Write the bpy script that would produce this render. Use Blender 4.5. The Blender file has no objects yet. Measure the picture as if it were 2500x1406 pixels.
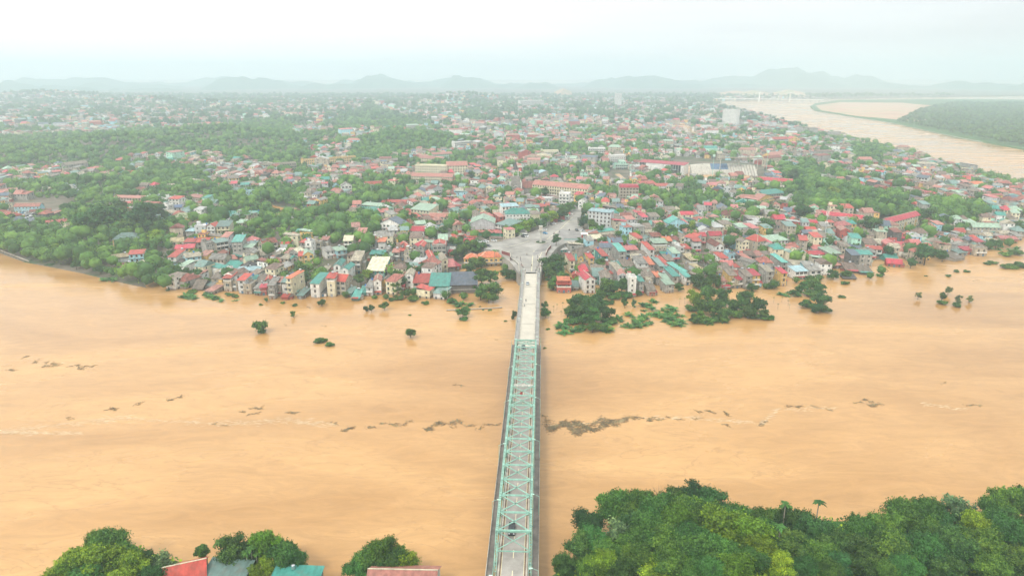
import bpy, math, random
import numpy as np
from mathutils import Vector, noise, geometry
random.seed(7); rng = np.random.default_rng(11)
R = math.radians
sc = bpy.context.scene
COL = sc.collection

# ------------------------------------------------------------------ camera, sky, sun, exposure
CAMZ, TH, F = 131.0, R(17.42), 1667.0
cam = bpy.data.objects.new('camera', bpy.data.cameras.new('camera')); COL.objects.link(cam)
cam.location = (0, 0, CAMZ); cam.rotation_euler = (R(90) - TH, 0, 0)
cam.data.lens = 24.0; cam.data.sensor_width = 36.0; cam.data.clip_start = 1.0; cam.data.clip_end = 60000
sc.camera = cam
SUN_EL, SUN_AZ = R(48), R(-155)          # behind-left of the camera, high, through cloud
world = bpy.data.worlds.new("World"); sc.world = world; world.use_nodes = True
nt = world.node_tree; nt.nodes.clear()
N = nt.nodes.new; L = nt.links.new
wo = N('ShaderNodeOutputWorld'); bg = N('ShaderNodeBackground'); bg.inputs[1].default_value = 0.1
sky = N('ShaderNodeTexSky'); sky.sky_type = 'NISHITA'; sky.sun_disc = False
sky.sun_elevation = SUN_EL; sky.sun_rotation = SUN_AZ
tc = N('ShaderNodeTexCoord'); sep = N('ShaderNodeSeparateXYZ'); L(tc.outputs['Generated'], sep.inputs[0])
# overcast deck: brighter overhead and towards the left, faint cloud structure
grad = N('ShaderNodeMapRange'); L(sep.outputs['Z'], grad.inputs[0]); grad.inputs[1].default_value = 0.0; grad.inputs[2].default_value = 0.55
grad.inputs[3].default_value = 10.6; grad.inputs[4].default_value = 18.0
side = N('ShaderNodeMapRange'); L(sep.outputs['X'], side.inputs[0]); side.inputs[1].default_value = -0.35; side.inputs[2].default_value = 0.7
side.inputs[3].default_value = 1.18; side.inputs[4].default_value = 0.80
mp = N('ShaderNodeMapping'); L(tc.outputs['Generated'], mp.inputs[0]); mp.inputs['Scale'].default_value = (2.2, 2.2, 16.0)
cn = N('ShaderNodeTexNoise'); L(mp.outputs[0], cn.inputs['Vector']); cn.inputs['Scale'].default_value = 1.6; cn.inputs['Detail'].default_value = 5
cr = N('ShaderNodeMapRange'); L(cn.outputs[0], cr.inputs[0]); cr.inputs[1].default_value = 0.3; cr.inputs[2].default_value = 0.75; cr.inputs[3].default_value = 0.9; cr.inputs[4].default_value = 1.06
m1 = N('ShaderNodeMath'); m1.operation = 'MULTIPLY'; L(grad.outputs[0], m1.inputs[0]); L(side.outputs[0], m1.inputs[1])
m2 = N('ShaderNodeMath'); m2.operation = 'MULTIPLY'; L(m1.outputs[0], m2.inputs[0]); L(cr.outputs[0], m2.inputs[1])
tintr = N('ShaderNodeMapRange'); L(sep.outputs['X'], tintr.inputs[0]); tintr.inputs[1].default_value = -0.2; tintr.inputs[2].default_value = 0.6
tmix = N('ShaderNodeMix'); tmix.data_type = 'RGBA'; L(tintr.outputs[0], tmix.inputs[0]); tmix.inputs[6].default_value = (1, .995, .985, 1); tmix.inputs[7].default_value = (.93, .97, .99, 1)
vm = N('ShaderNodeVectorMath'); vm.operation = 'SCALE'; L(tmix.outputs[2], vm.inputs[0]); L(m2.outputs[0], vm.inputs['Scale'])
smix = N('ShaderNodeMix'); smix.data_type = 'RGBA'; smix.inputs[0].default_value = 0.97
L(sky.outputs[0], smix.inputs[6]); L(vm.outputs[0], smix.inputs[7]); L(smix.outputs[2], bg.inputs[0]); L(bg.outputs[0], wo.inputs[0])
sun = bpy.data.objects.new('sun', bpy.data.lights.new('sun', 'SUN')); COL.objects.link(sun)
sun.data.energy = 2.3; sun.data.angle = R(10); sun.data.color = (1, .96, .88)
sd = Vector((math.sin(SUN_AZ) * math.cos(SUN_EL), math.cos(SUN_AZ) * math.cos(SUN_EL), math.sin(SUN_EL)))
sun.rotation_euler = sd.to_track_quat('Z', 'Y').to_euler()
vs = sc.view_settings; vs.view_transform = 'Standard'; vs.look = 'None'; vs.gamma = 1; vs.use_curve_mapping = False; vs.exposure = -0.02
cy = sc.cycles
cy.max_bounces = 5; cy.diffuse_bounces = 1; cy.glossy_bounces = 2; cy.transmission_bounces = 2; cy.volume_bounces = 1; cy.transparent_max_bounces = 6
cy.use_adaptive_sampling = True; cy.adaptive_threshold = 0.02; cy.use_denoising = True; cy.caustics_reflective = False; cy.caustics_refractive = False
cy.sample_clamp_indirect = 6
HAZE = 0.00028

# ------------------------------------------------------------------ pixel of the photograph -> point on a level
def P(px, py, z=0.0):
    u = (px - 1250) / F; v = (py - 703) / F
    t = (CAMZ - z) / (math.sin(TH) + v * math.cos(TH))
    return (u * t, t * (math.cos(TH) - v * math.sin(TH)))
def proj(x, y, z):
    zc = CAMZ - z
    d = y * math.cos(TH) + zc * math.sin(TH)
    return (1250 + F * x / d, 703 + F * (zc * math.cos(TH) - y * math.sin(TH)) / d)

# ------------------------------------------------------------------ terrain height
SHORE = [(-900, 560), (-300, 590), (0, 618), (60, 640), (140, 655), (205, 668), (270, 684), (330, 697), (420, 714), (500, 724), (580, 727), (700, 731), (860, 731),
         (930, 735), (1010, 733), (1085, 742), (1160, 742), (1222, 738), (1224, 700), (1190, 678), (1205, 664), (1262, 656), (1330, 662), (1350, 700), (1385, 716), (1470, 716), (1500, 722),
         (1560, 724), (1640, 716), (1700, 706), (1790, 703), (1900, 698), (1960, 694), (2080, 670), (2160, 657), (2235, 652), (2330, 635), (2400, 618), (2440, 610), (2500, 594), (2600, 570), (2680, 540)]
FARSH = [(2600, 490), (2500, 454), (2400, 428), (2300, 400), (2200, 374), (2100, 345), (1990, 318), (1900, 295), (1820, 275), (1760, 262), (1735, 253), (1765, 247)]
shore = np.array([P(*p) for p in SHORE]); fars = np.array([P(*p) for p in FARSH])
def dist_poly(pts, line):
    pts = np.atleast_2d(pts).astype(float); best = np.full(len(pts), 1e9)
    for a, b in zip(line[:-1], line[1:]):
        ab = b - a; t = np.clip(((pts - a) @ ab) / (ab @ ab), 0, 1)
        best = np.minimum(best, np.hypot(*(pts - a - t[:, None] * ab).T))
    return best
BUMPS = [(300, 375, 22, 130, 60), (520, 350, 24, 110, 70), (60, 400, 12, 120, 70), (1010, 365, 16, 90, 60), (900, 345, 14, 120, 80), (640, 365, 14, 70, 50), (120, 250, 40, 300, 160), (350, 262, 25, 200, 120), (520, 268, 20, 120, 100),
         (1090, 262, 25, 130, 120), (890, 268, 18, 150, 100), (1130, 250, 30, 200, 100)]
BW = [(P(a, b) + (h, sx, sy)) for a, b, h, sx, sy in BUMPS]
PLZ = 8.0
PLC = np.array(P(1330, 600, PLZ))
def gz_arr(pts):
    pts = np.atleast_2d(pts)
    d = np.minimum(dist_poly(pts, shore), dist_poly(pts, fars))
    t = np.clip(d / 110, 0, 1); lo = np.where(pts[:, 0] < -235, .5, -1.0); z = lo + (6.3 - lo) * t * t * (3 - 2 * t)
    for bx, by, h, sx, sy in BW:
        z = z + h * np.exp(-((pts[:, 0] - bx) / sx) ** 2 - ((pts[:, 1] - by) / sy) ** 2)
    return z
def gz(x, y): return float(gz_arr([(x, y)])[0])
def PG(px, py, dz=0.0):
    z = 4.0
    for _ in range(4):
        x, y = P(px, py, z + dz); z = gz(x, y)
    return x, y, z

# ------------------------------------------------------------------ mesh helpers
class MB:
    def __init__(s): s.v = []; s.f = []; s.m = []
    def poly(s, pts, m=0):
        n = len(s.v); s.v += [tuple(p) for p in pts]; s.f.append(tuple(range(n, n + len(pts)))); s.m.append(m)
    def box(s, x0, x1, y0, y1, z0, z1, m=0, mt=None):
        n = len(s.v)
        s.v += [(x0, y0, z0), (x1, y0, z0), (x1, y1, z0), (x0, y1, z0), (x0, y0, z1), (x1, y0, z1), (x1, y1, z1), (x0, y1, z1)]
        for f, mm in (((0, 3, 2, 1), m), ((4, 5, 6, 7), m if mt is None else mt), ((0, 1, 5, 4), m), ((1, 2, 6, 5), m), ((2, 3, 7, 6), m), ((3, 0, 4, 7), m)):
            s.f.append(tuple(n + i for i in f)); s.m.append(mm)
    def slab(s, pts, th, m=0):          # thick sheet: pts top ring
        a = [tuple(p) for p in pts]; b = [(p[0], p[1], p[2] - th) for p in a]
        n = len(s.v); k = len(a); s.v += a + b
        s.f.append(tuple(range(n, n + k))); s.m.append(m); s.f.append(tuple(range(n + 2 * k - 1, n + k - 1, -1))); s.m.append(m)
        for i in range(k):
            j = (i + 1) % k; s.f.append((n + i, n + k + i, n + k + j, n + j)); s.m.append(m)
    def tube(s, p, q, r, r2=None, n=6, m=0, cap=True):
        p = Vector(p); q = Vector(q); d = (q - p).normalized()
        a = d.orthogonal().normalized(); b = d.cross(a); r2 = r if r2 is None else r2; k = len(s.v)
        for c, rr in ((p, r), (q, r2)):
            for i in range(n):
                t = 2 * math.pi * i / n; s.v.append(tuple(c + a * (math.cos(t) * rr) + b * (math.sin(t) * rr)))
        for i in range(n):
            j = (i + 1) % n; s.f.append((k + i, k + j, k + n + j, k + n + i)); s.m.append(m)
        if cap:
            s.f.append(tuple(k + i for i in reversed(range(n)))); s.m.append(m); s.f.append(tuple(k + n + i for i in range(n))); s.m.append(m)
    def bar(s, p, q, w, h=None, m=0):   # rectangular member
        p = Vector(p); q = Vector(q); d = (q - p).normalized(); h = h or w
        up = Vector((0, 0, 1)) if abs(d.z) < .95 else Vector((0, 1, 0))
        a = d.cross(up).normalized() * (w / 2); b = a.cross(d).normalized() * (h / 2); n = len(s.v)
        for c in (p, q): s.v += [tuple(c - a - b), tuple(c + a - b), tuple(c + a + b), tuple(c - a + b)]
        for f in ((0, 1, 5, 4), (1, 2, 6, 5), (2, 3, 7, 6), (3, 0, 4, 7), (3, 2, 1, 0), (4, 5, 6, 7)):
            s.f.append(tuple(n + i for i in f)); s.m.append(m)
    def mesh(s, name, mats):
        me = bpy.data.meshes.new(name); me.from_pydata(s.v, [], s.f)
        for m in (mats if isinstance(mats, (list, tuple)) else [mats]): me.materials.append(m)
        if len(me.polygons): me.polygons.foreach_set('material_index', s.m)
        me.update(); return me
    def obj(s, name, mats, parent=None, **kw): return ob(name, s.mesh(name, mats), parent, **kw)
def ob(name, data, parent=None, loc=None, rz=0, scale=None):
    o = bpy.data.objects.new(name, data); COL.objects.link(o)
    if parent: o.parent = parent
    if loc is not None: o.location = loc
    if rz: o.rotation_euler = (0, 0, rz)
    if scale is not None: o.scale = scale if hasattr(scale, '__len__') else (scale,) * 3
    return o
def struct(o, kind='structure'): o['kind'] = kind; return o
THINGS = []     # (object, phrase, px, py, fixed)
def tag(o, phrase, cat, group=None, fixed=False, at=None):
    o['category'] = cat
    if group: o['group'] = group
    x, y, z = at if at else o.location
    THINGS.append([o, phrase, *proj(x, y, z), fixed]); return o
def npmesh(name, V, FQ, mats, mi=None, tint=None, smooth=False):
    me = bpy.data.meshes.new(name); V = np.asarray(V, np.float32); FQ = np.asarray(FQ, np.int32); k = FQ.shape[1]
    me.vertices.add(len(V)); me.vertices.foreach_set('co', V.ravel())
    me.loops.add(FQ.size); me.loops.foreach_set('vertex_index', FQ.ravel())
    me.polygons.add(len(FQ)); me.polygons.foreach_set('loop_start', np.arange(0, FQ.size, k, dtype=np.int32)); me.polygons.foreach_set('loop_total', np.full(len(FQ), k, np.int32))
    for m in (mats if isinstance(mats, (list, tuple)) else [mats]): me.materials.append(m)
    if mi is not None: me.polygons.foreach_set('material_index', np.asarray(mi, np.int32))
    if tint is not None:
        a = me.attributes.new('tint', 'FLOAT', 'FACE'); a.data.foreach_set('value', np.asarray(tint, np.float32))
    me.update(calc_edges=True); me.validate()
    if smooth: me.polygons.foreach_set('use_smooth', np.ones(len(FQ), bool))
    return me

# ------------------------------------------------------------------ materials
MATS = {}
def mat(name, col, rough=.8, spec=.3, var=.15, scale=.35, bump=0, stain=0, randv=.12, metal=0, corr=0, rust=0, tide=0):
    if name in MATS: return MATS[name]
    m = bpy.data.materials.new(name); m.use_nodes = True; t = m.node_tree; n = t.nodes; b = n['Principled BSDF']; l = t.links.new
    b.inputs['Roughness'].default_value = rough; b.inputs['Specular IOR Level'].default_value = spec; b.inputs['Metallic'].default_value = metal
    tcn = n.new('ShaderNodeTexCoord'); nz = n.new('ShaderNodeTexNoise'); nz.inputs['Scale'].default_value = scale; nz.inputs['Detail'].default_value = 6; nz.inputs['Roughness'].default_value = .65
    l(tcn.outputs['Object'], nz.inputs['Vector'])
    mr = n.new('ShaderNodeMapRange'); l(nz.outputs[0], mr.inputs[0]); mr.inputs[1].default_value = .3; mr.inputs[2].default_value = .7; mr.inputs[3].default_value = 1 - var * 2; mr.inputs[4].default_value = 1 + var
    oi = n.new('ShaderNodeObjectInfo'); mo = n.new('ShaderNodeMapRange'); l(oi.outputs['Random'], mo.inputs[0]); mo.inputs[3].default_value = 1 - randv; mo.inputs[4].default_value = 1 + randv
    mm = n.new('ShaderNodeMath'); mm.operation = 'MULTIPLY'; l(mr.outputs[0], mm.inputs[0]); l(mo.outputs[0], mm.inputs[1]); out = mm.outputs[0]
    if stain:   # rain streaks down walls, dirt on roofs
        mpn = n.new('ShaderNodeMapping'); l(tcn.outputs['Object'], mpn.inputs[0]); mpn.inputs['Scale'].default_value = (1.3, 1.3, .18) if stain > 0 else (.8, .12, .8)
        n2 = n.new('ShaderNodeTexNoise'); l(mpn.outputs[0], n2.inputs['Vector']); n2.inputs['Scale'].default_value = 1.2; n2.inputs['Detail'].default_value = 4
        m3 = n.new('ShaderNodeMapRange'); l(n2.outputs[0], m3.inputs[0]); m3.inputs[1].default_value = .42; m3.inputs[2].default_value = .62; m3.inputs[3].default_value = 1; m3.inputs[4].default_value = 1 - abs(stain)
        m4 = n.new('ShaderNodeMath'); m4.operation = 'MULTIPLY'; l(out, m4.inputs[0]); l(m3.outputs[0], m4.inputs[1]); out = m4.outputs[0]
    if corr:
        mpn = n.new('ShaderNodeMapping'); l(tcn.outputs['Object'], mpn.inputs[0])
        wv = n.new('ShaderNodeTexWave'); wv.bands_direction = 'X'; wv.inputs['Scale'].default_value = corr; l(mpn.outputs[0], wv.inputs['Vector'])
        bp = n.new('ShaderNodeBump'); bp.inputs['Strength'].default_value = .5; bp.inputs['Distance'].default_value = .15; l(wv.outputs[0], bp.inputs['Height']); l(bp.outputs[0], b.inputs['Normal'])
        m5 = n.new('ShaderNodeMapRange'); l(wv.outputs[0], m5.inputs[0]); m5.inputs[3].default_value = .9; m5.inputs[4].default_value = 1.05
        m6 = n.new('ShaderNodeMath'); m6.operation = 'MULTIPLY'; l(out, m6.inputs[0]); l(m5.outputs[0], m6.inputs[1]); out = m6.outputs[0]
    elif bump:
        bp = n.new('ShaderNodeBump'); bp.inputs['Strength'].default_value = bump; bp.inputs['Distance'].default_value = .2; l(nz.outputs[0], bp.inputs['Height']); l(bp.outputs[0], b.inputs['Normal'])
    sc_ = n.new('ShaderNodeVectorMath'); sc_.operation = 'SCALE'; sc_.inputs[0].default_value = col[:3]; l(out, sc_.inputs['Scale']); res = sc_.outputs[0]
    if rust or tide:
        mx = n.new('ShaderNodeMix'); mx.data_type = 'RGBA'; l(res, mx.inputs[6]); f_ = n.new('ShaderNodeMapRange')
        if rust:    # patches of rust and grime on metal sheets
            mx.inputs[7].default_value = (.19, .125, .09, 1); n5 = n.new('ShaderNodeTexNoise'); n5.inputs['Scale'].default_value = .35; n5.inputs['Detail'].default_value = 8; n5.inputs['Roughness'].default_value = .75
            va = n.new('ShaderNodeVectorMath'); va.operation = 'ADD'; l(tcn.outputs['Object'], va.inputs[0]); cb = n.new('ShaderNodeCombineXYZ'); ml = n.new('ShaderNodeMath'); ml.operation = 'MULTIPLY'; ml.inputs[1].default_value = 90; l(oi.outputs['Random'], ml.inputs[0]); l(ml.outputs[0], cb.inputs[0]); l(cb.outputs[0], va.inputs[1]); l(va.outputs[0], n5.inputs['Vector'])
            l(n5.outputs[0], f_.inputs[0]); f_.inputs[1].default_value = .5; f_.inputs[2].default_value = .68; f_.inputs[4].default_value = rust
        else:       # muddy tide mark left by the flood
            mx.inputs[7].default_value = (.27, .17, .09, 1); sp = n.new('ShaderNodeSeparateXYZ'); l(tcn.outputs['Object'], sp.inputs[0]); ad = n.new('ShaderNodeMath'); ad.operation = 'ADD'; l(sp.outputs[2], ad.inputs[0]); l(nz.outputs[0], ad.inputs[1])
            l(ad.outputs[0], f_.inputs[0]); f_.inputs[1].default_value = 1.2; f_.inputs[2].default_value = 1.9; f_.inputs[3].default_value = .7; f_.inputs[4].default_value = 0
        l(f_.outputs[0], mx.inputs[0]); res = mx.outputs[2]
    l(res, b.inputs['Base Color'])
    MATS[name] = m; return m
ROOF = dict(red=(.48, .075, .055), crimson=(.5, .05, .075), salmon=(.44, .18, .14), orange=(.6, .17, .08), brownred=(.26, .09, .07), brown=(.2, .14, .11), dark=(.1, .1, .1),
            grey=(.3, .29, .26), dirty=(.24, .2, .16), beige=(.45, .4, .3), tan=(.45, .37, .22), teal=(.06, .28, .23), tealb=(.12, .42, .35), gteal=(.17, .27, .24), palegreen=(.33, .46, .34),
            slate=(.1, .13, .17), navy=(.05, .1, .2), blue=(.08, .32, .5), lblue=(.35, .52, .55), white=(.75, .74, .7), cream=(.68, .63, .45), olive=(.32, .36, .2), pink=(.5, .15, .14), brick=(.38, .13, .1), dusty=(.4, .2, .16), lgrey=(.42, .42, .4))
RW = dict(red='red', crimson='crimson', salmon='salmon pink', orange='orange', brownred='rusty brown', brown='brown', dark='dark', grey='grey', dirty='weathered grey', beige='beige', tan='tan', teal='teal green',
          tealb='bright turquoise', gteal='grey green', palegreen='pale green', slate='slate', navy='navy', blue='blue', lblue='light blue', white='white', cream='cream', olive='olive', pink='pink red')
WALL = dict(white=(.78, .76, .7), cream=(.72, .65, .45), yellow=(.78, .5, .17), beige=(.48, .41, .31), grey=(.38, .36, .32), lb=(.38, .64, .7), dark=(.13, .12, .11), teal=(.08, .3, .26), mint=(.42, .68, .52),
            redw=(.4, .09, .07), lgrey=(.55, .56, .55), green=(.04, .25, .15))
WW = dict(white='white', cream='cream', yellow='yellow', beige='beige', grey='grey', lb='light blue', dark='dark', teal='teal', mint='mint green', redw='red', lgrey='light grey', green='green')
def rm(k):
    old = k in ('brick', 'dusty', 'dirty', 'brown', 'grey', 'beige', 'tan', 'brownred', 'dark')
    return mat('roof_' + k, ROOF[k], rough=.75 if old else .5, spec=.3, var=.22 if old else .13, scale=.5, stain=-.4 if old else -.28, corr=1.2, randv=.2, rust=.6 if old else .45)
def wm(k): return mat('wall_' + k, WALL[k], rough=.9, spec=.2, var=.13, scale=.4, stain=.45 if k in ('grey', 'beige') else .25, randv=.16, tide=1)
GLASS = mat('window_glass', (.035, .045, .05), rough=.15, spec=.6, var=.3, randv=.5)
TRIM = mat('window_trim', (.6, .58, .52), var=.1)
WOODT = mat('window_wood', (.22, .12, .07), var=.2)
CONC = mat('concrete', (.36, .34, .3), rough=.9, var=.18, scale=.3, stain=.25, bump=.2)
STEEL = mat('stainless_steel', (.62, .63, .65), rough=.3, metal=.8, var=.05)
BLUEP = mat('blue_plastic', (.06, .2, .5), rough=.5)
BARK = mat('bark', (.12, .09, .065), rough=.95, var=.3, scale=1.5, bump=.5)
def leafmat(name, col, warm=(.5, .5, .1), var=.35):
    if name in MATS: return MATS[name]
    m = bpy.data.materials.new(name); m.use_nodes = True; t = m.node_tree; n = t.nodes; b = n['Principled BSDF']; l = t.links.new
    b.inputs['Roughness'].default_value = .65; b.inputs['Specular IOR Level'].default_value = .25
    tcn = n.new('ShaderNodeTexCoord'); nz = n.new('ShaderNodeTexNoise'); nz.inputs['Scale'].default_value = .22; nz.inputs['Detail'].default_value = 4; l(tcn.outputs['Object'], nz.inputs['Vector'])
    at = n.new('ShaderNodeAttribute'); at.attribute_name = 'tint'
    oi = n.new('ShaderNodeObjectInfo')
    a1 = n.new('ShaderNodeMapRange'); l(nz.outputs[0], a1.inputs[0]); a1.inputs[1].default_value = .3; a1.inputs[2].default_value = .7; a1.inputs[3].default_value = 1 - var; a1.inputs[4].default_value = 1 + var
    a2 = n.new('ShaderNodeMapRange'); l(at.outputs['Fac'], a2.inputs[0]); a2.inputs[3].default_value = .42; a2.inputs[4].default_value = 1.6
    a3 = n.new('ShaderNodeMapRange'); l(oi.outputs['Random'], a3.inputs[0]); a3.inputs[3].default_value = .72; a3.inputs[4].default_value = 1.3
    x = n.new('ShaderNodeMath'); x.operation = 'MULTIPLY'; l(a1.outputs[0], x.inputs[0]); l(a2.outputs[0], x.inputs[1])
    y = n.new('ShaderNodeMath'); y.operation = 'MULTIPLY'; l(x.outputs[0], y.inputs[0]); l(a3.outputs[0], y.inputs[1])
    mx = n.new('ShaderNodeMix'); mx.data_type = 'RGBA'; mx.inputs[6].default_value = (*col, 1); mx.inputs[7].default_value = (col[0] * 2.2 + .01, col[1] * 1.25, col[2] * .6, 1)
    fr = n.new('ShaderNodeMath'); fr.operation = 'FRACT'; m7 = n.new('ShaderNodeMath'); m7.operation = 'MULTIPLY'; m7.inputs[1].default_value = 7.3; l(oi.outputs['Random'], m7.inputs[0]); l(m7.outputs[0], fr.inputs[0])
    m8 = n.new('ShaderNodeMath'); m8.operation = 'MULTIPLY'; l(fr.outputs[0], m8.inputs[0]); l(at.outputs['Fac'], m8.inputs[1]); l(m8.outputs[0], mx.inputs[0])
    s = n.new('ShaderNodeVectorMath'); s.operation = 'SCALE'; l(mx.outputs[2], s.inputs[0]); l(y.outputs[0], s.inputs['Scale']); l(s.outputs[0], b.inputs['Base Color'])
    tr = n.new('ShaderNodeBsdfTranslucent'); l(s.outputs[0], tr.inputs[0]); ms = n.new('ShaderNodeMixShader'); ms.inputs[0].default_value = .25
    l(b.outputs[0], ms.inputs[1]); l(tr.outputs[0], ms.inputs[2]); l(ms.outputs[0], n['Material Output'].inputs[0])
    MATS[name] = m; return m
LEAF = leafmat('leaves', (.047, .145, .03)); LEAFD = leafmat('leaves_dark', (.036, .112, .03)); LEAFB = leafmat('leaves_bright', (.11, .24, .022)); LEAFBAN = leafmat('leaves_banana', (.06, .19, .05)); LEAFG = leafmat('leaves_grey', (.09, .18, .08))

def ico(c, r, sub=1):
    t = (1 + 5 ** .5) / 2
    v = [(-1, t, 0), (1, t, 0), (-1, -t, 0), (1, -t, 0), (0, -1, t), (0, 1, t), (0, -1, -t), (0, 1, -t), (t, 0, -1), (t, 0, 1), (-t, 0, -1), (-t, 0, 1)]
    f = [(0, 11, 5), (0, 5, 1), (0, 1, 7), (0, 7, 10), (0, 10, 11), (1, 5, 9), (5, 11, 4), (11, 10, 2), (10, 7, 6), (7, 1, 8), (3, 9, 4), (3, 4, 2), (3, 2, 6), (3, 6, 8), (3, 8, 9), (4, 9, 5), (2, 4, 11), (6, 2, 10), (8, 6, 7), (9, 8, 1)]
    v = np.array(v) / math.hypot(1, t); return v * np.array(r) + np.array(c), np.array(f)
# ------------------------------------------------------------------ ground, land sheets, water
def water_mat():
    m = bpy.data.materials.new('muddy_water'); m.use_nodes = True; t = m.node_tree; n = t.nodes; b = n['Principled BSDF']; l = t.links.new
    tcn = n.new('ShaderNodeTexCoord')
    mp_ = n.new('ShaderNodeMapping'); l(tcn.outputs['Object'], mp_.inputs[0]); mp_.inputs['Scale'].default_value = (.006, .02, 1)
    big = n.new('ShaderNodeTexNoise'); l(mp_.outputs[0], big.inputs['Vector']); big.inputs['Scale'].default_value = 1; big.inputs['Detail'].default_value = 6; big.inputs['Distortion'].default_value = 1.2
    mp2 = n.new('ShaderNodeMapping'); l(tcn.outputs['Object'], mp2.inputs[0]); mp2.inputs['Scale'].default_value = (.05, .16, 1)
    fine = n.new('ShaderNodeTexNoise'); l(mp2.outputs[0], fine.inputs['Vector']); fine.inputs['Scale'].default_value = 1; fine.inputs['Detail'].default_value = 8; fine.inputs['Roughness'].default_value = .7; fine.inputs['Distortion'].default_value = 2.0
    r1 = n.new('ShaderNodeValToRGB'); l(big.outputs[0], r1.inputs[0]); e = r1.color_ramp.elements
    e[0].position = .3; e[0].color = (.38, .2, .066, 1); e[1].position = .7; e[1].color = (.56, .325, .13, 1)
    r2 = n.new('ShaderNodeMapRange'); l(fine.outputs[0], r2.inputs[0]); r2.inputs[1].default_value = .3; r2.inputs[2].default_value = .72; r2.inputs[3].default_value = .84; r2.inputs[4].default_value = 1.1
    s = n.new('ShaderNodeVectorMath'); s.operation = 'SCALE'; l(r1.outputs[0], s.inputs[0]); l(r2.outputs[0], s.inputs['Scale'])
    # thin scum threads on swirling lines
    mp3 = n.new('ShaderNodeMapping'); l(tcn.outputs['Object'], mp3.inputs[0]); mp3.inputs['Scale'].default_value = (.018, .05, 1)
    fo = n.new('ShaderNodeTexNoise'); l(mp3.outputs[0], fo.inputs['Vector']); fo.inputs['Detail'].default_value = 7; fo.inputs['Distortion'].default_value = 3.5; fo.inputs['Scale'].default_value = 1
    ab = n.new('ShaderNodeMath'); ab.operation = 'SUBTRACT'; l(fo.outputs[0], ab.inputs[0]); ab.inputs[1].default_value = .5
    ab2 = n.new('ShaderNodeMath'); ab2.operation = 'ABSOLUTE'; l(ab.outputs[0], ab2.inputs[0])
    fr_ = n.new('ShaderNodeMapRange'); l(ab2.outputs[0], fr_.inputs[0]); fr_.inputs[1].default_value = .0; fr_.inputs[2].default_value = .016; fr_.inputs[3].default_value = .45; fr_.inputs[4].default_value = 0
    gate = n.new('ShaderNodeMapRange'); l(big.outputs[0], gate.inputs[0]); gate.inputs[1].default_value = .44; gate.inputs[2].default_value = .58
    gm = n.new('ShaderNodeMath'); gm.operation = 'MULTIPLY'; l(fr_.outputs[0], gm.inputs[0]); l(gate.outputs[0], gm.inputs[1])
    mx = n.new('ShaderNodeMix'); mx.data_type = 'RGBA'; l(gm.outputs[0], mx.inputs[0]); l(s.outputs[0], mx.inputs[6]); mx.inputs[7].default_value = (.3, .16, .06, 1)
    l(mx.outputs[2], b.inputs['Base Color'])
    rr_ = n.new('ShaderNodeMapRange'); l(big.outputs[0], rr_.inputs[0]); rr_.inputs[1].default_value = .35; rr_.inputs[2].default_value = .65; rr_.inputs[3].default_value = .1; rr_.inputs[4].default_value = .34; l(rr_.outputs[0], b.inputs['Roughness']); b.inputs['IOR'].default_value = 1.33; b.inputs['Specular IOR Level'].default_value = .5
    mp4 = n.new('ShaderNodeMapping'); l(tcn.outputs['Object'], mp4.inputs[0]); mp4.inputs['Scale'].default_value = (.25, .45, 1)
    rp = n.new('ShaderNodeTexNoise'); l(mp4.outputs[0], rp.inputs['Vector']); rp.inputs['Detail'].default_value = 5; rp.inputs['Scale'].default_value = 1; rp.inputs['Distortion'].default_value = .6
    bp = n.new('ShaderNodeBump'); bp.inputs['Strength'].default_value = .13; bp.inputs['Distance'].default_value = .5; l(rp.outputs[0], bp.inputs['Height']); l(bp.outputs[0], b.inputs['Normal'])
    return m
WATER = water_mat()
def groundmat(name, c1, c2, c3, s=.02):
    m = bpy.data.materials.new(name); m.use_nodes = True; t = m.node_tree; n = t.nodes; b = n['Principled BSDF']; l = t.links.new; b.inputs['Roughness'].default_value = .95; b.inputs['Specular IOR Level'].default_value = .1
    tcn = n.new('ShaderNodeTexCoord'); a = n.new('ShaderNodeTexNoise'); a.inputs['Scale'].default_value = s; a.inputs['Detail'].default_value = 9; a.inputs['Roughness'].default_value = .7; l(tcn.outputs['Object'], a.inputs['Vector'])
    r = n.new('ShaderNodeValToRGB'); l(a.outputs[0], r.inputs[0]); e = r.color_ramp.elements; e[0].position = .38; e[0].color = (*c1, 1); e[1].position = .62; e[1].color = (*c3, 1); k = r.color_ramp.elements.new(.5); k.color = (*c2, 1)
    l(r.outputs[0], b.inputs['Base Color']); return m
TOWNG = groundmat('town_ground', (.05, .09, .035), (.14, .12, .09), (.2, .17, .13))
GRASSG = groundmat('bank_ground', (.03, .09, .02), (.05, .13, .03), (.09, .14, .04), .05)
HILLM = groundmat('hill_forest', (.02, .07, .035), (.035, .1, .045), (.06, .13, .05), .012)
SANDM = groundmat('bare_earth', (.42, .24, .16), (.52, .33, .22), (.3, .3, .15), .01)

g = MB(); g.poly([(-15000, -600, -6), (15000, -600, -6), (15000, 16000, -6), (-15000, 16000, -6)]); struct(g.obj('ground', GRASSG))
g = MB(); g.poly([(-14000, -500, 0), (14000, -500, 0), (14000, 15000, 0), (-14000, 15000, 0)]); struct(g.obj('river_water', WATER))

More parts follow.
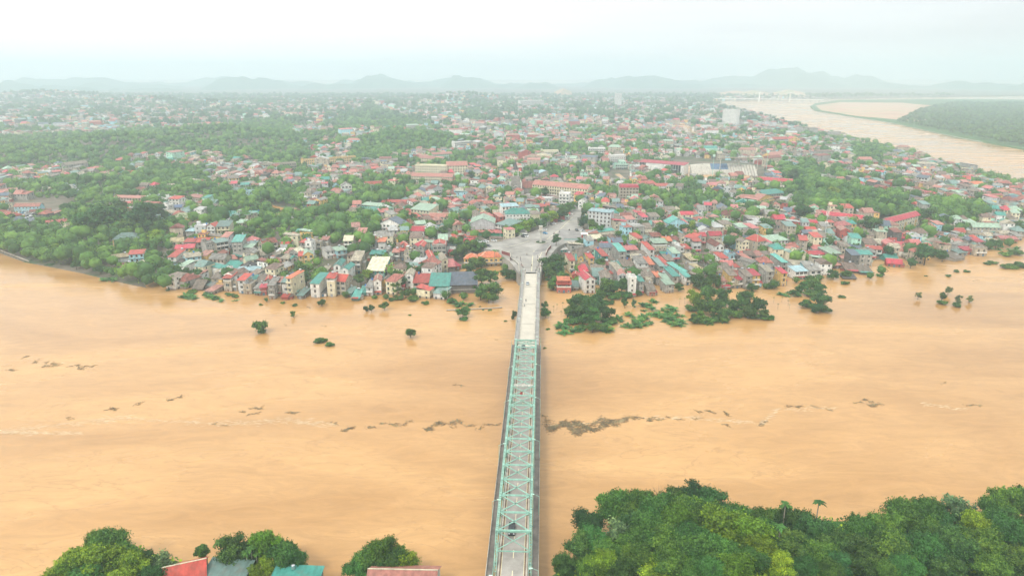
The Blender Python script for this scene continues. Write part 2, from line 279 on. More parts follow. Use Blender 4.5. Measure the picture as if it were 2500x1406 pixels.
def inside(pts, ring):
    x, y = pts[:, 0], pts[:, 1]; c = np.zeros(len(pts), bool); n = len(ring)
    for i in range(n):
        x1, y1 = ring[i]; x2, y2 = ring[(i + 1) % n]
        k = ((y1 > y) != (y2 > y)); c ^= k & (x < (x2 - x1) * (y - y1) / ((y2 - y1) if y2 != y1 else 1e-9) + x1)
    return c
def sheet(name, ring, zf, grid, mats, skirt=-3.0):
    ring = np.array(ring, float); pts = np.array(grid, float)
    pts = pts[inside(pts, ring)]; pts = pts[dist_poly(pts, np.vstack([ring, ring[:1]])) > 4]
    allp = [Vector(p) for p in np.vstack([ring, pts])]; n = len(ring)
    vo, _, fo, _, _, _ = geometry.delaunay_2d_cdt(allp, [(i, (i + 1) % n) for i in range(n)], [], 1, 1e-4)
    V = np.array([(v.x, v.y) for v in vo]); z = zf(V); s = MB()
    s.v = [(V[i, 0], V[i, 1], float(z[i])) for i in range(len(V))]; s.f = [tuple(f) for f in fo]; s.m = [0] * len(fo)
    zr = zf(ring); area = sum(ring[i][0] * ring[(i + 1) % n][1] - ring[(i + 1) % n][0] * ring[i][1] for i in range(n)); sg = 1 if area > 0 else -1
    for i in range(n):
        j = (i + 1) % n; a, b = ring[i], ring[j]; nr = np.array([b[1] - a[1], a[0] - b[0]]) * sg; nr = nr / (np.hypot(*nr) + 1e-9) * 2.2
        q = [(a[0], a[1], float(zr[i])), (a[0] + nr[0], a[1] + nr[1], skirt), (b[0] + nr[0], b[1] + nr[1], skirt), (b[0], b[1], float(zr[j]))]
        s.poly(q)
    return struct(s.obj(name, mats))
townring = [tuple(p) for p in shore] + [tuple(p) for p in fars] + [(2500, 4100), (4300, 4700), (8500, 8900), (-8500, 8900), (-9000, 1500)]
grid = [(x + random.uniform(-8, 8), y + random.uniform(-8, 8)) for x in range(-900, 900, 28) for y in range(330, 1300, 28)]
grid += [(x, y) for x in range(-3000, 3200, 90) for y in range(700, 4000, 90) if not (abs(x) < 900 and y < 1300)]
sheet('town_land', townring, gz_arr, grid, TOWNG)
def flat(zv): return lambda p: np.full(len(np.atleast_2d(p)), zv)
# far right bank: embankment road, bare earth, then woods
fb = [P(*p) for p in [(1978, 262), (1990, 272), (2180, 302), (2340, 338), (2420, 352), (2500, 367), (3100, 460), (4200, 330), (3300, 250), (2300, 243.5), (2050, 246), (1990, 254)]]
sheet('far_bank_land', fb, flat(2.5), [P(2200, 290), P(2400, 300)], GRASSG)
se = [P(*p, 3) for p in [(1992, 258), (2005, 269), (2090, 283), (2240, 296), (2330, 284), (2320, 262), (2200, 251), (2050, 250)]]
sheet('bare_earth_field', se, flat(3.0), [P(2150, 270)], SANDM, 2)

g = MB(); ln = [P(*q, 3.2) for q in [(1984, 262), (1992, 272), (2090, 288), (2180, 301), (2340, 336), (2400, 347)]]
for a, b in zip(ln[:-1], ln[1:]): g.slab([(a[0], a[1], 3.4), (b[0], b[1], 3.4), (b[0] + 3, b[1] + 9, 3.4), (a[0] + 3, a[1] + 9, 3.4)], .6)
struct(g.obj('road', mat('bund_road', (.55, .55, .5), randv=0)))
g = MB()
for px, py, w_, h_ in ((1770, 237, 90, 26), (1795, 236, 120, 40), (1840, 237, 110, 44), (1880, 238, 100, 22), (1925, 237, 110, 48), (1950, 238, 80, 26), (1375, 238, 60, 60)):
    x, y = P(px, py, 2); V_, F_ = ico((x, y, 0), (w_, w_ * .7, h_)); n0 = len(g.v); g.v += [tuple(v) for v in V_]; g.f += [tuple(n0 + i for i in f) for f in F_]; g.m += [0] * len(F_)
struct(g.obj('sand_mounds', SANDM))
# flooded hollows inside the town (flat sheets of the same muddy water)
def pond(pts, z=None):
    w = [PG(*p) for p in pts]; zz = max(q[2] for q in w) + .12 if z is None else z
    g = MB(); g.poly([(*P(a, b, zz), zz) for a, b in pts][::-1]); struct(g.obj('flood_water', WATER))
pond([(622, 503), (660, 499), (700, 510), (728, 508), (724, 528), (700, 532), (668, 522), (640, 514)])
pond([(840, 640), (860, 636), (874, 652), (880, 700), (868, 722), (852, 722), (846, 690)], 3.0) if False else None
pond([(1500, 425), (1512, 424), (1535, 442), (1528, 446)])
pond([(1648, 302), (1668, 300), (1690, 312), (1700, 322), (1712, 334), (1692, 338), (1672, 326)])
pond([(1668, 402), (1850, 414), (1822, 438), (1700, 438), (1655, 425)])

# near bank under and right of the camera, with the wooded mound
def nb_z(p):
    p = np.atleast_2d(p); x, y = p[:, 0], p[:, 1]
    z = 1.5 + 14 * np.exp(-((x - 52) / 34) ** 2 - ((y - 126) / 30) ** 2) + 10 * np.exp(-((x - 125) / 40) ** 2 - ((y - 122) / 30) ** 2) + 4 * np.exp(-((x + 95) / 30) ** 2 - ((y - 110) / 30) ** 2)
    return z
nbr = [(-127, 100), (-126, 158), (-112, 166), (-92, 158), (-60, 150), (-14, 146), (6, 147), (14, 154), (30, 170), (75, 176), (110, 176), (150, 178), (240, 182), (600, 184), (600, -300), (-127, -300)]
sheet('near_bank_land', nbr, nb_z, [(x, y) for x in range(-200, 280, 10) for y in range(20, 180, 10)], GRASSG)

# ------------------------------------------------------------------ hills on the horizon
def hills(name, ax0, ax1, d0, d1, seed, hmax, nx=150, ny=14):
    V = []; Fq = []
    for j in range(ny):
        for i in range(nx):
            a = R(ax0 + (ax1 - ax0) * i / (nx - 1)); d = d0 + (d1 - d0) * j / (ny - 1)
            x = math.sin(a) * d; y = math.cos(a) * d; e = abs(math.sin(math.pi * j / (ny - 1))) ** .7 * min(1, i / 8, (nx - 1 - i) / 8)
            h = noise.fractal(Vector((x / 900 + seed, y / 900, seed)), .9, 2.1, 5) * .75 + .5; h2 = abs(noise.noise(Vector((x / 260, y / 260, seed + 5))))
            V.append((x, y, -8 + e * max(0.02, h * 1.9 - .75) * hmax + e * h2 * hmax * .35 + e * 8 * noise.noise(Vector((x / 40, y / 40, 1)))))
    for j in range(ny - 1):
        for i in range(nx - 1):
            k = j * nx + i; Fq.append((k, k + 1, k + 1 + nx, k + nx))
    struct(ob('hills', npmesh('hills', V, Fq, HILLM, smooth=True)))
hills('a', -52, -20, 5600, 7400, 1.3, 118); hills('b', -24, 4, 6000, 7600, 4.1, 105); hills('c', -6, 17, 6200, 7800, 7.1, 95)
hills('d', 12, 52, 6800, 8700, 2.2, 125); hills('e', -50, 30, 7400, 8900, 9.4, 130)
hills('f', -30, -22, 2300, 2800, 3.3, 60, 50, 8); hills('g', -14, -8, 2400, 2900, 5.3, 45, 50, 8)

# ------------------------------------------------------------------ leaf crowns
def leafquads(pos, nrm, size, asp=1.0):
    n = len(pos); nrm = nrm / (np.linalg.norm(nrm, axis=1, keepdims=True) + 1e-9)
    h = rng.normal(size=(n, 3)); a = np.cross(nrm, h); a /= np.linalg.norm(a, axis=1, keepdims=True) + 1e-9; b = np.cross(nrm, a)
    s = (size * rng.uniform(.6, 1.35, n))[:, None] * .5; k = rng.uniform(.55, 1, n)[:, None]
    V = np.stack([pos - a * s * asp, pos - b * s * k + nrm * s * .15, pos + a * s * asp, pos + b * s * k - nrm * s * .15], 1).reshape(-1, 3)
    return V, np.arange(4 * n).reshape(n, 4)
def crown_mesh(name, leafm, rx, rz, nlobe, nleaf, lsize, seed, flat_=.5, core=.72, hollow=.75, ragged=.25):
    """crown centred at z=0 with radii rx,rx,rz: uneven lobes, each wrapped in leaf clumps"""
    global rng
    rng = np.random.default_rng(seed); lob = []
    for i in range(nlobe):
        d = rng.normal(size=3); d /= np.linalg.norm(d); d[2] = d[2] if rng.uniform() < .45 else abs(d[2])
        rr = rng.uniform(.3, 1.15) ** .6
        c = d * rr * np.array([rx, rx, rz]) * .72; lr = rx * rng.uniform(.22, .42)
        lob.append((c, np.array([lr, lr, lr * min(1.0, rz / rx + .15) * rng.uniform(.7, .95)])))
    lob.append((np.array([0, 0, -.1 * rz]), np.array([rx * .5, rx * .5, rz * .55])))
    w = np.array([l[1][0] ** 2 for l in lob]); w /= w.sum(); idx = rng.choice(len(lob), nleaf, p=w)
    C = np.array([l[0] for l in lob])[idx]; Rr = np.array([l[1] for l in lob])[idx]
    d = rng.normal(size=(nleaf, 3)); d /= np.linalg.norm(d, axis=1, keepdims=True); d[:, 2] = np.where(d[:, 2] < -.3, -d[:, 2], d[:, 2])
    bump = 1 + ragged * np.sin(d[:, 0] * 7 + idx) * np.sin(d[:, 1] * 6 + idx * 2)
    pos = C + d * Rr * (rng.uniform(hollow, 1.06, nleaf) * bump)[:, None]
    nr = d + rng.normal(size=(nleaf, 3)) * .7
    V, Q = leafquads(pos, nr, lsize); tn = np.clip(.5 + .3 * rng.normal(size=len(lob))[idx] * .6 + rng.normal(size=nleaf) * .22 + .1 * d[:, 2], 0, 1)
    Vs = [V]; Qs = [Q]; ts = [tn]; off = len(V)
    for c, r in lob:
        v, f = ico(c, r * core); f4 = np.hstack([f, f[:, 2:3]])
        # split each core triangle into a quad by its edge midpoint so all faces are quads
        mid = (v[f[:, 1]] + v[f[:, 2]]) / 2; nv = np.vstack([v, mid]); q = np.stack([f[:, 0], f[:, 1], len(v) + np.arange(len(f)), f[:, 2]], 1)
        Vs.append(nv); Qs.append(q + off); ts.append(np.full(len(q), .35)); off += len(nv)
    return npmesh(name, np.vstack(Vs), np.vstack(Qs), leafm, tint=np.concatenate(ts))
def trunk_mesh(h, r, spread, seed, limbs=5):
    rd = random.Random(seed); s = MB(); p = Vector((0, 0, -2)); q = Vector((rd.uniform(-.3, .3), rd.uniform(-.3, .3), h))
    s.tube(p, q, r, r * .6, 8)
    for i in range(limbs):
        a = i * 2.4 + rd.random(); e = q + Vector((math.cos(a) * spread * rd.uniform(.5, .9), math.sin(a) * spread * rd.uniform(.5, .9), spread * rd.uniform(.3, .9)))
        m_ = q.lerp(e, .5) + Vector((0, 0, spread * .1)); b = q - Vector((0, 0, rd.uniform(0, h * .25)))
        s.tube(b, m_, r * .5, r * .3, 6); s.tube(m_, e, r * .3, r * .1, 5)
    return s.mesh('trunk', BARK)
# unit trees: total height 10, crown radius ~4.5
CR = {}
def crowns(key, leafm, n, **k): CR[key] = [crown_mesh('crown', leafm, seed=100 + i * 7 + hash(key) % 1 + len(CR) * 31, **k) for i in range(n)]
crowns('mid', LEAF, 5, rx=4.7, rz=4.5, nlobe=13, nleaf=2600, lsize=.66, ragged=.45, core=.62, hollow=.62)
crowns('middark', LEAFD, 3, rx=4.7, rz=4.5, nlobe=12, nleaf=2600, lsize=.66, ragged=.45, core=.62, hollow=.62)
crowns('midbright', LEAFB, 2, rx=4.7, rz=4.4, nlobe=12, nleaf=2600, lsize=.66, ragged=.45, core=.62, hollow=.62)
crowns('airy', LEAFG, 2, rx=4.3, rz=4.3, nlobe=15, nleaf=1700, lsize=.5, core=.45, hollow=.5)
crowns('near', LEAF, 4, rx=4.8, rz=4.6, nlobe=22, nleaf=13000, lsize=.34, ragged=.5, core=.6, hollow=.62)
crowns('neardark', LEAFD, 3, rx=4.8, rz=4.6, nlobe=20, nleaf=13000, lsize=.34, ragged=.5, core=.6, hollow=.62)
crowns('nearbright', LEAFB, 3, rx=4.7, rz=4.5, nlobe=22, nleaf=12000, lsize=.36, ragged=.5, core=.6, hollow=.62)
crowns('column', LEAF, 1, rx=2.6, rz=4.6, nlobe=34, nleaf=6000, lsize=.3)
crowns('bush', LEAF, 3, rx=4.6, rz=2.6, nlobe=9, nleaf=1300, lsize=.8)
TRK = [trunk_mesh(4.6, .32, 3.0, i) for i in range(4)]
TDESC = dict(mid='green leafy tree', middark='dark green leafy tree', midbright='bright green leafy tree', airy='pale airy tree', near='large green leafy tree', neardark='large dark green tree', nearbright='large yellow green tree', column='column shaped green tree', bush='low round green bush')
def tree(x, y, z, h, kind='mid', w=1.0, group='trees among the houses', phrase=None, sink=0, vi=None):
    """h metres tall above z; w widens the crown"""
    bush = kind == 'bush'; s = h / (5.2 if bush else 10.0)
    root = ob('bush' if bush else 'tree', None, loc=(x, y, z - sink), rz=random.uniform(0, 6.28), scale=(s * w, s * w, s))
    if not bush: ob('trunk', TRK[random.randrange(4)], root)
    c = ob('crown', (random.choice(CR[kind]) if vi is None else CR[kind][vi]), root, loc=(0, 0, 2.0 if bush else 5.3))
    big = 'tall ' if h > 13 else 'small ' if h < 7 else ''
    tag(root, phrase or ((big if 'large' not in TDESC[kind] and not bush else '') + TDESC[kind]), 'bush' if bush else 'tree', group, at=(x, y, z + h * .5)); return root
# palms / bananas
def frond_mesh(name, n, ln, droop, wid, leafm, seed, up=.6):
    rd = random.Random(seed); V = []; Q = []; tn = []
    for i in range(n):
        a = 6.283 * i / n + rd.uniform(-.3, .3); el = up + rd.uniform(-.35, .35); l_ = ln * rd.uniform(.75, 1.15); pts = []
        for k in range(7):
            t = k / 6; r_ = l_ * t * math.cos(el) ; z = l_ * t * math.sin(el) - droop * l_ * t * t
            ww = wid * math.sin(math.pi * (t * .85 + .1)); pts.append((r_, z, ww))
        ca, sa = math.cos(a), math.sin(a)
        for k in range(6):
            (r0, z0, w0), (r1, z1, w1) = pts[k], pts[k + 1]
            for sgn in (-1, 1):
                b = len(V); V += [(ca * r0, sa * r0, z0), (ca * r1, sa * r1, z1), (ca * r1 - sa * w1 * sgn, sa * r1 + ca * w1 * sgn, z1 - w1 * .35), (ca * r0 - sa * w0 * sgn, sa * r0 + ca * w0 * sgn, z0 - w0 * .35)]
                Q.append((b, b + 1, b + 2, b + 3) if sgn < 0 else (b + 3, b + 2, b + 1, b)); tn.append(rd.uniform(.3, .8))
    return npmesh(name, V, Q, leafm, tint=tn)
PALMC = [frond_mesh('crown', 14, 2.6, .75, .42, LEAF, i) for i in range(2)]
_p = MB(); _p.tube((0, 0, -1), (0, 0, 5), .16, .12, 8); _p.tube((0, 0, 5), (.1, 0, 9), .12, .1, 8); PALMT = _p.mesh('trunk', mat('palm_trunk', (.3, .27, .2), var=.2))
def palm(x, y, z, h, group='slender palms', phrase='slender palm tree with feathery crown'):
    s = h / 10; root = ob('palm_tree', None, loc=(x, y, z), rz=random.uniform(0, 6), scale=s); ob('trunk', PALMT, root); ob('crown', random.choice(PALMC), root, loc=(.1, 0, 9), scale=.7)
    tag(root, phrase, 'palm tree', group, at=(x, y, z + h * .7))
BANC = [frond_mesh('leaves', 13, 3.4, .55, .5, LEAFBAN, 20 + i, up=1.0) for i in range(3)]
_p = MB(); _p.tube((0, 0, -3), (0, 0, .5), .22, .12, 7); BANT = _p.mesh('stem', mat('banana_stem', (.2, .26, .1), var=.2))
def banana(x, y, z, s=1.0, group='banana plants standing in the flood'):
    root = ob('banana_plant', None, loc=(x, y, z), rz=random.uniform(0, 6), scale=s); ob('stem', BANT, root); ob('leaves', random.choice(BANC), root)
    tag(root, 'banana plant with broad arching leaves', 'banana plant', group, at=(x, y, z + 1.5))

# ------------------------------------------------------------------ the bridge
BAZ = R(2.52); BD = Vector((math.sin(BAZ), math.cos(BAZ), 0)); BN = Vector((math.cos(BAZ), -math.sin(BAZ), 0)); B0 = Vector((.2, 149.2, 0)) - BD * 149.2
DECK = 8.0
GREEN = mat('mint_steel', (.28, .5, .4), rough=.5, var=.15, scale=.6, stain=.18, randv=.06); ASPH = mat('worn_asphalt', (.34, .315, .28), var=.14, scale=.25, randv=0)
PLAZAM = mat('plaza_asphalt', (.33, .31, .275), var=.24, scale=.07, randv=0); ASPHP = mat('pale_concrete_road', (.50, .46, .38), var=.08, scale=.2, randv=0); WALKM = mat('walkway_concrete', (.17, .15, .13), var=.2, scale=.4, randv=0); WALKP = mat('walkway_pale', (.3, .29, .27), var=.2, scale=.4)
KERB = mat('kerb_concrete', (.5, .46, .38), var=.2, randv=0); PAINTW = mat('yellow_white_paint', (.72, .66, .42), var=.12); RUST = mat('rust_strip', (.2, .13, .09), var=.3); WHITEP = mat('white_paint', (.8, .78, .7), var=.1)
bridge = ob('truss_bridge', None, loc=(B0.x, B0.y, 0), rz=-BAZ)   # local x across, local y along
tag(bridge, 'mint green steel truss bridge with pale approach spans crossing the muddy river', 'bridge', fixed=True, at=(8, 220, 8))
Y0, YA, YB, YE = 40, 146.4, 298.7, 426.0; NP = 17; T0 = 154.4; PL = 8.02; HT = 7.0; TX = 4.5
g = MB(); g.box(-4.0, 4.0, Y0, YB, DECK - .5, DECK); g.obj('deck', ASPH, bridge)
g = MB(); g.box(-3.95, 3.95, YB, YE, DECK - .6, DECK); g.obj('approach_deck', ASPHP, bridge)
for sx in (-1, 1):
    g = MB(); xs = sorted((sx * 3.45, sx * 3.9)); g.box(xs[0], xs[1], Y0, YE + 2, DECK, DECK + .22, 0); g.box(min(sx * 3.0, sx * 3.42), max(sx * 3.0, sx * 3.42), Y0, YB, DECK - .004, DECK + .012, 1); g.obj('kerb', [KERB, RUST], bridge)
    g = MB(); xs = sorted((sx * 4.95, sx * 6.85)); g.box(xs[0], xs[1], Y0, YB + 3, DECK - .3, DECK + .03); 
    for k in range(0, 34): g.box(min(sx * 4.0, sx * 4.95), max(sx * 4.0, sx * 4.95), Y0 + 6 + k * 8, Y0 + 6.35 + k * 8, DECK - .5, DECK - .2)
    g.obj('walkway', WALKM, bridge)
    g = MB(); xs = sorted((sx * 3.95, sx * 5.95)); g.box(xs[0], xs[1], YB + 3.3, YE, DECK - .3, DECK + .1); g.obj('approach_walkway', WALKP, bridge)
    def rail(xx, a, b, nm, mt, step=2.0, h=1.1, bars=3):
        g = MB(); k = a
        while k <= b: g.box(xx - .06, xx + .06, k - .06, k + .06, DECK, DECK + h); k += step
        for i in range(bars): zz = DECK + h * (i + 1) / bars; g.box(xx - .035, xx + .035, a, b, zz - .04, zz + .04)
        g.obj(nm, mt, bridge)
    rail(sx * 6.8, Y0, YB + 3, 'railing', mat('railing_concrete', (.5, .47, .4), var=.3), 1.6); rail(sx * 5.02, Y0, YB + 3, 'railing', GREEN, 3.2, 1.0, 2)
    rail(sx * 5.9, YB + 3.3, YE + 6, 'railing', mat('railing_concrete', (.5, .47, .4)), 2.0); rail(sx * 3.98, YB + 3.3, YE, 'railing', mat('railing_concrete', (.5, .47, .4)), 2.0, .7, 2)
    # inner guard rail of the truss, dark base channel
    g = MB(); g.box(sx * 4.12 - .06, sx * 4.12 + .06, Y0, YB, DECK + .45, DECK + .75); g.box(sx * 4.12 - .05, sx * 4.12 + .05, Y0, YB, DECK - .5, DECK + .1); g.obj('guard_rail', mat('guard_steel', (.36, .42, .36), var=.3), bridge)
    x = sx * TX
    g = MB()
    for o_ in (-.2, .2): g.box(x + o_ - .05, x + o_ + .05, Y0, YB, DECK - .55, DECK - .05)
    g.obj('bottom_chord', GREEN, bridge)
    g = MB(); yt = T0; ye = T0 + NP * PL
    for o_ in (-.26, .26): g.box(x + o_ - .07, x + o_ + .07, yt, ye, DECK + HT - .45, DECK + HT)
    k = yt
    while k < ye: g.box(x - .19, x + .19, k, k + .38, DECK + HT - .06, DECK + HT - .02, 0 if int((k - yt) / .8) % 2 else 0); k += .8
    g.obj('top_chord', [GREEN], bridge)
    for (ya, yb) in ((YA, T0), (YB, ye)):
        g = MB()
        for o_ in (-.26, .26): g.bar((x + o_, ya, DECK - .3), (x + o_, yb, DECK + HT - .2), .14, .45)
        for k in range(14):
            t = (k + .5) / 14; g.bar((x - .2, ya + (yb - ya) * t, DECK - .3 + (HT + .1) * t + .1), (x + .2, ya + (yb - ya) * t, DECK - .3 + (HT + .1) * t + .1), .3, .06)
        g.obj('end_post', GREEN, bridge)
    for i in range(NP + 1):
        y = T0 + i * PL
        g = MB()
        for o_ in (-.17, .17): g.box(x + o_ - .06, x + o_ + .06, y - .16, y + .16, DECK - .3, DECK + HT - .45)
        g.box(x - .34, x + .34, y - .45, y + .45, DECK + HT - .01, DECK + HT + .025)
        g.obj('vertical_post', GREEN, bridge)
        if i < NP:
            a, b = (y, y + PL) if i < NP / 2 else (y + PL, y)
            g = MB(); g.bar((x, a, DECK + HT - .35), (x, b, DECK - .2), .2, .26); g.obj('diagonal', GREEN, bridge)
            if 6 <= i <= 10: g = MB(); g.bar((x + .02, b, DECK + HT - .35), (x + .02, a, DECK - .2), .14, .2); g.obj('counter_diagonal', GREEN, bridge)
for i in range(NP + 1):
    y = T0 + i * PL
    g = MB(); zt = DECK + HT - .12
    for o_ in (-.24, .24): g.box(-TX + .2, TX - .2, y + o_ - .12, y + o_ + .12, zt - .2, zt)
    for k in range(14): xx = -TX + .6 + k * .6; g.box(xx, xx + .08, y - .2, y + .2, zt - .06, zt - .03)
    for sx in (-1, 1): g.bar((sx * (TX - .1), y, zt - 1.4), (sx * (TX - 1.6), y, zt - .2), .16)
    g.obj('top_strut', GREEN, bridge)
    if i < NP:
        g = MB(); g.bar((-TX + .2, y, zt - .1), (TX - .2, y + PL, zt - .1), .3, .2); g.bar((TX - .2, y, zt - .13), (-TX + .2, y + PL, zt - .13), .3, .2); g.box(-.3, .3, y + PL / 2 - .3, y + PL / 2 + .3, zt - .03, zt + .0); g.obj('cross_brace', GREEN, bridge)
    g = MB(); g.box(-TX, TX, y - .15, y + .15, DECK - .9, DECK - .52); g.obj('floor_beam', GREEN, bridge)
for (ya, yb) in ((YA, T0), (YB, T0 + NP * PL)):
    def pt(xx, t): return (xx, yb + (ya - yb) * t, DECK + HT - .1 + (-HT) * t)
    g = MB(); g.bar(pt(-TX, 0.02), pt(TX, .48), .17); g.bar(pt(TX, .02), pt(-TX, .48), .17); g.bar(pt(-TX, .5), pt(TX, .5), .2, .3); g.bar(pt(-TX, .02), pt(TX, .02), .3, .6); g.obj('portal_brace', GREEN, bridge)
# mid-span double portal and the white board with grey characters
g = MB(); ym = T0 + 9.6 * PL
for zz in (DECK + HT - 1.2, DECK + HT - 2.1): g.box(-TX, TX, ym - .08, ym + .08, zz - .1, zz + .1)
for k in range(9): g.bar((-TX + k, ym, DECK + HT - (1.2 if k % 2 else 2.1)), (-TX + k + 1, ym, DECK + HT - (2.1 if k % 2 else 1.2)), .1)
g.obj('sway_frame', GREEN, bridge)
ys = T0 + 11 * PL - .3
sign = ob('sign_board', None, bridge, (0, ys, DECK + HT + .05)); g = MB(); g.box(-3.6, 3.6, -.05, .05, -.3, .65); g.obj('panel', WHITEP, sign)
cu = bpy.data.curves.new('lettering', 'FONT'); cu.body = "0000   00000   0.0000   0000"; cu.size = .62; cu.align_x = 'CENTER'; cu.extrude = .01; cu.materials.append(mat('sign_ink', (.2, .25, .25)))
cu.space_character = 1.05
t_ = bpy.data.objects.new('lettering', cu); COL.objects.link(t_); dg_ = bpy.context.evaluated_depsgraph_get(); lm_ = bpy.data.meshes.new_from_object(t_.evaluated_get(dg_)); bpy.data.objects.remove(t_); t_ = bpy.data.objects.new('lettering', lm_); COL.objects.link(t_); t_.parent = sign; t_.location = (0, -.07, -.05); t_.rotation_euler = (R(90), 0, 0)
sg = MB(); sg.box(-.5, .5, -.05, .05, -.75, .75); o_ = sg.obj('banner', mat('red_paint', (.5, .06, .05)), bridge); o_.location = (-.6, ys - 3.2, DECK + HT - 1.2)
# lane marks
for k in range(40):
    y = 120 + k * 8.0
    if y < YB: g = MB(); g.box(-.09, .09, y, y + 3.2, DECK + .004, DECK + .012); g.obj('lane_mark', PAINTW, bridge)
g = MB()
for sx in (-1, 1): g.box(sx * 2.95 - .07, sx * 2.95 + .07, Y0, YB, DECK + .004, DECK + .01)
g.obj('edge_line', PAINTW, bridge)
for y in (YB, 330.5, 362.3, 394.2, 425.6): g = MB(); g.box(-3.4, 3.4, y - .14, y + .14, DECK + .004, DECK + .03); g.obj('expansion_joint', mat('joint_steel', (.22, .2, .18)), bridge)
for y in (YA - 3, 196, 248, YB + 1.5):
    g = MB()
    for sx in (-1, 1): g.tube((sx * 3.4, y, -5), (sx * 3.4, y, DECK - 2.2), 1.5, 1.3, 14)
    g.box(-5.4, 5.4, y - 1.5, y + 1.5, DECK - 2.2, DECK - 1.0); g.obj('pier', CONC, bridge)
for y in (330.5, 362.3, 394.2):
    g = MB()
    for sx in (-1, 1): g.tube((sx * 2.8, y, -5), (sx * 2.8, y, DECK - 2.0), .7, .7, 12)
    g.box(-4.4, 4.4, y - .8, y + .8, DECK - 2.0, DECK - 1.3)
    g.obj('pier', CONC, bridge)
g = MB(); 
for xx in (-3, -1, 1, 3): g.box(xx - .3, xx + .3, YB + 1, YE - .2, DECK - 1.8, DECK - .62)
g.obj('approach_girder', CONC, bridge)
# street lamps on the outer rails
def bl(x, y, z=DECK): v = B0 + BN * x + BD * y; return (v.x, v.y, z)
LAMPM = mat('lamp_green', (.3, .55, .45)); LHEAD = mat('lamp_head', (.55, .75, .62))
_l = MB(); _l.tube((0, 0, 0), (0, 0, 6.2), .09, .06, 6, 0); LP1 = _l.mesh('pole', [LAMPM]); _l = MB(); _l.tube((0, 0, 6.2), (1.5, 0, 6.9), .05, .04, 5, 0); LP2 = _l.mesh('arm', [LAMPM])
_l = MB(); _l.box(1.4, 2.3, -.16, .16, 6.83, 6.97); LP3 = _l.mesh('lamp_head', [LHEAD])
def lamp(loc, rz, phrase, group, s=1.0):
    r = ob('street_lamp', None, loc=loc, rz=rz, scale=s); ob('pole', LP1, r); ob('arm', LP2, r); ob('lamp_head', LP3, r); tag(r, phrase, 'street lamp', group)
for k, y in enumerate((137, 168, 199, 230, 261, 292)):
    for sx in (-1, 1): lamp(bl(sx * 6.7, y + (3 if sx > 0 else 0)), -BAZ + (0 if sx < 0 else math.pi), 'mint green street lamp over the %s truss walkway' % ('left' if sx < 0 else 'right'), 'street lamps along the truss bridge')
for y in (322, 352, 382, 412):
    for sx in (-1, 1): lamp(bl(sx * 5.85, y), -BAZ + (0 if sx < 0 else math.pi), 'thin street lamp on the %s approach parapet' % ('left' if sx < 0 else 'right'), 'street lamps along the approach span', .9)

# ------------------------------------------------------------------ plaza and roads (raised causeway)
def PL_(pts, z): return [(*P(a, b, z), z) for a, b in pts]
plaza = [(1266, 668), (1258, 655), (1246, 640), (1222, 620), (1195, 609), (1160, 603), (1150, 597), (1165, 589), (1195, 590), (1225, 590), (1258, 580), (1290, 570), (1330, 555), (1385, 535), (1405, 515), (1409, 515), (1410, 545), (1425, 560), (1450, 578), (1420, 590), (1380, 594), (1360, 604), (1338, 630), (1325, 645), (1321, 668)]
g = MB(); g.slab(PL_(plaza, PLZ), 9.5); struct(g.obj('road', PLAZAM))
def strip(name, line, w, z, m, th=.5, follow=False):
    pts = [Vector((*P(a, b, z), z)) for a, b in line]; g = MB(); Lf = []; Rt = []
    for i, p in enumerate(pts):
        d = (pts[min(i + 1, len(pts) - 1)] - pts[max(i - 1, 0)]).normalized(); n_ = Vector((d.y, -d.x, 0)); Lf.append(p - n_ * w / 2); Rt.append(p + n_ * w / 2)
    for i in range(len(pts) - 1): g.slab([Lf[i], Rt[i], Rt[i + 1], Lf[i + 1]], th)
    return struct(g.obj(name, m))
strip('road', [(1398, 530), (1404, 512), (1398, 500), (1385, 480), (1368, 455), (1345, 420)], 14, 7.8, PLAZAM, 3)
strip('road', [(392, 585), (405, 600), (420, 625), (428, 650)], 6, 3.6, mat('lane', (.2, .2, .19)), 4)
strip('road', [(1500, 470), (1480, 440), (1455, 410), (1430, 385), (1330, 340)], 12, 7.3, mat('muddy_road', (.42, .33, .22)), 2)
strip('road', [(235, 480), (310, 470), (345, 455)], 16, 7.0, mat('grey_yard', (.13, .14, .14)), 1)
strip('car_park', [(20, 533), (80, 525), (165, 514)], 30, 7.35, mat('lot', (.2, .2, .19)), 2)
strip('road', [(1235, 470), (1310, 452), (1340, 445)], 5, 7.3, ASPHP, 1)
# kerb lines, pavements, stop lines on the plaza
def mark(pts, w, z, m, name):
    g = MB()
    for a, b in zip(pts[:-1], pts[1:]):
        p = Vector((*P(*a, z), z)); q = Vector((*P(*b, z), z)); n_ = (q - p).normalized(); n_ = Vector((n_.y, -n_.x, 0)) * w / 2; g.slab([p + n_, q + n_, q - n_, p - n_], .15 if w > 1 else .006)
    return struct(g.obj(name, m))
PAVE = mat('pavement_tiles', (.27, .24, .21), var=.25, scale=.6)
mark([(1225, 588), (1262, 580), (1292, 570), (1330, 556), (1385, 536), (1403, 519)], 3.2, PLZ + .14, PAVE, 'pavement'); mark([(1424, 561), (1448, 577), (1420, 589), (1382, 594)], 2.2, PLZ + .14, PAVE, 'pavement')
for q in ([(1383, 541), (1408, 539)], [(1384, 543), (1409, 541)], [(1233, 604), (1262, 598), (1292, 588)], [(1335, 585), (1372, 556), (1398, 530)], [(1330, 600), (1322, 618), (1312, 640)], [(1298, 662), (1300, 630), (1304, 612)]): mark(q, .35, PLZ + .01, PAINTW, 'lane_mark')
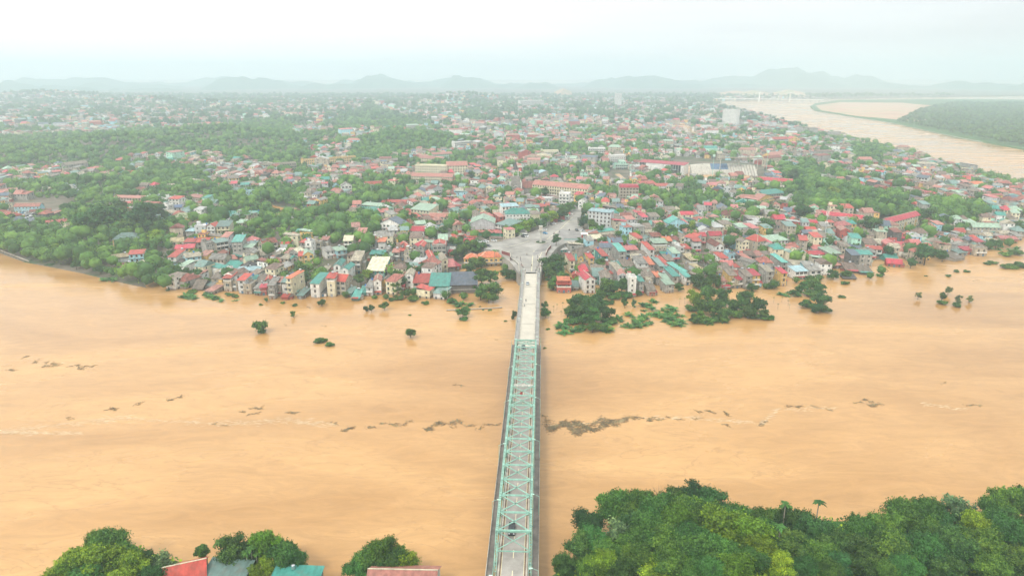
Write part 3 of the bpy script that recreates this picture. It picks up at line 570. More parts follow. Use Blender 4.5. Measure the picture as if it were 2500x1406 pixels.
# darker worn patches are their own thin sheets of asphalt
for pts in ([(1300, 618), (1318, 603), (1345, 592), (1362, 592), (1352, 600), (1335, 610), (1310, 622), (1302, 625)], [(1225, 606), (1262, 600), (1290, 592), (1272, 598), (1240, 607)], [(1365, 560), (1400, 562), (1440, 576), (1440, 580), (1412, 588), (1385, 586), (1360, 572)]):
    g = MB(); g.slab(PL_(pts, PLZ + .012), .01); struct(g.obj('asphalt_patch', mat('asphalt_patch', (.25, .235, .22), var=.2, scale=.15)))
# red brick embankment walls and parapets at the plaza edge
REDW = mat('red_brick', (.24, .06, .06), var=.2)
def wallthing(pts, z0, z1, m, name, phrase, cat, th=.3):
    root = ob(name, None, loc=(*P(*pts[0], z1), z0)); o = Vector(root.location); g = MB()
    for a, b in zip(pts[:-1], pts[1:]):
        p = Vector((*P(*a, z1), 0)); q = Vector((*P(*b, z1), 0)); n_ = (q - p).normalized(); n_ = Vector((n_.y, -n_.x, 0)) * th / 2
        for zz, hh, mm in ((z0, z1, 0),): g.slab([(p + n_ - o) + Vector((0, 0, z1)), (q + n_ - o) + Vector((0, 0, z1)), (q - n_ - o) + Vector((0, 0, z1)), (p - n_ - o) + Vector((0, 0, z1))], z1 - z0)
    g.obj('wall_face', m, root); g = MB()
    a, b = pts[0], pts[-1]
    for a, b in zip(pts[:-1], pts[1:]):
        p = Vector((*P(*a, z1), z1 + .12)) - o; q = Vector((*P(*b, z1), z1 + .12)) - o; g.bar(p, q, th + .15, .2)
    g.obj('coping', KERB, root); tag(root, phrase, cat); return root
wallthing([(1225, 612), (1246, 618), (1246, 628)], 5, 10.4, REDW, 'brick_wall', 'dark red brick wall at the plaza edge above the yellow villa', 'wall')
wallthing([(1333, 618), (1336, 608), (1345, 598)], 5, 10.0, REDW, 'brick_wall', 'dark red wall beside the plaza near the white awning shed', 'wall')
wallthing([(1246, 629), (1258, 636), (1266, 644), (1268, 664)], 6, 9.0, CONC, 'parapet', 'low concrete parapet curving from the plaza to the bridge head', 'wall')
wallthing([(1320, 664), (1319, 645), (1324, 632)], 6, 9.0, CONC, 'parapet', 'low concrete parapet beside the big tree at the bridge head', 'wall')
wallthing([(1090, 757), (1140, 755), (1200, 752), (1226, 750)], -1, .4, mat('old_wall', (.2, .15, .12)), 'garden_wall', 'low dark wall barely above the flood by the bridge', 'wall', .5)
wallthing([(0, 611), (30, 622), (70, 638)], -1, 1.0, mat('old_wall', (.2, .15, .12)), 'river_wall', 'low dark stone river wall at the grassy left bank', 'wall', .8)
# clock monument on its round island
cx, cy_ = P(1320, 592, PLZ); mon = ob('clock_monument', None, loc=(cx, cy_, PLZ)); MW = mat('monument_stone', (.5, .48, .42), var=.1)
g = MB(); g.tube((0, 0, 0), (0, 0, .35), 4.3, 4.3, 28); g.obj('round_kerb', KERB, mon)
g = MB(); g.tube((0, 0, .35), (0, 0, .45), 3.9, 3.9, 28); g.obj('planting', LEAF, mon)
g = MB(); prof = [(.35, 1.1), (1.2, .8), (3.5, .5), (6, .55), (8, .85), (9.3, 1.5)]
for (a, ra), (b, rb) in zip(prof[:-1], prof[1:]): g.tube((0, 0, a), (0, 0, b), ra, rb, 8, cap=False)
g.box(-1.8, 1.8, -1.8, 1.8, 9.3, 9.7); g.obj('flared_column', MW, mon)
g = MB(); g.box(-1.25, 1.25, -1.25, 1.25, 9.7, 12.6); g.box(-1.45, 1.45, -1.45, 1.45, 12.6, 12.85); g.obj('clock_box', MW, mon)
g = MB(); g.tube((0, -1.26, 11.15), (0, -1.3, 11.15), .85, .85, 20); g.tube((-1.26, 0, 11.15), (-1.3, 0, 11.15), .85, .85, 20); f_ = g.obj('clock_face', mat('clock_dial', (.5, .4, .33)), mon)
g = MB(); g.tube((0, 0, 12.85), (0, 0, 19), .1, .05, 6); g.box(-1.1, 1.1, -.05, .05, 17.6, 17.8); g.obj('mast', GREEN, mon)
tag(mon, 'white clock monument on a flared column in the round island of the plaza', 'monument', fixed=True)

# ------------------------------------------------------------------ vehicles
TYRE = mat('tyre', (.02, .02, .02)); LAMPW = mat('headlight_glass', (.7, .72, .72), rough=.2); REDL = mat('tail_lamp', (.4, .02, .02))
def carmesh(prof_lo, w, m):
    """body from a side profile (y,z) list, extruded across x with tucked-in sides"""
    g = MB(); n = len(prof_lo)
    for k, (xs, ins) in enumerate(((-w / 2, 0), (w / 2, 0))): pass
    ring = lambda x: [(x, y, z) for y, z in prof_lo]
    A, B = ring(-w / 2), ring(w / 2); i0 = len(g.v); g.v += A + B
    g.f.append(tuple(range(n))); g.m.append(0); g.f.append(tuple(range(2 * n - 1, n - 1, -1))); g.m.append(0)
    for i in range(n): j = (i + 1) % n; g.f.append((i, n + i, n + j, j)); g.m.append(0)
    return g
CARP = {}
def carparts(kind):
    if kind in CARP: return CARP[kind]
    Lc, w, h, hood, sl = dict(sedan=(4.5, 1.75, 1.42, .95, .55), suv=(4.7, 1.9, 1.75, 1.15, .35), van=(5.2, 1.95, 2.2, 1.15, .2), hatch=(3.9, 1.7, 1.5, 1.0, .3))[kind]
    a = Lc / 2; fr = -a; bt = .28
    lo = [(-a, bt), (-a, hood * .72), (-a + .25, hood * .9), (-a + (1.15 if kind != 'van' else .7), hood), (a - (.75 if kind == 'sedan' else .12), hood), (a, hood * .85), (a, bt)]
    c0 = -a + (1.15 if kind != 'van' else .7); c1 = a - (.75 if kind == 'sedan' else .12)
    cab = [(c0, hood), (c0 + (.65 if kind != 'van' else .45), h), (c1 - sl, h), (c1, hood)]
    body = carmesh(lo, w, 0); gl = carmesh(cab, w * .86, 0)
    rf = MB(); rf.box(-w * .40, w * .40, c0 + (.7 if kind != 'van' else .5), c1 - sl - .05, h - .01, h + .05)
    wh = []; 
    for sx in (-1, 1):
        for yy in (-a + .85, a - .85): q = MB(); q.tube((sx * (w / 2 - .2), yy, .33), (sx * (w / 2 + .02), yy, .33), .33, .33, 14); wh.append(q.mesh('wheel', TYRE))
    hl = []
    for sx in (-1, 1): q = MB(); q.box(sx * w * .34 - .22, sx * w * .34 + .22, -a - .03, -a + .12, hood * .66, hood * .84); hl.append(q.mesh('headlight', LAMPW))
    tl = []
    for sx in (-1, 1): q = MB(); q.box(sx * w * .38 - .14, sx * w * .38 + .14, a - .08, a + .03, hood * .62, hood * .85); tl.append(q.mesh('tail_light', REDL))
    CARP[kind] = (body, gl, rf, wh, hl, tl, {}); return CARP[kind]
PAINT = dict(white=(.75, .75, .74), black=(.02, .022, .025), silver=(.35, .38, .4), blue=(.05, .25, .45), green=(.1, .5, .25), red=(.45, .03, .03), grey=(.15, .16, .17), yellow=(.7, .45, .05))
def car(loc, rz, kind, col, phrase, group=None):
    b, gl, rf, wh, hl, tl, cache = carparts(kind)
    if col not in cache:
        pm = mat('car_paint_' + col, PAINT[col], rough=.25, spec=.5, var=.03, randv=0); cache[col] = (b.mesh('body', pm), rf.mesh('roof_panel', pm))
    r = ob('parked_car' if group else 'car', None, loc=loc, rz=rz); ob('body', cache[col][0], r); ob('roof_panel', cache[col][1], r)
    if 'gm' not in cache: cache['gm'] = gl.mesh('cabin_glass', GLASS)
    ob('cabin_glass', cache['gm'], r)
    for m_ in wh: ob('wheel', m_, r)
    for m_ in hl: ob('headlight', m_, r)
    for m_ in tl: ob('tail_light', m_, r)
    tag(r, phrase, 'van' if kind == 'van' else 'car', group); return r
def on_bridge(px, py):
    x, y = P(px, py, DECK); return (x, y, DECK + .01)
car(on_bridge(1249.5, 1296), -BAZ, 'suv', 'black', 'black car with bright headlights driving under the near portal of the bridge')
car(on_bridge(1277.5, 850), -BAZ, 'sedan', 'black', 'dark car driving under the far end of the truss')
car(on_bridge(1288, 694), -BAZ, 'sedan', 'silver', 'dark silver car on the pale approach span')
def plz(px, py, z=PLZ): x, y = P(px, py, z); return (x, y, z + .02)
for (px, py, rz, kind, col, ph) in [(1283, 578, 55, 'van', 'white', 'white minibus parked under the roadside trees by the plaza'), (1331, 571, 50, 'hatch', 'blue', 'blue pickup car behind the clock monument'), (1330, 562, 60, 'hatch', 'white', 'white car right behind the clock monument'),
        (1352, 547, 45, 'sedan', 'white', 'white car at the roadside trees beyond the monument'), (1368, 542, 45, 'suv', 'grey', 'dark car in the tree shade beside the avenue'), (1373, 541, 130, 'hatch', 'green', 'green taxi car at the avenue kerb'), (1382, 536, 130, 'sedan', 'white', 'white car just past the green taxi'),
        (1392, 524, 80, 'sedan', 'white', 'white car crossing the avenue by the trees'), (1206, 589, 85, 'sedan', 'white', 'white car parked alone by the green netting'), (1181, 592, 80, 'sedan', 'white', 'white car in the parked row by the green netting'), (1188, 591, 80, 'hatch', 'white', 'second white car in the row by the green netting'),
        (1166, 592, 40, 'sedan', 'white', 'white car at the left end of the plaza under a tree'), (1192, 602, 70, 'suv', 'grey', 'grey car under the tree left of the plaza'), (1408, 564, 10, 'suv', 'black', 'black car parked at the kiosk row'), (1416, 564, 10, 'sedan', 'white', 'white car parked beside the black one at the kiosks'), (1424, 565, 10, 'sedan', 'silver', 'silver car at the kiosk row'),
        (1431, 581, 80, 'sedan', 'white', 'white car before the red kiosk'), (1277, 579, 30, 'hatch', 'black', 'black car behind the white minibus')]:
    car(plz(px, py), R(rz), kind, col, ph, 'cars parked around the plaza')
# crowded car park behind the dark roofs on the left
k = 0
for row, (a, b, n_) in enumerate([((38, 522), (130, 516), 10), ((58, 529), (150, 521), 9), ((68, 535), (140, 528), 8), ((40, 515), (62, 513), 3)]):
    for i in range(n_):
        t = (i + random.uniform(-.15, .15)) / n_; px = a[0] + (b[0] - a[0]) * t; py = a[1] + (b[1] - a[1]) * t; x, y = P(px, py, 7.35); z = 7.3
        c_ = random.choice(['white', 'white', 'blue', 'silver', 'grey', 'yellow', 'black'])
        car((x, y, z + .1), R(random.choice((0, 180)) + random.uniform(-15, 15)), random.choice(['sedan', 'hatch', 'van', 'suv']), c_, '%s car in a packed parking row' % c_, 'cars in the crowded car park')

# ------------------------------------------------------------------ people and motorbikes
def skin_body(name, joints, edges, m):
    me = bpy.data.meshes.new(name); me.from_pydata([j[0] for j in joints], edges, []); me.materials.append(m)
    o = bpy.data.objects.new(name, me); COL.objects.link(o); md = o.modifiers.new('s', 'SKIN')
    for i, j in enumerate(joints): me.skin_vertices[0].data[i].radius = (j[1], j[1] * .85)
    me.skin_vertices[0].data[0].use_root = True
    sb = o.modifiers.new('u', 'SUBSURF'); sb.levels = 1
    dg = bpy.context.evaluated_depsgraph_get(); em = bpy.data.meshes.new_from_object(o.evaluated_get(dg)); bpy.data.objects.remove(o); em.name = name; em.materials.clear(); em.materials.append(m); return em
SKIN = mat('skin', (.42, .24, .15), var=.03)
def humanoid(seated):
    if seated: J = [((0, 0, .85), .15), ((0, -.05, 1.15), .16), ((0, -.08, 1.38), .13), ((0, -.1, 1.5), .06), ((0, -.12, 1.62), .11), ((0, -.12, 1.72), .08),
                    ((.2, -.08, 1.36), .055), ((.25, -.3, 1.15), .045), ((.24, -.52, 1.1), .035), ((-.2, -.08, 1.36), .055), ((-.25, -.3, 1.15), .045), ((-.24, -.52, 1.1), .035),
                    ((.13, -.12, .82), .09), ((.17, -.42, .78), .07), ((.17, -.35, .38), .05), ((.17, -.46, .33), .04), ((-.13, -.12, .82), .09), ((-.17, -.42, .78), .07), ((-.17, -.35, .38), .05), ((-.17, -.46, .33), .04)]
    else: J = [((0, 0, .92), .14), ((0, 0, 1.15), .13), ((0, 0, 1.36), .14), ((0, 0, 1.47), .06), ((0, -.02, 1.58), .1), ((0, -.02, 1.68), .08),
               ((.2, 0, 1.36), .055), ((.24, 0, 1.1), .045), ((.25, -.06, .86), .035), ((-.2, 0, 1.36), .055), ((-.24, 0, 1.1), .045), ((-.25, -.06, .86), .035),
               ((.1, 0, .85), .085), ((.11, -.02, .48), .065), ((.11, .02, .1), .045), ((.11, -.1, .04), .04), ((-.1, 0, .85), .085), ((-.11, .05, .48), .065), ((-.11, .08, .1), .045), ((-.11, -.04, .04), .04)]
    E_ = [(0, 1), (1, 2), (2, 3), (3, 4), (4, 5), (2, 6), (6, 7), (7, 8), (2, 9), (9, 10), (10, 11), (0, 12), (12, 13), (13, 14), (14, 15), (0, 16), (16, 17), (17, 18), (18, 19)]
    body = skin_body('person', J, E_, SKIN)
    sh = [(J[i][0], J[i][1] + .025) for i in (0, 1, 2, 6, 7, 9, 10)]; shirt = skin_body('shirt', sh, [(0, 1), (1, 2), (2, 3), (3, 4), (2, 5), (5, 6)], SKIN)
    tr = [(J[i][0], J[i][1] + .02) for i in (0, 12, 13, 14, 16, 17, 18)]; tro = skin_body('trousers', tr, [(0, 1), (1, 2), (2, 3), (0, 4), (4, 5), (5, 6)], SKIN)
    V, Fi = ico((J[5][0][0], J[5][0][1] + .02, J[5][0][2] - .03), (.115, .125, .11)); hair = MB(); hair.v = [tuple(v) for v in V]; hair.f = [tuple(f) for f in Fi]; hair.m = [0] * len(Fi)
    return body, shirt, tro, hair
HUM = {s: humanoid(s) for s in (False, True)}
CLO = dict(white=(.7, .7, .68), dark=(.03, .03, .04), blue=(.05, .12, .35), red=(.5, .05, .05), green=(.08, .2, .12), grey=(.25, .25, .25), yellow=(.7, .5, .1)); HCACHE = {}
def person(loc, rz, shirt, trou, phrase, seated=False, group='people at the bridge head', parent=None):
    b, s_, t_, h_ = HUM[seated]; key = (seated, shirt, trou)
    if key not in HCACHE:
        a = s_.copy(); a.materials.clear(); a.materials.append(mat('cloth_' + shirt, CLO[shirt])); c = t_.copy(); c.materials.clear(); c.materials.append(mat('cloth_' + trou, CLO[trou])); HCACHE[key] = (a, c)
    if 'h' not in HCACHE: HCACHE['h'] = h_.mesh('hair', mat('hair', (.01, .01, .01)))
    r = ob('person', b, loc=loc, rz=rz); ob('shirt', HCACHE[key][0], r); ob('trousers', HCACHE[key][1], r); ob('hair', HCACHE['h'], r); tag(r, phrase, 'person', group); return r
def bikemesh():
    f = MB(); f.box(-.1, .1, -.3, .75, .62, .82); f.box(-.09, .09, -.45, .5, .3, .6); f.bar((0, -.62, .3), (0, -.45, 1.05), .07); f.bar((-.32, -.42, 1.08), (.32, -.42, 1.08), .04); f.box(-.09, .09, -.62, -.42, .8, 1.0); f.box(-.06, .06, .6, .9, .45, .7)
    w = []
    for y in (-.65, .62): q = MB(); q.tube((-.05, y, .3), (.05, y, .3), .3, .3, 16); w.append(q.mesh('wheel', TYRE))
    s_ = MB(); s_.box(-.12, .12, -.1, .65, .8, .87)
    return f, w, s_.mesh('seat', TYRE)
BK = bikemesh(); BKM = {}
def bike(loc, rz, col, phrase, rider=None, group='motorbikes on the roadway'):
    if col not in BKM: BKM[col] = BK[0].mesh('frame', mat('bike_' + col, PAINT[col], rough=.3))
    r = ob('motorbike', None, loc=loc, rz=rz); ob('frame', BKM[col], r); ob('seat', BK[2], r)
    for m_ in BK[1]: ob('wheel', m_, r)
    tag(r, phrase, 'motorbike', group)
    if rider: person(tuple(np.array(loc) + np.array((math.sin(-rz) * .15, math.cos(rz) * .15, 0))), rz, rider[0], rider[1], 'person in %s shirt riding %s' % (rider[0], rider[2]), True, 'motorbike riders')
for (px, py, col, rd_, ph) in [(1284, 736, 'black', ('dark', 'dark', 'the black motorbike farther up the approach'), 'black motorbike farther up the pale approach span'), (1281, 747, 'silver', ('white', 'grey', 'the silver motorbike on the approach'), 'silver motorbike closer down the pale approach span'),
        (1298, 650, 'black', ('dark', 'dark', 'the motorbike at the bridge head'), 'dark motorbike alone in the middle of the bridge head'), (1243, 1203, 'black', ('grey', 'dark', 'the motorbike inside the truss'), 'dark motorbike by the left kerb inside the truss')]:
    bike(on_bridge(px, py), -BAZ + (math.pi if py < 700 else 0), col, ph, rd_)
for (px, py, s_, rz) in [(1348, 551, 'white', 120), (1390, 563, 'dark', 40), (1353, 572, 'red', 100)]:
    bike(plz(px, py), R(rz), 'grey', 'small motorbike crossing the plaza', (s_, 'dark', 'a motorbike across the plaza'), 'motorbikes crossing the plaza')
person(plz(1286.5, 624), 0, 'grey', 'dark', 'person in grey walking alone in the middle of the plaza mouth', group=None)
k = 0
for (px, py) in [(1271, 632), (1270.5, 636), (1272, 640), (1262, 631), (1273, 646), (1276, 654), (1278, 655), (1274.5, 652), (1272, 650), (1282.5, 663), (1308, 663), (1311, 655), (1312, 659), (1310, 660), (1314, 651), (1316.5, 657), (1316, 666), (1313, 632), (1312, 628), (1316, 636), (1314, 640), (1316, 647), (1316, 682), (1271, 675), (1317.5, 661), (1319, 654)]:
    k += 1; s_ = random.choice(['white', 'dark', 'blue', 'red', 'grey', 'dark']); sd_ = 'left' if px < 1295 else 'right'
    person(plz(px, py), random.uniform(0, 6), s_, 'dark', 'person in a %s top standing at the %s side of the bridge head' % (s_, sd_))
for (px, py) in [(1258, 1340 - 420), (1300, 1012)]: pass
for i, (px, py, c_) in enumerate([(1424, 588, 'red'), (1417, 590, 'white'), (1412, 585, 'dark'), (1366, 568, 'dark')]):
    person(plz(px, py), i, c_, 'dark', 'person in a %s top standing near the red kiosk' % c_, group='people near the kiosks')

# ------------------------------------------------------------------ houses
def winmesh(w, h, wood):
    g = MB(); t = .09; m = 0
    for a in ((-w / 2 - t, -w / 2, -h / 2 - t, h / 2 + t), (w / 2, w / 2 + t, -h / 2 - t, h / 2 + t), (-w / 2, w / 2, h / 2, h / 2 + t), (-w / 2, w / 2, -h / 2 - t, -h / 2)): g.box(a[0], a[1], -.1, .02, a[2], a[3], 0)
    g.box(-w / 2 - .18, w / 2 + .18, -.2, .02, -h / 2 - t - .09, -h / 2 - t, 0); g.box(-.03, .03, -.06, .0, -h / 2, h / 2, 0)
    f = g.mesh('window', [WOODT if wood else TRIM]); p = MB(); p.poly([(-w / 2, -.015, -h / 2), (w / 2, -.015, -h / 2), (w / 2, -.015, h / 2), (-w / 2, -.015, h / 2)]); return f, p.mesh('pane', GLASS)
WIN = [winmesh(1.0, 1.3, False), winmesh(1.6, 1.4, False), winmesh(1.1, 1.5, True), winmesh(2.2, 1.7, False)]
_g = MB(); _g.box(-.75, .75, -.08, .02, 0, 2.3, 0); _g.box(-.62, .62, -.11, -.08, .1, 2.15, 1); DOORS = [_g.mesh('door', [WOODT, mat('door_blue', (.08, .16, .22))]), _g.mesh('door', [TRIM, WOODT]), _g.mesh('door', [mat('shutter_grey', (.3, .32, .32)), mat('shutter_grey', (.3, .32, .32))])]
_g = MB(); _g.tube((-.7, 0, .75), (.7, 0, .75), .5, .5, 14); _g.box(-.6, .6, -.4, .4, 0, .22); TANKS = [_g.mesh('water_tank', STEEL)]
_g = MB(); _g.tube((0, 0, 0), (0, 0, 1.1), .5, .5, 12); _g.tube((0, 0, 1.1), (0, 0, 1.3), .5, .15, 12); TANKS += [_g.mesh('water_tank', BLUEP), _g.mesh('water_tank', STEEL)]
FOOT = []   # footprints (x,y,r)
NH = [0]; LAST = []
def house(cx, cy, z0, rz, w, d, fl, rf, rc, wc, detail=2, group='houses of the flooded town', phrase=None, cat='house', name='house', fh=3.15, open_top=False, rise=None):
    """footprint w x d centred on (cx,cy); local -y is the front"""
    NH[0] += 1; rd = random.Random(NH[0] * 13 + 5); H = fl * fh; hw, hd = w / 2, d / 2; W = wm(wc); RM = rm(rc)
    r = ob(name, None, loc=(cx, cy, z0), rz=rz); FOOT.append((cx, cy, math.hypot(hw, hd), rz, hw, hd))
    top = H - (fh * .75 if open_top else 0); slope_h = min(d, 14) * (.13 if rise is None else rise)
    g = MB(); g.box(-hw, hw, -hd, hd, -2.5, top, 0)
    if detail: 
        for k in range(1, int(math.ceil(fl))):
            if k * fh < top - 1: g.box(-hw - .08, hw + .08, -hd - .14, -hd + .1, k * fh - .14, k * fh + .08, 1)
    if rf == 's': g.v += []; g.poly([(-hw, -hd, top), (-hw, hd, top), (-hw, hd, top + slope_h)], 0); g.poly([(hw, -hd, top), (hw, hd, top + slope_h), (hw, hd, top)], 0); g.poly([(-hw, hd, top), (hw, hd, top), (hw, hd, top + slope_h), (-hw, hd, top + slope_h)], 0)
    gh = (w if rf == 'g' else d) * .5 * (.62 if rise is None else rise * 2) if rf in 'gxhm' else 0
    if rf in 'gxh': gh = min(gh, 4.2)
    if rf == 'g':
        for s_ in (-1, 1): g.poly([(-hw, s_ * hd, top), (hw, s_ * hd, top), (0, s_ * hd, top + gh)][::s_ * -1 or 1], 0)
    if rf == 'x':
        for s_ in (-1, 1): g.poly([(s_ * hw, -hd, top), (s_ * hw, hd, top), (s_ * hw, 0, top + gh)][::s_], 0)
    if open_top:
        for sx in (-1, 1):
            for sy in (-1, 1): g.box(sx * (hw - .3) - .15, sx * (hw - .3) + .15, sy * (hd - .3) - .15, sy * (hd - .3) + .15, top, H + (slope_h if sy > 0 and rf == 's' else 0), 1)
        g.box(-hw, hw, -hd - .02, -hd + .12, top, top + .9, 1); g.box(-hw, -hw + .12, -hd, hd, top, top + .9, 1); g.box(hw - .12, hw, -hd, hd, top, top + .9, 1)
    if rf == 'c':
        n = 8; pr = [(-hd + 2 * hd * i / n, top + slope_h * 1.2 * math.sin(math.pi * .5 * i / n)) for i in range(n + 1)]
        for s_ in (-1, 1): g.poly([(s_ * hw, hd, top)] + [(s_ * hw, -hd, top)] + [(s_ * hw, y, z) for y, z in pr[1:]], 0)
        g.poly([(-hw, hd, top), (hw, hd, top), (hw, hd, pr[-1][1]), (-hw, hd, pr[-1][1])], 0)
    g.obj('wall', [W, wm('white') if wc in ('yellow', 'lb', 'cream', 'mint') else TRIM], r)
    e = .45; q = MB(); th = .12; t0 = (H if open_top else top)
    if rf == 's': q.slab([(-hw - e, -hd - e * 1.6, t0 + .04 - .1), (hw + e, -hd - e * 1.6, t0 + .04 - .1), (hw + e, hd + e, t0 + slope_h + .14), (-hw - e, hd + e, t0 + slope_h + .14)], th)
    elif rf == 'g':
        k = gh / hw
        for s_ in (-1, 1): q.slab([(0, -hd - e, top + gh + .14), (0, hd + e, top + gh + .14), (s_ * (hw + e), hd + e, top - e * k + .14), (s_ * (hw + e), -hd - e, top - e * k + .14)], th)
        q.box(-.14, .14, -hd - e, hd + e, top + gh + .1, top + gh + .26, 1)
    elif rf == 'x':
        k = gh / hd
        for s_ in (-1, 1): q.slab([(-hw - e, 0, top + gh + .14), (hw + e, 0, top + gh + .14), (hw + e, s_ * (hd + e), top - e * k + .14), (-hw - e, s_ * (hd + e), top - e * k + .14)], th)
        q.box(-hw - e, hw + e, -.14, .14, top + gh + .1, top + gh + .26, 1)
    elif rf == 'h':
        m_ = min(hw, hd) * .92; rx, ry = hw - m_, hd - m_; X, Y = hw + e, hd + e; zb = top + .02; zt = top + gh + .1
        a = [(-X, -Y, zb), (X, -Y, zb), (X, Y, zb), (-X, Y, zb)]; b = [(-rx, -ry, zt), (rx, -ry, zt), (rx, ry, zt), (-rx, ry, zt)]
        for i in range(4): j = (i + 1) % 4; q.poly([a[i], a[j], b[j], b[i]])
        q.poly(b); q.poly(a[::-1])
        for i in range(4): q.bar(Vector(a[i]) + Vector((0, 0, .05)), Vector(b[i]) + Vector((0, 0, .05)), .22, .14, 1)
    elif rf == 'm':      # mansard
        zt = top + 2.6; q.poly([(-hw - .3, -hd - .3, top), (hw + .3, -hd - .3, top), (hw - .6, -hd + .7, zt), (-hw + .6, -hd + .7, zt)]); q.poly([(hw + .3, -hd - .3, top), (hw + .3, hd + .3, top), (hw - .6, hd - .7, zt), (hw - .6, -hd + .7, zt)])
        q.poly([(hw + .3, hd + .3, top), (-hw - .3, hd + .3, top), (-hw + .6, hd - .7, zt), (hw - .6, hd - .7, zt)]); q.poly([(-hw - .3, hd + .3, top), (-hw - .3, -hd - .3, top), (-hw + .6, -hd + .7, zt), (-hw + .6, hd - .7, zt)]); q.poly([(-hw + .6, -hd + .7, zt), (hw - .6, -hd + .7, zt), (hw - .6, hd - .7, zt), (-hw + .6, hd - .7, zt)])
    elif rf == 'c':
        pr2 = [(-hd - e, top - .05)] + pr[1:] + [(hd + e, pr[-1][1] + .02)]
        for a, b in zip(pr2[:-1], pr2[1:]): q.slab([(-hw - e * .7, a[0], a[1] + .13), (hw + e * .7, a[0], a[1] + .13), (hw + e * .7, b[0], b[1] + .13), (-hw - e * .7, b[0], b[1] + .13)], th)
    else:                # flat with parapet
        q.box(-hw - .12, hw + .12, -hd - .12, hd + .12, top + .003, top + .16)
        for a in ((-hw - .12, hw + .12, -hd - .12, -hd + .06), (-hw - .12, hw + .12, hd - .06, hd + .12), (-hw - .12, -hw + .06, -hd + .06, hd - .06), (hw - .06, hw + .12, -hd + .06, hd - .06)): q.box(*a, top + .163, top + .85, 1)
    q.obj('roof', [RM, W if rf == 'f' else (rm('cream') if rc in ('red', 'crimson', 'salmon', 'tealb', 'orange') else RM)], r)
    if rf == 'f' and detail and w > 4 and d > 5:
        s_ = MB(); sw = min(2.6, w * .4); s_.box(-hw + .3, -hw + .3 + sw, hd - 3.4, hd - .4, top + .165, top + 2.5, 0); s_.box(-hw + .1, -hw + .5 + sw, hd - 3.6, hd - .2, top + 2.5, top + 2.62, 1)
        s_.obj('stair_hut', [W, rm(rd.choice(['teal', 'red', 'grey', 'beige', 'white']))], r)
    if detail >= 2 and rf in 'fs' and rd.random() < .6:
        tk = ob('water_tank', TANKS[rd.choice([0, 0, 2, 2, 1])], r, loc=(rd.uniform(-hw + .9, hw - .9), hd - 1.2 if rf == 'f' else hd - 1, top + (.2 if rf == 'f' else slope_h + .1) if not open_top else H + slope_h))
    if detail >= 2:
        nf = max(1, int(round(top / fh))); nw = max(1, int(w / 2.9)); wi = rd.randrange(4) if w > 5 else rd.randrange(3); fm, pm = WIN[wi]
        if w < 3.4: fm, pm = WIN[0]
        bal = rd.random() < .45 and nf > 1 and w > 3.5
        for f in range(nf):
            zc = f * fh + 1.65
            if zc + .9 > top: continue
            for i in range(nw):
                xx = -hw + w * (i + .5) / nw
                if f == 0 and i == nw // 2: ob('door', DOORS[rd.randrange(3)], r, loc=(xx, -hd, .05)); continue
                o_ = ob('window', fm, r, loc=(xx, -hd - .01, zc)); ob('pane', pm, o_)
            if bal and f >= 1:
                b_ = MB(); b_.box(-hw + .2, hw - .2, -hd - 1.1, -hd - .14, f * fh - .1, f * fh + .05)
                b_.box(-hw + .2, hw - .2, -hd - 1.1, -hd - 1.0, f * fh + .05, f * fh + .9); b_.obj('balcony', [wm('white') if rd.random() < .5 else W], r)
        # flank towards the camera axis
        sgn = -1 if cx > 0 else 1
        camv = math.atan2(-cx, -cy) 
        vx = (-cx) * math.cos(rz) + (-cy) * math.sin(rz)
        sgn = 1 if vx > 0 else -1; ns = min(4, int(d / 4.5))
        for f in range(nf):
            zc = f * fh + 1.7
            if zc + .9 > top: continue
            for i in range(ns):
                if rd.random() < .45: continue
                o_ = ob('window', WIN[0][0], r, loc=(sgn * (hw + .01), -hd + d * (i + .5) / ns, zc), rz=sgn * math.pi / 2); ob('pane', WIN[0][1], o_)
        if rd.random() < .4 and w < 12:
            x_ = MB(); sg = rd.choice((-1, 1)); ew = rd.uniform(1.6, 2.8); y0_ = rd.uniform(-hd + .3, 0); y1_ = y0_ + rd.uniform(2.5, 5); eh = rd.uniform(2.2, max(2.4, top * .8)); xa_, xb_ = sorted((sg * hw, sg * (hw + ew)))
            x_.box(xa_, xb_, y0_, y1_, -2.5, eh); ex_ = x_.obj('extension', wm(rd.choice([wc, 'grey', 'beige', 'redw', 'dark'])), r); x_ = MB(); x_.slab([(xa_ - .2, y0_ - .5, eh + .05), (xb_ + .2, y0_ - .5, eh + .05), (xb_ + .2, y1_ + .2, eh + .6), (xa_ - .2, y1_ + .2, eh + .6)], .08); x_.obj('lean_to_roof', rm(rd.choice(['dirty', 'grey', 'red', 'gteal', 'brownred', 'beige', 'brown'])), ex_)
        if rd.random() < .28:
            a_ = MB(); a_.slab([(-hw + .1, -hd, 2.95), (-hw + .1, -hd - 1.7, 2.5), (hw - .1, -hd - 1.7, 2.5), (hw - .1, -hd, 2.95)][::-1], .07); a_.obj('awning', rm(rd.choice(['red', 'crimson', 'teal', 'gteal', 'grey'])), r)
    flw = {1: 'low', 2: 'two storey', 3: 'three storey', 4: 'four storey', 5: 'five storey'}.get(max(1, int(round(fl))), 'tall')
    rw = {'s': '', 'g': 'gabled ', 'x': 'ridged ', 'h': 'hipped ', 'c': 'curved ', 'f': 'flat ', 'm': 'mansard '}[rf]
    if phrase is None: phrase = ('%s %s house with %s roof' % (flw, WW[wc], (rw + (RW[rc] if rf != 'f' else '')).strip()))
    LAST[:] = [r, w, d, H]
    tag(r, phrase, cat, group, at=(cx, cy, z0 + H * .7)); return r
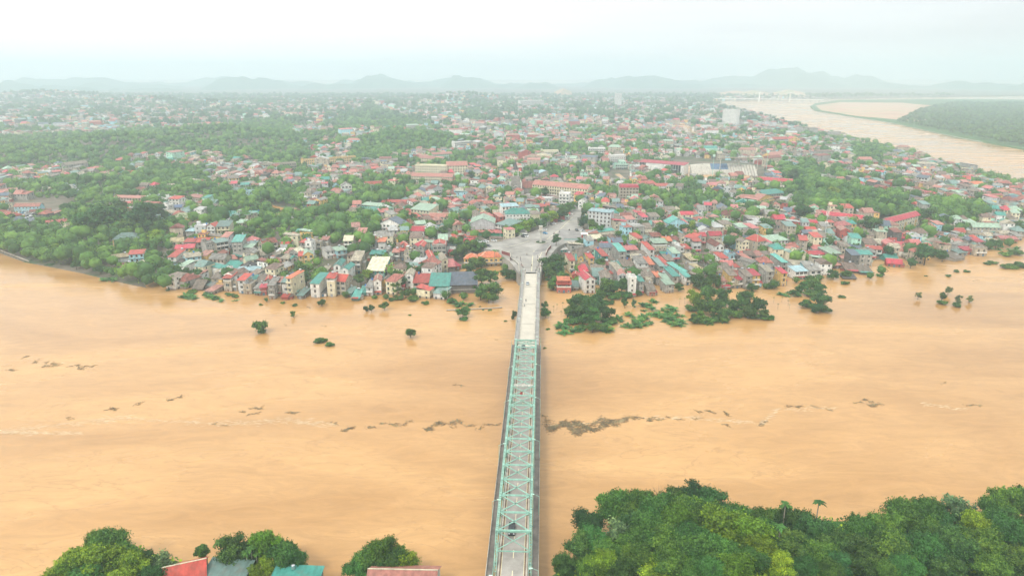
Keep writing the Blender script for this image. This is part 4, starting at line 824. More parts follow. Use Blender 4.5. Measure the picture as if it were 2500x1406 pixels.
def HB(block, rows, **kw):
    ox, oy, s = block
    for row in rows:
        x1, y1, x2, y2, d, fl, rf, rc, wc = row[:9]; o = row[9] if len(row) > 9 else {}
        fh = 3.15; px1, py1, px2, py2 = ox + x1 / s, oy + y1 / s, ox + x2 / s, oy + y2 / s
        ax, ay, za = PG(px1, py1, fl * fh); bx, by, zb = PG(px2, py2, fl * fh); z0 = max(min(za, zb), -.4); z0 = o.get('z', z0)
        ax, ay = P(px1, py1, z0 + fl * fh); bx, by = P(px2, py2, z0 + fl * fh)
        w = math.hypot(bx - ax, by - ay); rz = math.atan2(by - ay, bx - ax)
        rz = max(-.75, min(.75, rz)); mx_, my_ = (ax + bx) / 2, (ay + by) / 2
        k = dict(kw); k.update({a: b for a, b in o.items() if a != 'z'})
        house(mx_ - math.sin(rz) * d / 2, my_ + math.cos(rz) * d / 2, z0, rz, w, d, fl, rf, rc, wc, **k)
B1 = (400, 580, 8.786); B2 = (660, 580, 8.786); B3 = (920, 560, 8.786); B4 = (1380, 560, 8.786); B5 = (1640, 560, 8.786); A5 = (1800, 480, 3.571); A1 = (0, 450, 3.906); A3 = (860, 480, 4.63); A4 = (1320, 520, 4.63); C5 = (950, 330, 4.545); C8 = (1450, 350, 4.545); C4 = (1700, 160, 3.125); C3 = (1200, 160, 3.906); C2 = (600, 160, 3.906); C1 = (0, 160, 3.906); A2 = (400, 480, 4.63)
HB(B1, [(230, 240, 640, 215, 8, 2, 's', 'crimson', 'yellow'), (90, 410, 255, 412, 14, 2, 's', 'red', 'white'), (470, 430, 800, 385, 8, 3, 's', 'beige', 'lb'), (215, 560, 470, 555, 8, 2, 'h', 'dark', 'lb'),
  (640, 605, 850, 605, 9, 1, 'g', 'dirty', 'cream'), (870, 620, 1050, 630, 9, 1, 'g', 'brown', 'cream'), (970, 450, 1290, 470, 9, 2, 'x', 'grey', 'beige'), (150, 100, 420, 80, 8, 2, 'x', 'tan', 'cream'),
  (430, 95, 650, 90, 8, 2, 's', 'red', 'grey'), (690, 100, 940, 90, 9, 2, 's', 'red', 'grey'), (905, 150, 1080, 110, 9, 3, 'f', 'grey', 'grey'), (1120, 115, 1370, 70, 8, 3, 's', 'gteal', 'beige'), (1250, 280, 1400, 240, 7, 1, 's', 'brownred', 'dark'),
  (1455, 92, 1665, 85, 15, 3.6, 's', 'tealb', 'grey'), (1740, 150, 1900, 160, 8, 2, 's', 'gteal', 'grey'), (1665, 205, 1880, 210, 7, 2, 's', 'palegreen', 'grey'), (2120, 140, 2430, 95, 9, 2, 'x', 'brownred', 'white'), (2020, 130, 2110, 150, 6, 2, 'f', 'beige', 'beige'),
  (2080, 385, 2400, 345, 12, 1, 'x', 'beige', 'grey'), (1290, 490, 1570, 450, 8, 1, 's', 'salmon', 'grey'), (1240, 645, 1560, 655, 13, 1, 's', 'teal', 'redw'), (1770, 500, 2030, 455, 7, 2, 'x', 'palegreen', 'cream'),
  (1560, 712, 2040, 702, 7, 2, 's', 'lblue', 'white'), (1800, 640, 2030, 590, 8, 2, 'h', 'dark', 'white'), (1090, 745, 1270, 750, 6, 2, 's', 'beige', 'grey'), (1010, 870, 1180, 872, 10, 2, 's', 'dirty', 'beige'),
  (1260, 862, 1430, 866, 9, 3, 's', 'red', 'beige', dict(open_top=True)), (1575, 905, 1730, 910, 10, 3, 's', 'red', 'lgrey'), (1700, 1020, 1870, 1022, 9, 2, 'f', 'grey', 'beige'), (1125, 1005, 1280, 1010, 6, 1.2, 'f', 'white', 'yellow'),
  (820, 1010, 960, 1012, 6, 1, 's', 'gteal', 'dark'), (970, 1040, 1120, 1040, 7, 1, 's', 'grey', 'beige'), (610, 1090, 820, 1100, 13, .6, 'x', 'dirty', 'dark'), (1830, 930, 1960, 925, 9, 2, 's', 'teal', 'grey'), (1965, 950, 2130, 950, 11, 2, 's', 'dirty', 'grey'),
  (2150, 930, 2330, 915, 9, 2, 'g', 'red', 'grey'), (1930, 1085, 2090, 1090, 9, 1.6, 's', 'grey', 'grey'), (2060, 1070, 2190, 1065, 5, 1.8, 's', 'crimson', 'redw'), (1455, 950, 1570, 960, 8, 2, 'f', 'grey', 'beige'), (1500, 330, 1700, 380, 6, 1, 's', 'grey', 'beige'), (1160, 330, 1300, 340, 6, 1, 's', 'salmon', 'redw')])
HB(B2, [(-60, 1020, 75, 1020, 12, 3, 's', 'grey', 'grey'), (75, 955, 220, 950, 8, 3, 's', 'salmon', 'beige', dict(open_top=True)), (235, 950, 395, 950, 8, 3, 's', 'gteal', 'white', dict(open_top=True)), (340, 855, 440, 870, 12, 4, 's', 'orange', 'cream'),
  (430, 1140, 590, 1148, 9, 1, 's', 'teal', 'grey'), (565, 1235, 700, 1242, 11, .9, 's', 'gteal', 'dark'), (235, 1270, 370, 1272, 4, .8, 's', 'red', 'redw'), (850, 985, 1040, 993, 17, 3, 'c', 'teal', 'white'), (1045, 1180, 1195, 1180, 9, 1, 's', 'dark', 'white'),
  (1200, 865, 1370, 866, 8, 4, 's', 'red', 'cream', dict(open_top=True)), (1390, 925, 1600, 940, 10, 3, 'x', 'red', 'beige'), (1350, 605, 1500, 605, 15, 3, 'g', 'teal', 'white'), (1505, 685, 1670, 690, 13, 3, 'g', 'teal', 'white'), (1735, 490, 1930, 490, 15, 3, 's', 'beige', 'beige', dict(rise=.2)),
  (2065, 702, 2440, 706, 19, 2, 's', 'cream', 'teal', dict(rise=.3)), (2135, 350, 2440, 352, 7, 2, 's', 'teal', 'teal'), (2215, 930, 2370, 925, 11, 3, 'g', 'salmon', 'white'), (2050, 1058, 2190, 1060, 11, 2, 's', 'grey', 'lgrey'), (1740, 1300, 1900, 1300, 13, .7, 's', 'tealb', 'teal'),
  (1620, 1180, 1740, 1185, 9, 1, 's', 'gteal', 'teal'), (1925, 1165, 2050, 1165, 9, 1, 's', 'teal', 'teal'), (700, 375, 920, 355, 10, 3, 'g', 'palegreen', 'yellow'), (600, 390, 695, 385, 8, 3, 's', 'red', 'yellow'), (400, 310, 600, 325, 8, 3, 'g', 'cream', 'grey'),
  (440, 455, 590, 440, 8, 2, 'g', 'teal', 'grey'), (210, 440, 380, 455, 9, 2, 's', 'beige', 'beige'), (340, 505, 500, 505, 6, 1, 's', 'gteal', 'redw'), (880, 110, 1080, 110, 9, 3, 'f', 'grey', 'beige'), (1085, 45, 1230, 45, 7, 3, 's', 'salmon', 'beige', dict(open_top=True)),
  (740, 105, 870, 110, 7, 4, 'f', 'white', 'white'), (630, 95, 745, 105, 7, 3, 's', 'red', 'grey'), (1420, 285, 1640, 250, 8, 2, 's', 'palegreen', 'lb'), (1190, 295, 1370, 270, 9, 2, 's', 'grey', 'white'), (1570, 65, 1760, 65, 9, 3, 'x', 'cream', 'beige'), (1890, 80, 2040, 85, 9, 2, 's', 'pink', 'grey'),
  (2140, 130, 2290, 130, 8, 2, 'f', 'grey', 'lgrey'), (2310, 85, 2460, 85, 8, 3, 's', 'orange', 'white', dict(open_top=True)), (140, 165, 330, 155, 7, 1, 's', 'brown', 'lb'), (110, 305, 270, 310, 7, 1, 's', 'white', 'lb'), (0, 340, 110, 380, 8, 1, 's', 'beige', 'grey'), (1120, 700, 1230, 700, 8, 1, 's', 'beige', 'beige'), (1640, 370, 1740, 380, 10, 2, 's', 'brown', 'beige')])
HB(B3, [(150, 440, 265, 440, 9, 2, 'f', 'grey', 'grey'), (410, 212, 540, 212, 5, 2, 'f', 'yellow' if 0 else 'cream', 'yellow'), (510, 350, 600, 350, 11, 3, 'g', 'brownred', 'grey'), (605, 370, 735, 355, 11, 3, 'g', 'red', 'beige'), (745, 350, 870, 360, 14, 3, 'g', 'crimson', 'grey'), (875, 370, 1000, 372, 12, 3, 'g', 'red', 'grey'),
  (1200, 270, 1480, 265, 12, 4, 'g', 'red', 'grey', dict(open_top=True, rise=.2)), (335, 490, 490, 490, 7, 2, 's', 'salmon', 'grey'), (492, 455, 590, 455, 6, 2.4, 's', 'red', 'dark'), (1120, 605, 1245, 597, 18, 2.3, 'g', 'red', 'white'), (1245, 740, 1395, 737, 14, 1.5, 's', 'teal', 'beige'), (1405, 660, 1525, 652, 17, 3, 'g', 'beige', 'cream'),
  (1540, 797, 1675, 790, 13, 2, 's', 'pink', 'dark'), (600, 985, 770, 985, 12, 3, 'g', 'beige', 'white'), (105, 1108, 270, 1110, 9, 2.3, 'g', 'dirty', 'yellow'), (780, 1138, 1110, 1140, 12, 2, 's', 'red', 'beige', dict(rise=.2)), (215, 850, 330, 850, 7, 2, 's', 'red', 'beige'), (405, 835, 530, 835, 9, 2, 'g', 'grey', 'lb'),
  (545, 805, 640, 805, 9, 2, 'g', 'brown', 'beige'), (690, 765, 815, 750, 9, 1, 's', 'grey', 'grey'), (590, 475, 720, 478, 8, 3, 'f', 'grey', 'beige'), (1530, 500, 1640, 502, 6, 1, 's', 'crimson', 'redw'), (820, 690, 930, 690, 7, 1.5, 's', 'red', 'redw'), (940, 700, 1060, 700, 8, 1.5, 's', 'gteal', 'dark'), (1690, 790, 1800, 770, 9, 1, 's', 'crimson', 'redw'), (480, 1200, 590, 1200, 9, 1.5, 's', 'crimson', 'redw'), (260, 560, 330, 560, 6, 1.5, 's', 'palegreen', 'grey'), (1180, 420, 1300, 415, 9, 2, 's', 'gteal', 'beige')])
HB(B3, [(1120, 1212, 1545, 1210, 18, 2, 's', 'teal', 'green', dict(name='warehouse', cat='warehouse', rise=.22, phrase='long teal roofed green metal warehouse on the waterfront left of the bridge', group=None, detail=1)),
  (1560, 1190, 2150, 1180, 18, 2, 's', 'slate', 'dark', dict(name='warehouse', cat='warehouse', rise=.22, phrase='long dark slate roofed warehouse on the waterfront beside the teal one', group=None, detail=1))])
HB(A3, [(1440, 690, 1705, 682, 10, 2.2, 'h', 'orange', 'yellow', dict(name='villa', cat='villa', phrase='yellow villa with bright orange hipped roof standing in flood water by the bridge', group=None)), (1262, 700, 1425, 705, 9, 2, 'h', 'orange', 'yellow', dict(phrase='lower yellow wing with orange roof left of the villa')),
  (660, 140, 870, 160, 16, 3, 's', 'palegreen', 'cream', dict(rise=.2)), (868, 225, 1200, 235, 8, 2, 'x', 'salmon', 'cream'), (910, 345, 1140, 335, 8, 1, 's', 'tealb', 'dark'), (300, 305, 545, 320, 13, 3, 'g', 'slate', 'white'), (640, 385, 810, 388, 9, 2.4, 'x', 'crimson', 'white'), (822, 380, 880, 378, 6, 3, 'f', 'white', 'white'),
  (1335, 300, 1610, 300, 20, 3, 'g', 'palegreen', 'lgrey', dict(rise=.2, detail=1, name='warehouse', cat='warehouse', phrase='big grey market hall with pale green gable by the plaza', group=None)), (1620, 305, 1770, 335, 16, 3, 's', 'gteal', 'lgrey'), (1275, 395, 1765, 412, 7, 1.3, 's', 'pink', 'green', dict(detail=1)),
  (1735, 200, 2010, 195, 13, 4, 'h', 'teal', 'white'), (1695, 115, 1880, 105, 9, 4, 's', 'lblue', 'white'), (1300, 105, 1420, 108, 6, 1, 's', 'blue', 'navy' if 0 else 'dark'), (1180, 180, 1310, 175, 8, 1, 's', 'slate', 'grey'), (1120, 110, 1260, 108, 9, 1, 's', 'palegreen', 'grey'), (2030, 110, 2290, 120, 9, 2, 's', 'red', 'beige'), (1900, 130, 2110, 135, 8, 2, 's', 'slate', 'lgrey'),
  (60, 150, 280, 160, 10, 2, 's', 'teal', 'beige'), (330, 60, 600, 65, 8, 2, 's', 'red', 'beige'), (100, 90, 400, 120, 9, 2, 's', 'palegreen', 'beige'), (360, 110, 450, 110, 7, 1.5, 's', 'teal', 'grey'), (450, 170, 560, 165, 8, 2, 's', 'brownred', 'redw'), (900, 90, 1110, 100, 8, 2, 's', 'salmon', 'beige'), (1420, 40, 1560, 45, 6, 1, 's', 'orange', 'beige')])
HB(B4, [(435, 1083, 645, 1070, 14, 3, 'g', 'crimson', 'white'), (150, 985, 280, 990, 7, 2, 'g', 'red', 'redw'), (600, 1010, 850, 1012, 13, 2, 'c', 'gteal', 'teal'), (855, 1018, 985, 1012, 12, 2, 'c', 'salmon', 'redw'), (1110, 890, 1260, 880, 15, 3, 's', 'beige', 'grey'), (1200, 968, 1370, 968, 8, 2, 's', 'pink', 'beige'),
  (1440, 1025, 1595, 1015, 13, 2, 'c', 'pink', 'grey'), (1365, 1048, 1530, 1045, 7, 4, 'f', 'white', 'white'), (1590, 1112, 1690, 1108, 8, 3, 's', 'teal', 'grey'), (1640, 1030, 1900, 1030, 16, 2, 's', 'dirty', 'grey'), (1890, 935, 2010, 930, 12, 2, 'g', 'brown', 'dark'), (1960, 1020, 2075, 1015, 9, 2, 's', 'orange', 'grey'),
  (1740, 1110, 1860, 1112, 8, 2, 'f', 'beige', 'beige'), (1810, 1345, 1925, 1345, 4, 1, 's', 'red', 'redw'), (1770, 1292, 1940, 1290, 10, 1.5, 's', 'dirty', 'grey'), (2110, 1062, 2240, 1055, 9, 2.2, 's', 'palegreen', 'beige'), (2165, 1182, 2340, 1168, 8, 2, 's', 'palegreen', 'grey'), (2315, 1002, 2430, 995, 16, 2.2, 's', 'teal', 'grey'),
  (2030, 785, 2140, 780, 17, 2, 's', 'gteal', 'grey'), (2155, 752, 2245, 745, 16, 2, 's', 'red', 'grey'), (1810, 752, 1915, 748, 14, 2, 's', 'orange', 'grey'), (1550, 725, 1805, 715, 13, 2, 's', 'grey', 'white'), (1190, 788, 1500, 792, 13, 1, 's', 'dirty', 'beige'), (1050, 792, 1205, 787, 9, 2, 's', 'teal', 'dark'), (850, 765, 1030, 765, 7, 2, 's', 'brownred', 'dark'),
  (1155, 478, 1305, 470, 16, 3, 'c', 'tealb', 'grey'), (795, 570, 915, 562, 14, 3, 's', 'red', 'teal'), (910, 655, 1060, 645, 8, 2, 's', 'dirty', 'yellow'), (285, 600, 395, 600, 11, 3, 'g', 'brown', 'yellow'), (515, 612, 620, 605, 9, 3, 's', 'red', 'yellow'), (92, 665, 205, 660, 13, 3, 's', 'red', 'cream'), (310, 530, 570, 480, 9, 2, 'x', 'dirty', 'beige'),
  (785, 385, 950, 385, 11, 2, 's', 'crimson', 'beige'), (1015, 222, 1135, 218, 15, 3, 'g', 'brown', 'lb'), (1805, 435, 1915, 430, 17, 3, 's', 'red', 'white'), (1890, 292, 2190, 285, 9, 3, 's', 'palegreen', 'beige', dict(open_top=True)), (1705, 215, 1860, 212, 8, 2, 'g', 'gteal', 'grey'), (2135, 248, 2300, 245, 9, 2, 's', 'orange', 'beige'), (2315, 515, 2460, 508, 12, 2, 's', 'palegreen', 'lb'),
  (1560, 195, 1690, 180, 12, 2, 's', 'red', 'cream'), (2100, 565, 2230, 560, 10, 1, 's', 'teal', 'grey'), (1310, 440, 1560, 428, 8, 2, 's', 'pink', 'grey'), (510, 205, 820, 190, 10, 1, 's', 'cream', 'redw'), (640, 120, 1230, 90, 11, 1, 's', 'beige', 'beige'), (0, 290, 440, 285, 7, 1, 'x', 'gteal', 'redw'), (-160, 440, 170, 415, 4, 1, 's', 'white', 'teal'), (1410, 620, 1600, 625, 9, 2, 's', 'beige', 'beige'), (1420, 500, 1590, 500, 9, 1.5, 's', 'dirty', 'grey'),
  (1600, 560, 1760, 555, 9, 1.5, 's', 'dirty', 'beige'), (2180, 660, 2330, 655, 11, 1.5, 's', 'dirty', 'beige'), (1330, 1000, 1440, 1000, 7, 2, 's', 'gteal', 'grey'), (500, 80, 710, 70, 7, 1.5, 's', 'salmon', 'beige'), (720, 50, 1060, 15, 5, 1.3, 's', 'tealb', 'beige')])
HB(A4, [(185, 803, 345, 803, 7, 2, 's', 'red', 'redw', dict(open_top=True)), (190, 765, 330, 765, 6, 2.6, 'c', 'orange', 'redw'), (345, 830, 430, 830, 9, 1, 's', 'gteal', 'grey')])
HB(B5, [(470, 255, 640, 250, 8, 3, 's', 'red', 'lgrey', dict(open_top=True)), (290, 150, 465, 195, 11, 3, 's', 'red', 'lgrey'), (820, 132, 1075, 128, 8, 2.4, 'x', 'crimson', 'beige'), (640, 140, 740, 142, 8, 2.4, 's', 'crimson', 'beige'), (430, 105, 620, 110, 8, 2.4, 'g', 'crimson', 'beige'), (1100, 225, 1340, 190, 8, 1, 's', 'gteal', 'lb'),
  (905, 230, 1100, 245, 8, 1, 's', 'lblue', 'grey'), (945, 365, 1125, 358, 16, 2, 'g', 'brownred', 'white'), (1135, 345, 1230, 315, 9, 1, 'g', 'beige', 'dark'), (155, 392, 290, 385, 13, 2, 'f', 'white', 'white'), (300, 415, 420, 408, 9, 2, 's', 'red', 'beige'), (400, 660, 560, 650, 12, 2, 's', 'tan', 'beige', dict(open_top=True)),
  (625, 625, 945, 612, 11, 1, 's', 'brown', 'dark'), (515, 612, 620, 605, 12, 1, 'g', 'brown', 'beige'), (1065, 620, 1215, 610, 11, 2, 's', 'red', 'white'), (1235, 552, 1365, 547, 9, 2, 'f', 'grey', 'lb'), (1375, 565, 1500, 562, 8, 2, 's', 'dark', 'dark'), (1840, 268, 2035, 240, 12, 3, 'h', 'red', 'beige', dict(open_top=False)), (1480, 165, 1735, 175, 8, 2, 's', 'slate', 'grey'),
  (1830, 572, 1985, 568, 9, 2, 's', 'salmon', 'beige'), (1990, 572, 2165, 565, 9, 2, 's', 'dirty', 'beige'), (1660, 665, 1765, 655, 15, 2, 's', 'salmon', 'beige'), (1760, 725, 1850, 705, 12, 3, 'g', 'grey', 'grey'), (2370, 705, 2480, 700, 16, 3, 's', 'tealb', 'grey'), (995, 845, 1090, 835, 13, 2, 's', 'brown', 'dark'), (1130, 820, 1255, 820, 9, 2, 's', 'dirty', 'white'),
  (1350, 805, 1525, 808, 6, 2, 's', 'red', 'white'), (1540, 850, 1640, 845, 13, 2, 's', 'dirty', 'grey'), (625, 885, 735, 868, 12, 2, 's', 'tan', 'lgrey'), (700, 975, 850, 975, 9, 1.5, 's', 'beige', 'grey'), (205, 905, 325, 890, 17, 2, 's', 'tealb', 'grey'), (295, 1018, 410, 1010, 9, 2, 's', 'tealb', 'white'), (20, 1003, 165, 995, 16, 2, 's', 'teal', 'grey'),
  (1240, 985, 1400, 980, 11, 2.5, 's', 'dirty', 'yellow'), (1425, 1075, 1560, 1062, 8, 2, 's', 'crimson', 'beige'), (1590, 1000, 1735, 995, 11, 3, 's', 'dirty', 'grey'), (1745, 985, 1900, 978, 10, 3, 's', 'crimson', 'yellow'), (1090, 1212, 1255, 1205, 8, 1, 's', 'crimson', 'redw'), (1265, 1200, 1560, 1178, 7, .9, 's', 'tan', 'grey'), (1755, 1142, 1935, 1137, 6, 1.2, 's', 'crimson', 'lb'),
  (1075, 1100, 1170, 1095, 8, 2, 's', 'salmon', 'beige'), (2045, 905, 2190, 898, 12, 3, 's', 'beige', 'grey'), (2080, 785, 2310, 778, 10, 1.5, 's', 'dirty', 'grey'), (2220, 835, 2330, 830, 7, 2, 'f', 'grey', 'grey'), (190, 870, 460, 885, 12, 1.2, 's', 'dirty', 'beige'), (1880, 700, 2030, 705, 11, 2, 's', 'brown', 'brown' if 0 else 'beige'), (1610, 560, 1800, 560, 9, 2, 's', 'brown', 'grey'), (2370, 935, 2480, 930, 9, 3, 's', 'crimson', 'yellow'), (2390, 1095, 2480, 1090, 5, 1.3, 's', 'crimson', 'grey'), (0, 230, 150, 230, 9, 2, 's', 'brownred', 'beige')])
HB(A5, [(545, 378, 615, 382, 11, 3, 's', 'red', 'beige'), (270, 392, 445, 375, 12, 2, 's', 'palegreen', 'white'), (735, 335, 800, 335, 9, 2, 'f', 'grey', 'grey'), (575, 318, 660, 322, 8, 2, 's', 'slate', 'dark'), (820, 500, 905, 492, 14, 1.5, 's', 'palegreen', 'grey'), (640, 320, 735, 325, 9, 2, 's', 'beige', 'grey'), (380, 470, 440, 470, 8, 2, 's', 'grey', 'beige'), (445, 470, 520, 468, 8, 2, 's', 'salmon', 'beige'),
  (525, 500, 650, 505, 7, 1, 's', 'red', 'redw'), (655, 505, 790, 500, 7, 1, 's', 'crimson', 'beige'), (560, 532, 650, 530, 7, 1, 's', 'gteal', 'dark'), (655, 558, 720, 555, 9, 1, 's', 'teal', 'teal'), (500, 605, 600, 600, 11, 1.5, 'c', 'beige', 'lgrey'), (510, 652, 615, 645, 9, 2, 's', 'lblue', 'white'), (640, 645, 740, 640, 8, 2, 's', 'grey', 'white'), (730, 560, 840, 555, 9, 1.5, 's', 'beige', 'grey'),
  (850, 600, 905, 595, 9, 1, 's', 'salmon', 'dark'), (950, 640, 1060, 645, 14, .8, 's', 'brown', 'dark'), (1070, 655, 1180, 660, 12, .8, 's', 'dirty', 'dark'), (925, 708, 1040, 712, 7, .5, 's', 'dark', 'dark'), (1095, 487, 1215, 483, 8, 2, 's', 'grey', 'lgrey'), (945, 440, 1090, 448, 8, 1.5, 's', 'slate', 'grey'), (1085, 402, 1215, 402, 7, 1, 'x', 'red', 'cream'), (1130, 452, 1265, 462, 7, 2, 's', 'red', 'white'),
  (1355, 358, 1510, 362, 9, 1, 'x', 'crimson', 'redw'), (1375, 418, 1480, 422, 7, 2, 's', 'crimson', 'white'), (1315, 388, 1385, 395, 9, 1.5, 's', 'red', 'redw'), (1295, 545, 1405, 545, 9, .8, 'x', 'teal', 'teal'), (1305, 578, 1440, 588, 8, 1, 'x', 'crimson', 'redw'), (1600, 330, 1720, 322, 9, 2, 's', 'palegreen', 'grey'), (1680, 388, 1760, 384, 8, 1.5, 's', 'teal', 'grey'), (1885, 305, 1990, 308, 8, 2, 'x', 'red', 'yellow'),
  (1715, 282, 1875, 295, 8, 1, 'x', 'brownred', 'beige'), (1755, 392, 1880, 390, 8, 2, 'f', 'white', 'white'), (1890, 392, 1970, 388, 7, 2, 's', 'salmon', 'beige'), (1980, 465, 2105, 462, 7, 1.4, 's', 'crimson', 'redw'), (2010, 382, 2085, 380, 8, 2, 's', 'slate', 'grey'), (1900, 545, 1985, 528, 13, .8, 's', 'dirty', 'grey'), (1840, 520, 1900, 530, 9, .8, 's', 'grey', 'grey'), (1925, 490, 2010, 485, 7, 1, 's', 'gteal', 'grey'),
  (2085, 455, 2180, 455, 8, 2, 'f', 'grey', 'beige'), (2055, 265, 2300, 270, 9, 2, 'x', 'palegreen', 'beige'), (2025, 325, 2230, 322, 7, 1.5, 'f', 'grey', 'beige'), (2300, 365, 2450, 372, 7, 1.3, 's', 'pink', 'beige'), (660, 230, 830, 252, 7, 1.3, 'x', 'red', 'beige'), (880, 262, 1000, 245, 9, 2, 'h', 'pink', 'beige'), (840, 315, 965, 325, 7, 1.3, 'x', 'salmon', 'beige'), (475, 205, 540, 205, 6, 1.5, 'g', 'red', 'beige'),
  (2090, 395, 2160, 392, 7, 2, 's', 'crimson', 'grey'), (2140, 560 - 120, 2175, 438, 6, 1.5, 's', 'brown', 'redw')])
HB(A1, [(1070, 530, 1325, 515, 12, 2, 'h', 'gteal', 'yellow'), (1070, 705, 1225, 685, 7, 2, 's', 'tan', 'lgrey', dict(open_top=True)), (1225, 668, 1370, 658, 8, 3, 's', 'red', 'lb'), (1260, 780, 1370, 778, 8, 1.4, 'g', 'cream', 'yellow'), (1150, 790, 1260, 782, 8, 1, 's', 'brownred', 'yellow'), (440, 370, 700, 345, 7, 2, 's', 'red', 'cream'), (570, 412, 710, 440, 7, 3, 'f', 'beige', 'cream'),
  (92, 345, 212, 343, 8, 1.4, 'h', 'slate', 'white'), (220, 355, 420, 340, 8, 1, 's', 'slate', 'grey'), (0, 305, 140, 305, 9, 1, 'h', 'red', 'redw'), (130, 213, 372, 210, 8, 2, 'x', 'salmon', 'lb'), (275, 262, 480, 248, 6, 1, 's', 'brownred', 'grey'), (1625, 320, 1850, 322, 11, 1.3, 'h', 'olive', 'yellow'), (1765, 400, 1955, 385, 8, 1, 'h', 'brown', 'tan' if 0 else 'beige'), (2075, 290, 2240, 310, 12, 1, 'c', 'teal', 'yellow'),
  (1770, 445, 1845, 447, 8, 2, 's', 'lblue', 'grey'), (1852, 405, 1960, 402, 9, 3, 'f', 'white', 'lgrey'), (1970, 400, 2045, 402, 9, 3, 'g', 'red', 'white'), (2062, 402, 2185, 398, 14, 3, 's', 'gteal', 'cream'), (1605, 135, 1700, 140, 9, 3, 's', 'red', 'white'), (1535, 130, 1595, 135, 8, 2.4, 'f', 'white', 'white'), (1530, 200, 1600, 205, 7, 3, 'f', 'white', 'white'), (1605, 225, 1730, 218, 8, 2, 's', 'navy', 'white'), (1650, 245, 1760, 245, 7, 1, 's', 'lblue', 'white'),
  (1165, 185, 1350, 175, 7, 1.5, 's', 'red', 'beige'), (1065, 125, 1340, 132, 8, 2, 's', 'salmon', 'beige'), (1360, 125, 1450, 125, 8, 2, 's', 'palegreen', 'grey'), (1455, 120, 1530, 122, 7, 2, 's', 'gteal', 'grey'), (1440, 75, 1525, 80, 6, 2, 's', 'red', 'beige'), (1780, 115, 1925, 130, 9, 1.5, 's', 'salmon', 'beige'), (2350, 270, 2480, 275, 6, 1, 's', 'tealb', 'cream'), (1700, 165, 1830, 185, 8, 1.3, 's', 'grey', 'grey'),
  (2200, 50, 2440, 60, 9, 1.5, 's', 'gteal', 'beige'), (2310, 70, 2435, 68, 8, 3, 'f', 'grey', 'lb'), (1065, 360, 1150, 380, 6, 1, 's', 'beige', 'beige')])
HB(C1, [(1285, 925, 1350, 925, 7, 3, 's', 'gteal', 'white'), (1120, 990, 1220, 992, 7, 2, 's', 'salmon', 'lgrey'), (590, 1010, 690, 1005, 8, 1.3, 'h', 'crimson', 'white'), (680, 1030, 790, 1030, 8, 1, 's', 'cream', 'white'), (480, 1160, 590, 1158, 7, 1.3, 'g', 'crimson', 'beige'), (590, 1150, 690, 1150, 7, 2, 'f', 'gteal', 'white'), (690, 1210, 760, 1205, 7, 1, 's', 'gteal', 'grey'), (0, 1200, 170, 1185, 9, 1.6, 's', 'salmon', 'redw'), (740, 1170, 800, 1172, 6, 1, 's', 'teal', 'grey'), (815, 1100, 920, 1080, 7, 1.4, 'x', 'grey', 'beige'),
  (2100, 1140, 2250, 1125, 8, 1.6, 's', 'salmon', 'beige'), (2180, 1078, 2280, 1072, 14, 3, 's', 'dirty', 'yellow'), (2330, 1130, 2440, 1118, 9, 2, 's', 'grey', 'lgrey'), (330, 1180, 450, 1180, 8, 1, 's', 'cream', 'beige'), (1345, 1085, 1440, 1080, 7, 1, 's', 'cream', 'beige'), (1100, 1060, 1180, 1060, 7, 1, 's', 'salmon', 'beige')])

# ------------------------------------------------------------------ landmark buildings
def big(block, row, name, phrase, cat='building', **k): 
    r = list(row); o = dict(name=name, cat=cat, phrase=phrase, group=None); o.update(k); HB(block, [tuple(r[:9]) + (o,)])
big(C5, (245, 452, 700, 465, 10, 3, 'x', 'salmon', 'cream'), 'school_building', 'long cream institute block with pink red ridged roof and rows of windows', 'school')
big(C5, (285, 335, 640, 345, 10, 5, 'f', 'cream', 'cream'), 'school_building', 'tall cream institute block with flat parapet behind the lower pink roofed block', 'school')
big(C5, (640, 340, 870, 335, 14, 5, 'x', 'salmon', 'cream'), 'school_building', 'tall cream institute wing with pink red roof at its right end', 'school')
big(C5, (320, 250, 590, 268, 10, 2, 'x', 'salmon', 'cream'), 'school_building', 'low school block with pink red roof behind the cream institute', 'school')
big(C5, (480, 215, 700, 205, 8, 3, 'x', 'salmon', 'mint'), 'school_building', 'mint green school block with red roof behind the cream institute', 'school')
big(C5, (730, 85, 915, 70, 9, 4, 'f', 'white', 'white'), 'office_building', 'white four storey block with flat roof beside the wooded rise', 'office building')
big(C5, (1590, 545, 2200, 600, 12, 4, 'x', 'salmon', 'cream'), 'school_building', 'long cream hall with double pink red roof and gridded window front', 'school')
big(C5, (1630, 705, 1880, 705, 9, 2, 'f', 'white', 'lgrey'), 'office_building', 'light grey block with balcony terrace beside the white arched house', 'office building')
big(C5, (1885, 650, 2000, 655, 9, 5, 'f', 'white', 'white'), 'office_building', 'white house with tall arched front at the avenue', 'house')
big(C5, (1100, 400, 1185, 405, 9, 2, 's', 'lblue', 'white'), 'house', 'white two storey house with pale blue roof before the church trees')
big(C5, (1630, 440, 1850, 420, 10, 1.5, 'g', 'lblue', 'beige'), 'house', 'low hall with bright pale turquoise gable roof behind the long pink hall')
big(C5, (225, 640, 430, 645, 12, 2.4, 'g', 'slate', 'cream'), 'house', 'cream gabled hall with slate roof below the institute')
big(C5, (460, 620, 612, 590, 9, 3, 'g', 'brownred', 'lgrey'), 'house', 'grey house with brown roof and white balconies below the institute')
big(C5, (2215, 150, 2400, 150, 9, 4, 'f', 'white', 'white'), 'office_building', 'white block of banded balconies in the middle of the town', 'office building')
big(C5, (1690, 175, 1880, 172, 9, 2.5, 'f', 'cream', 'cream'), 'house', 'cream block with long blank flank by the tree lined road')
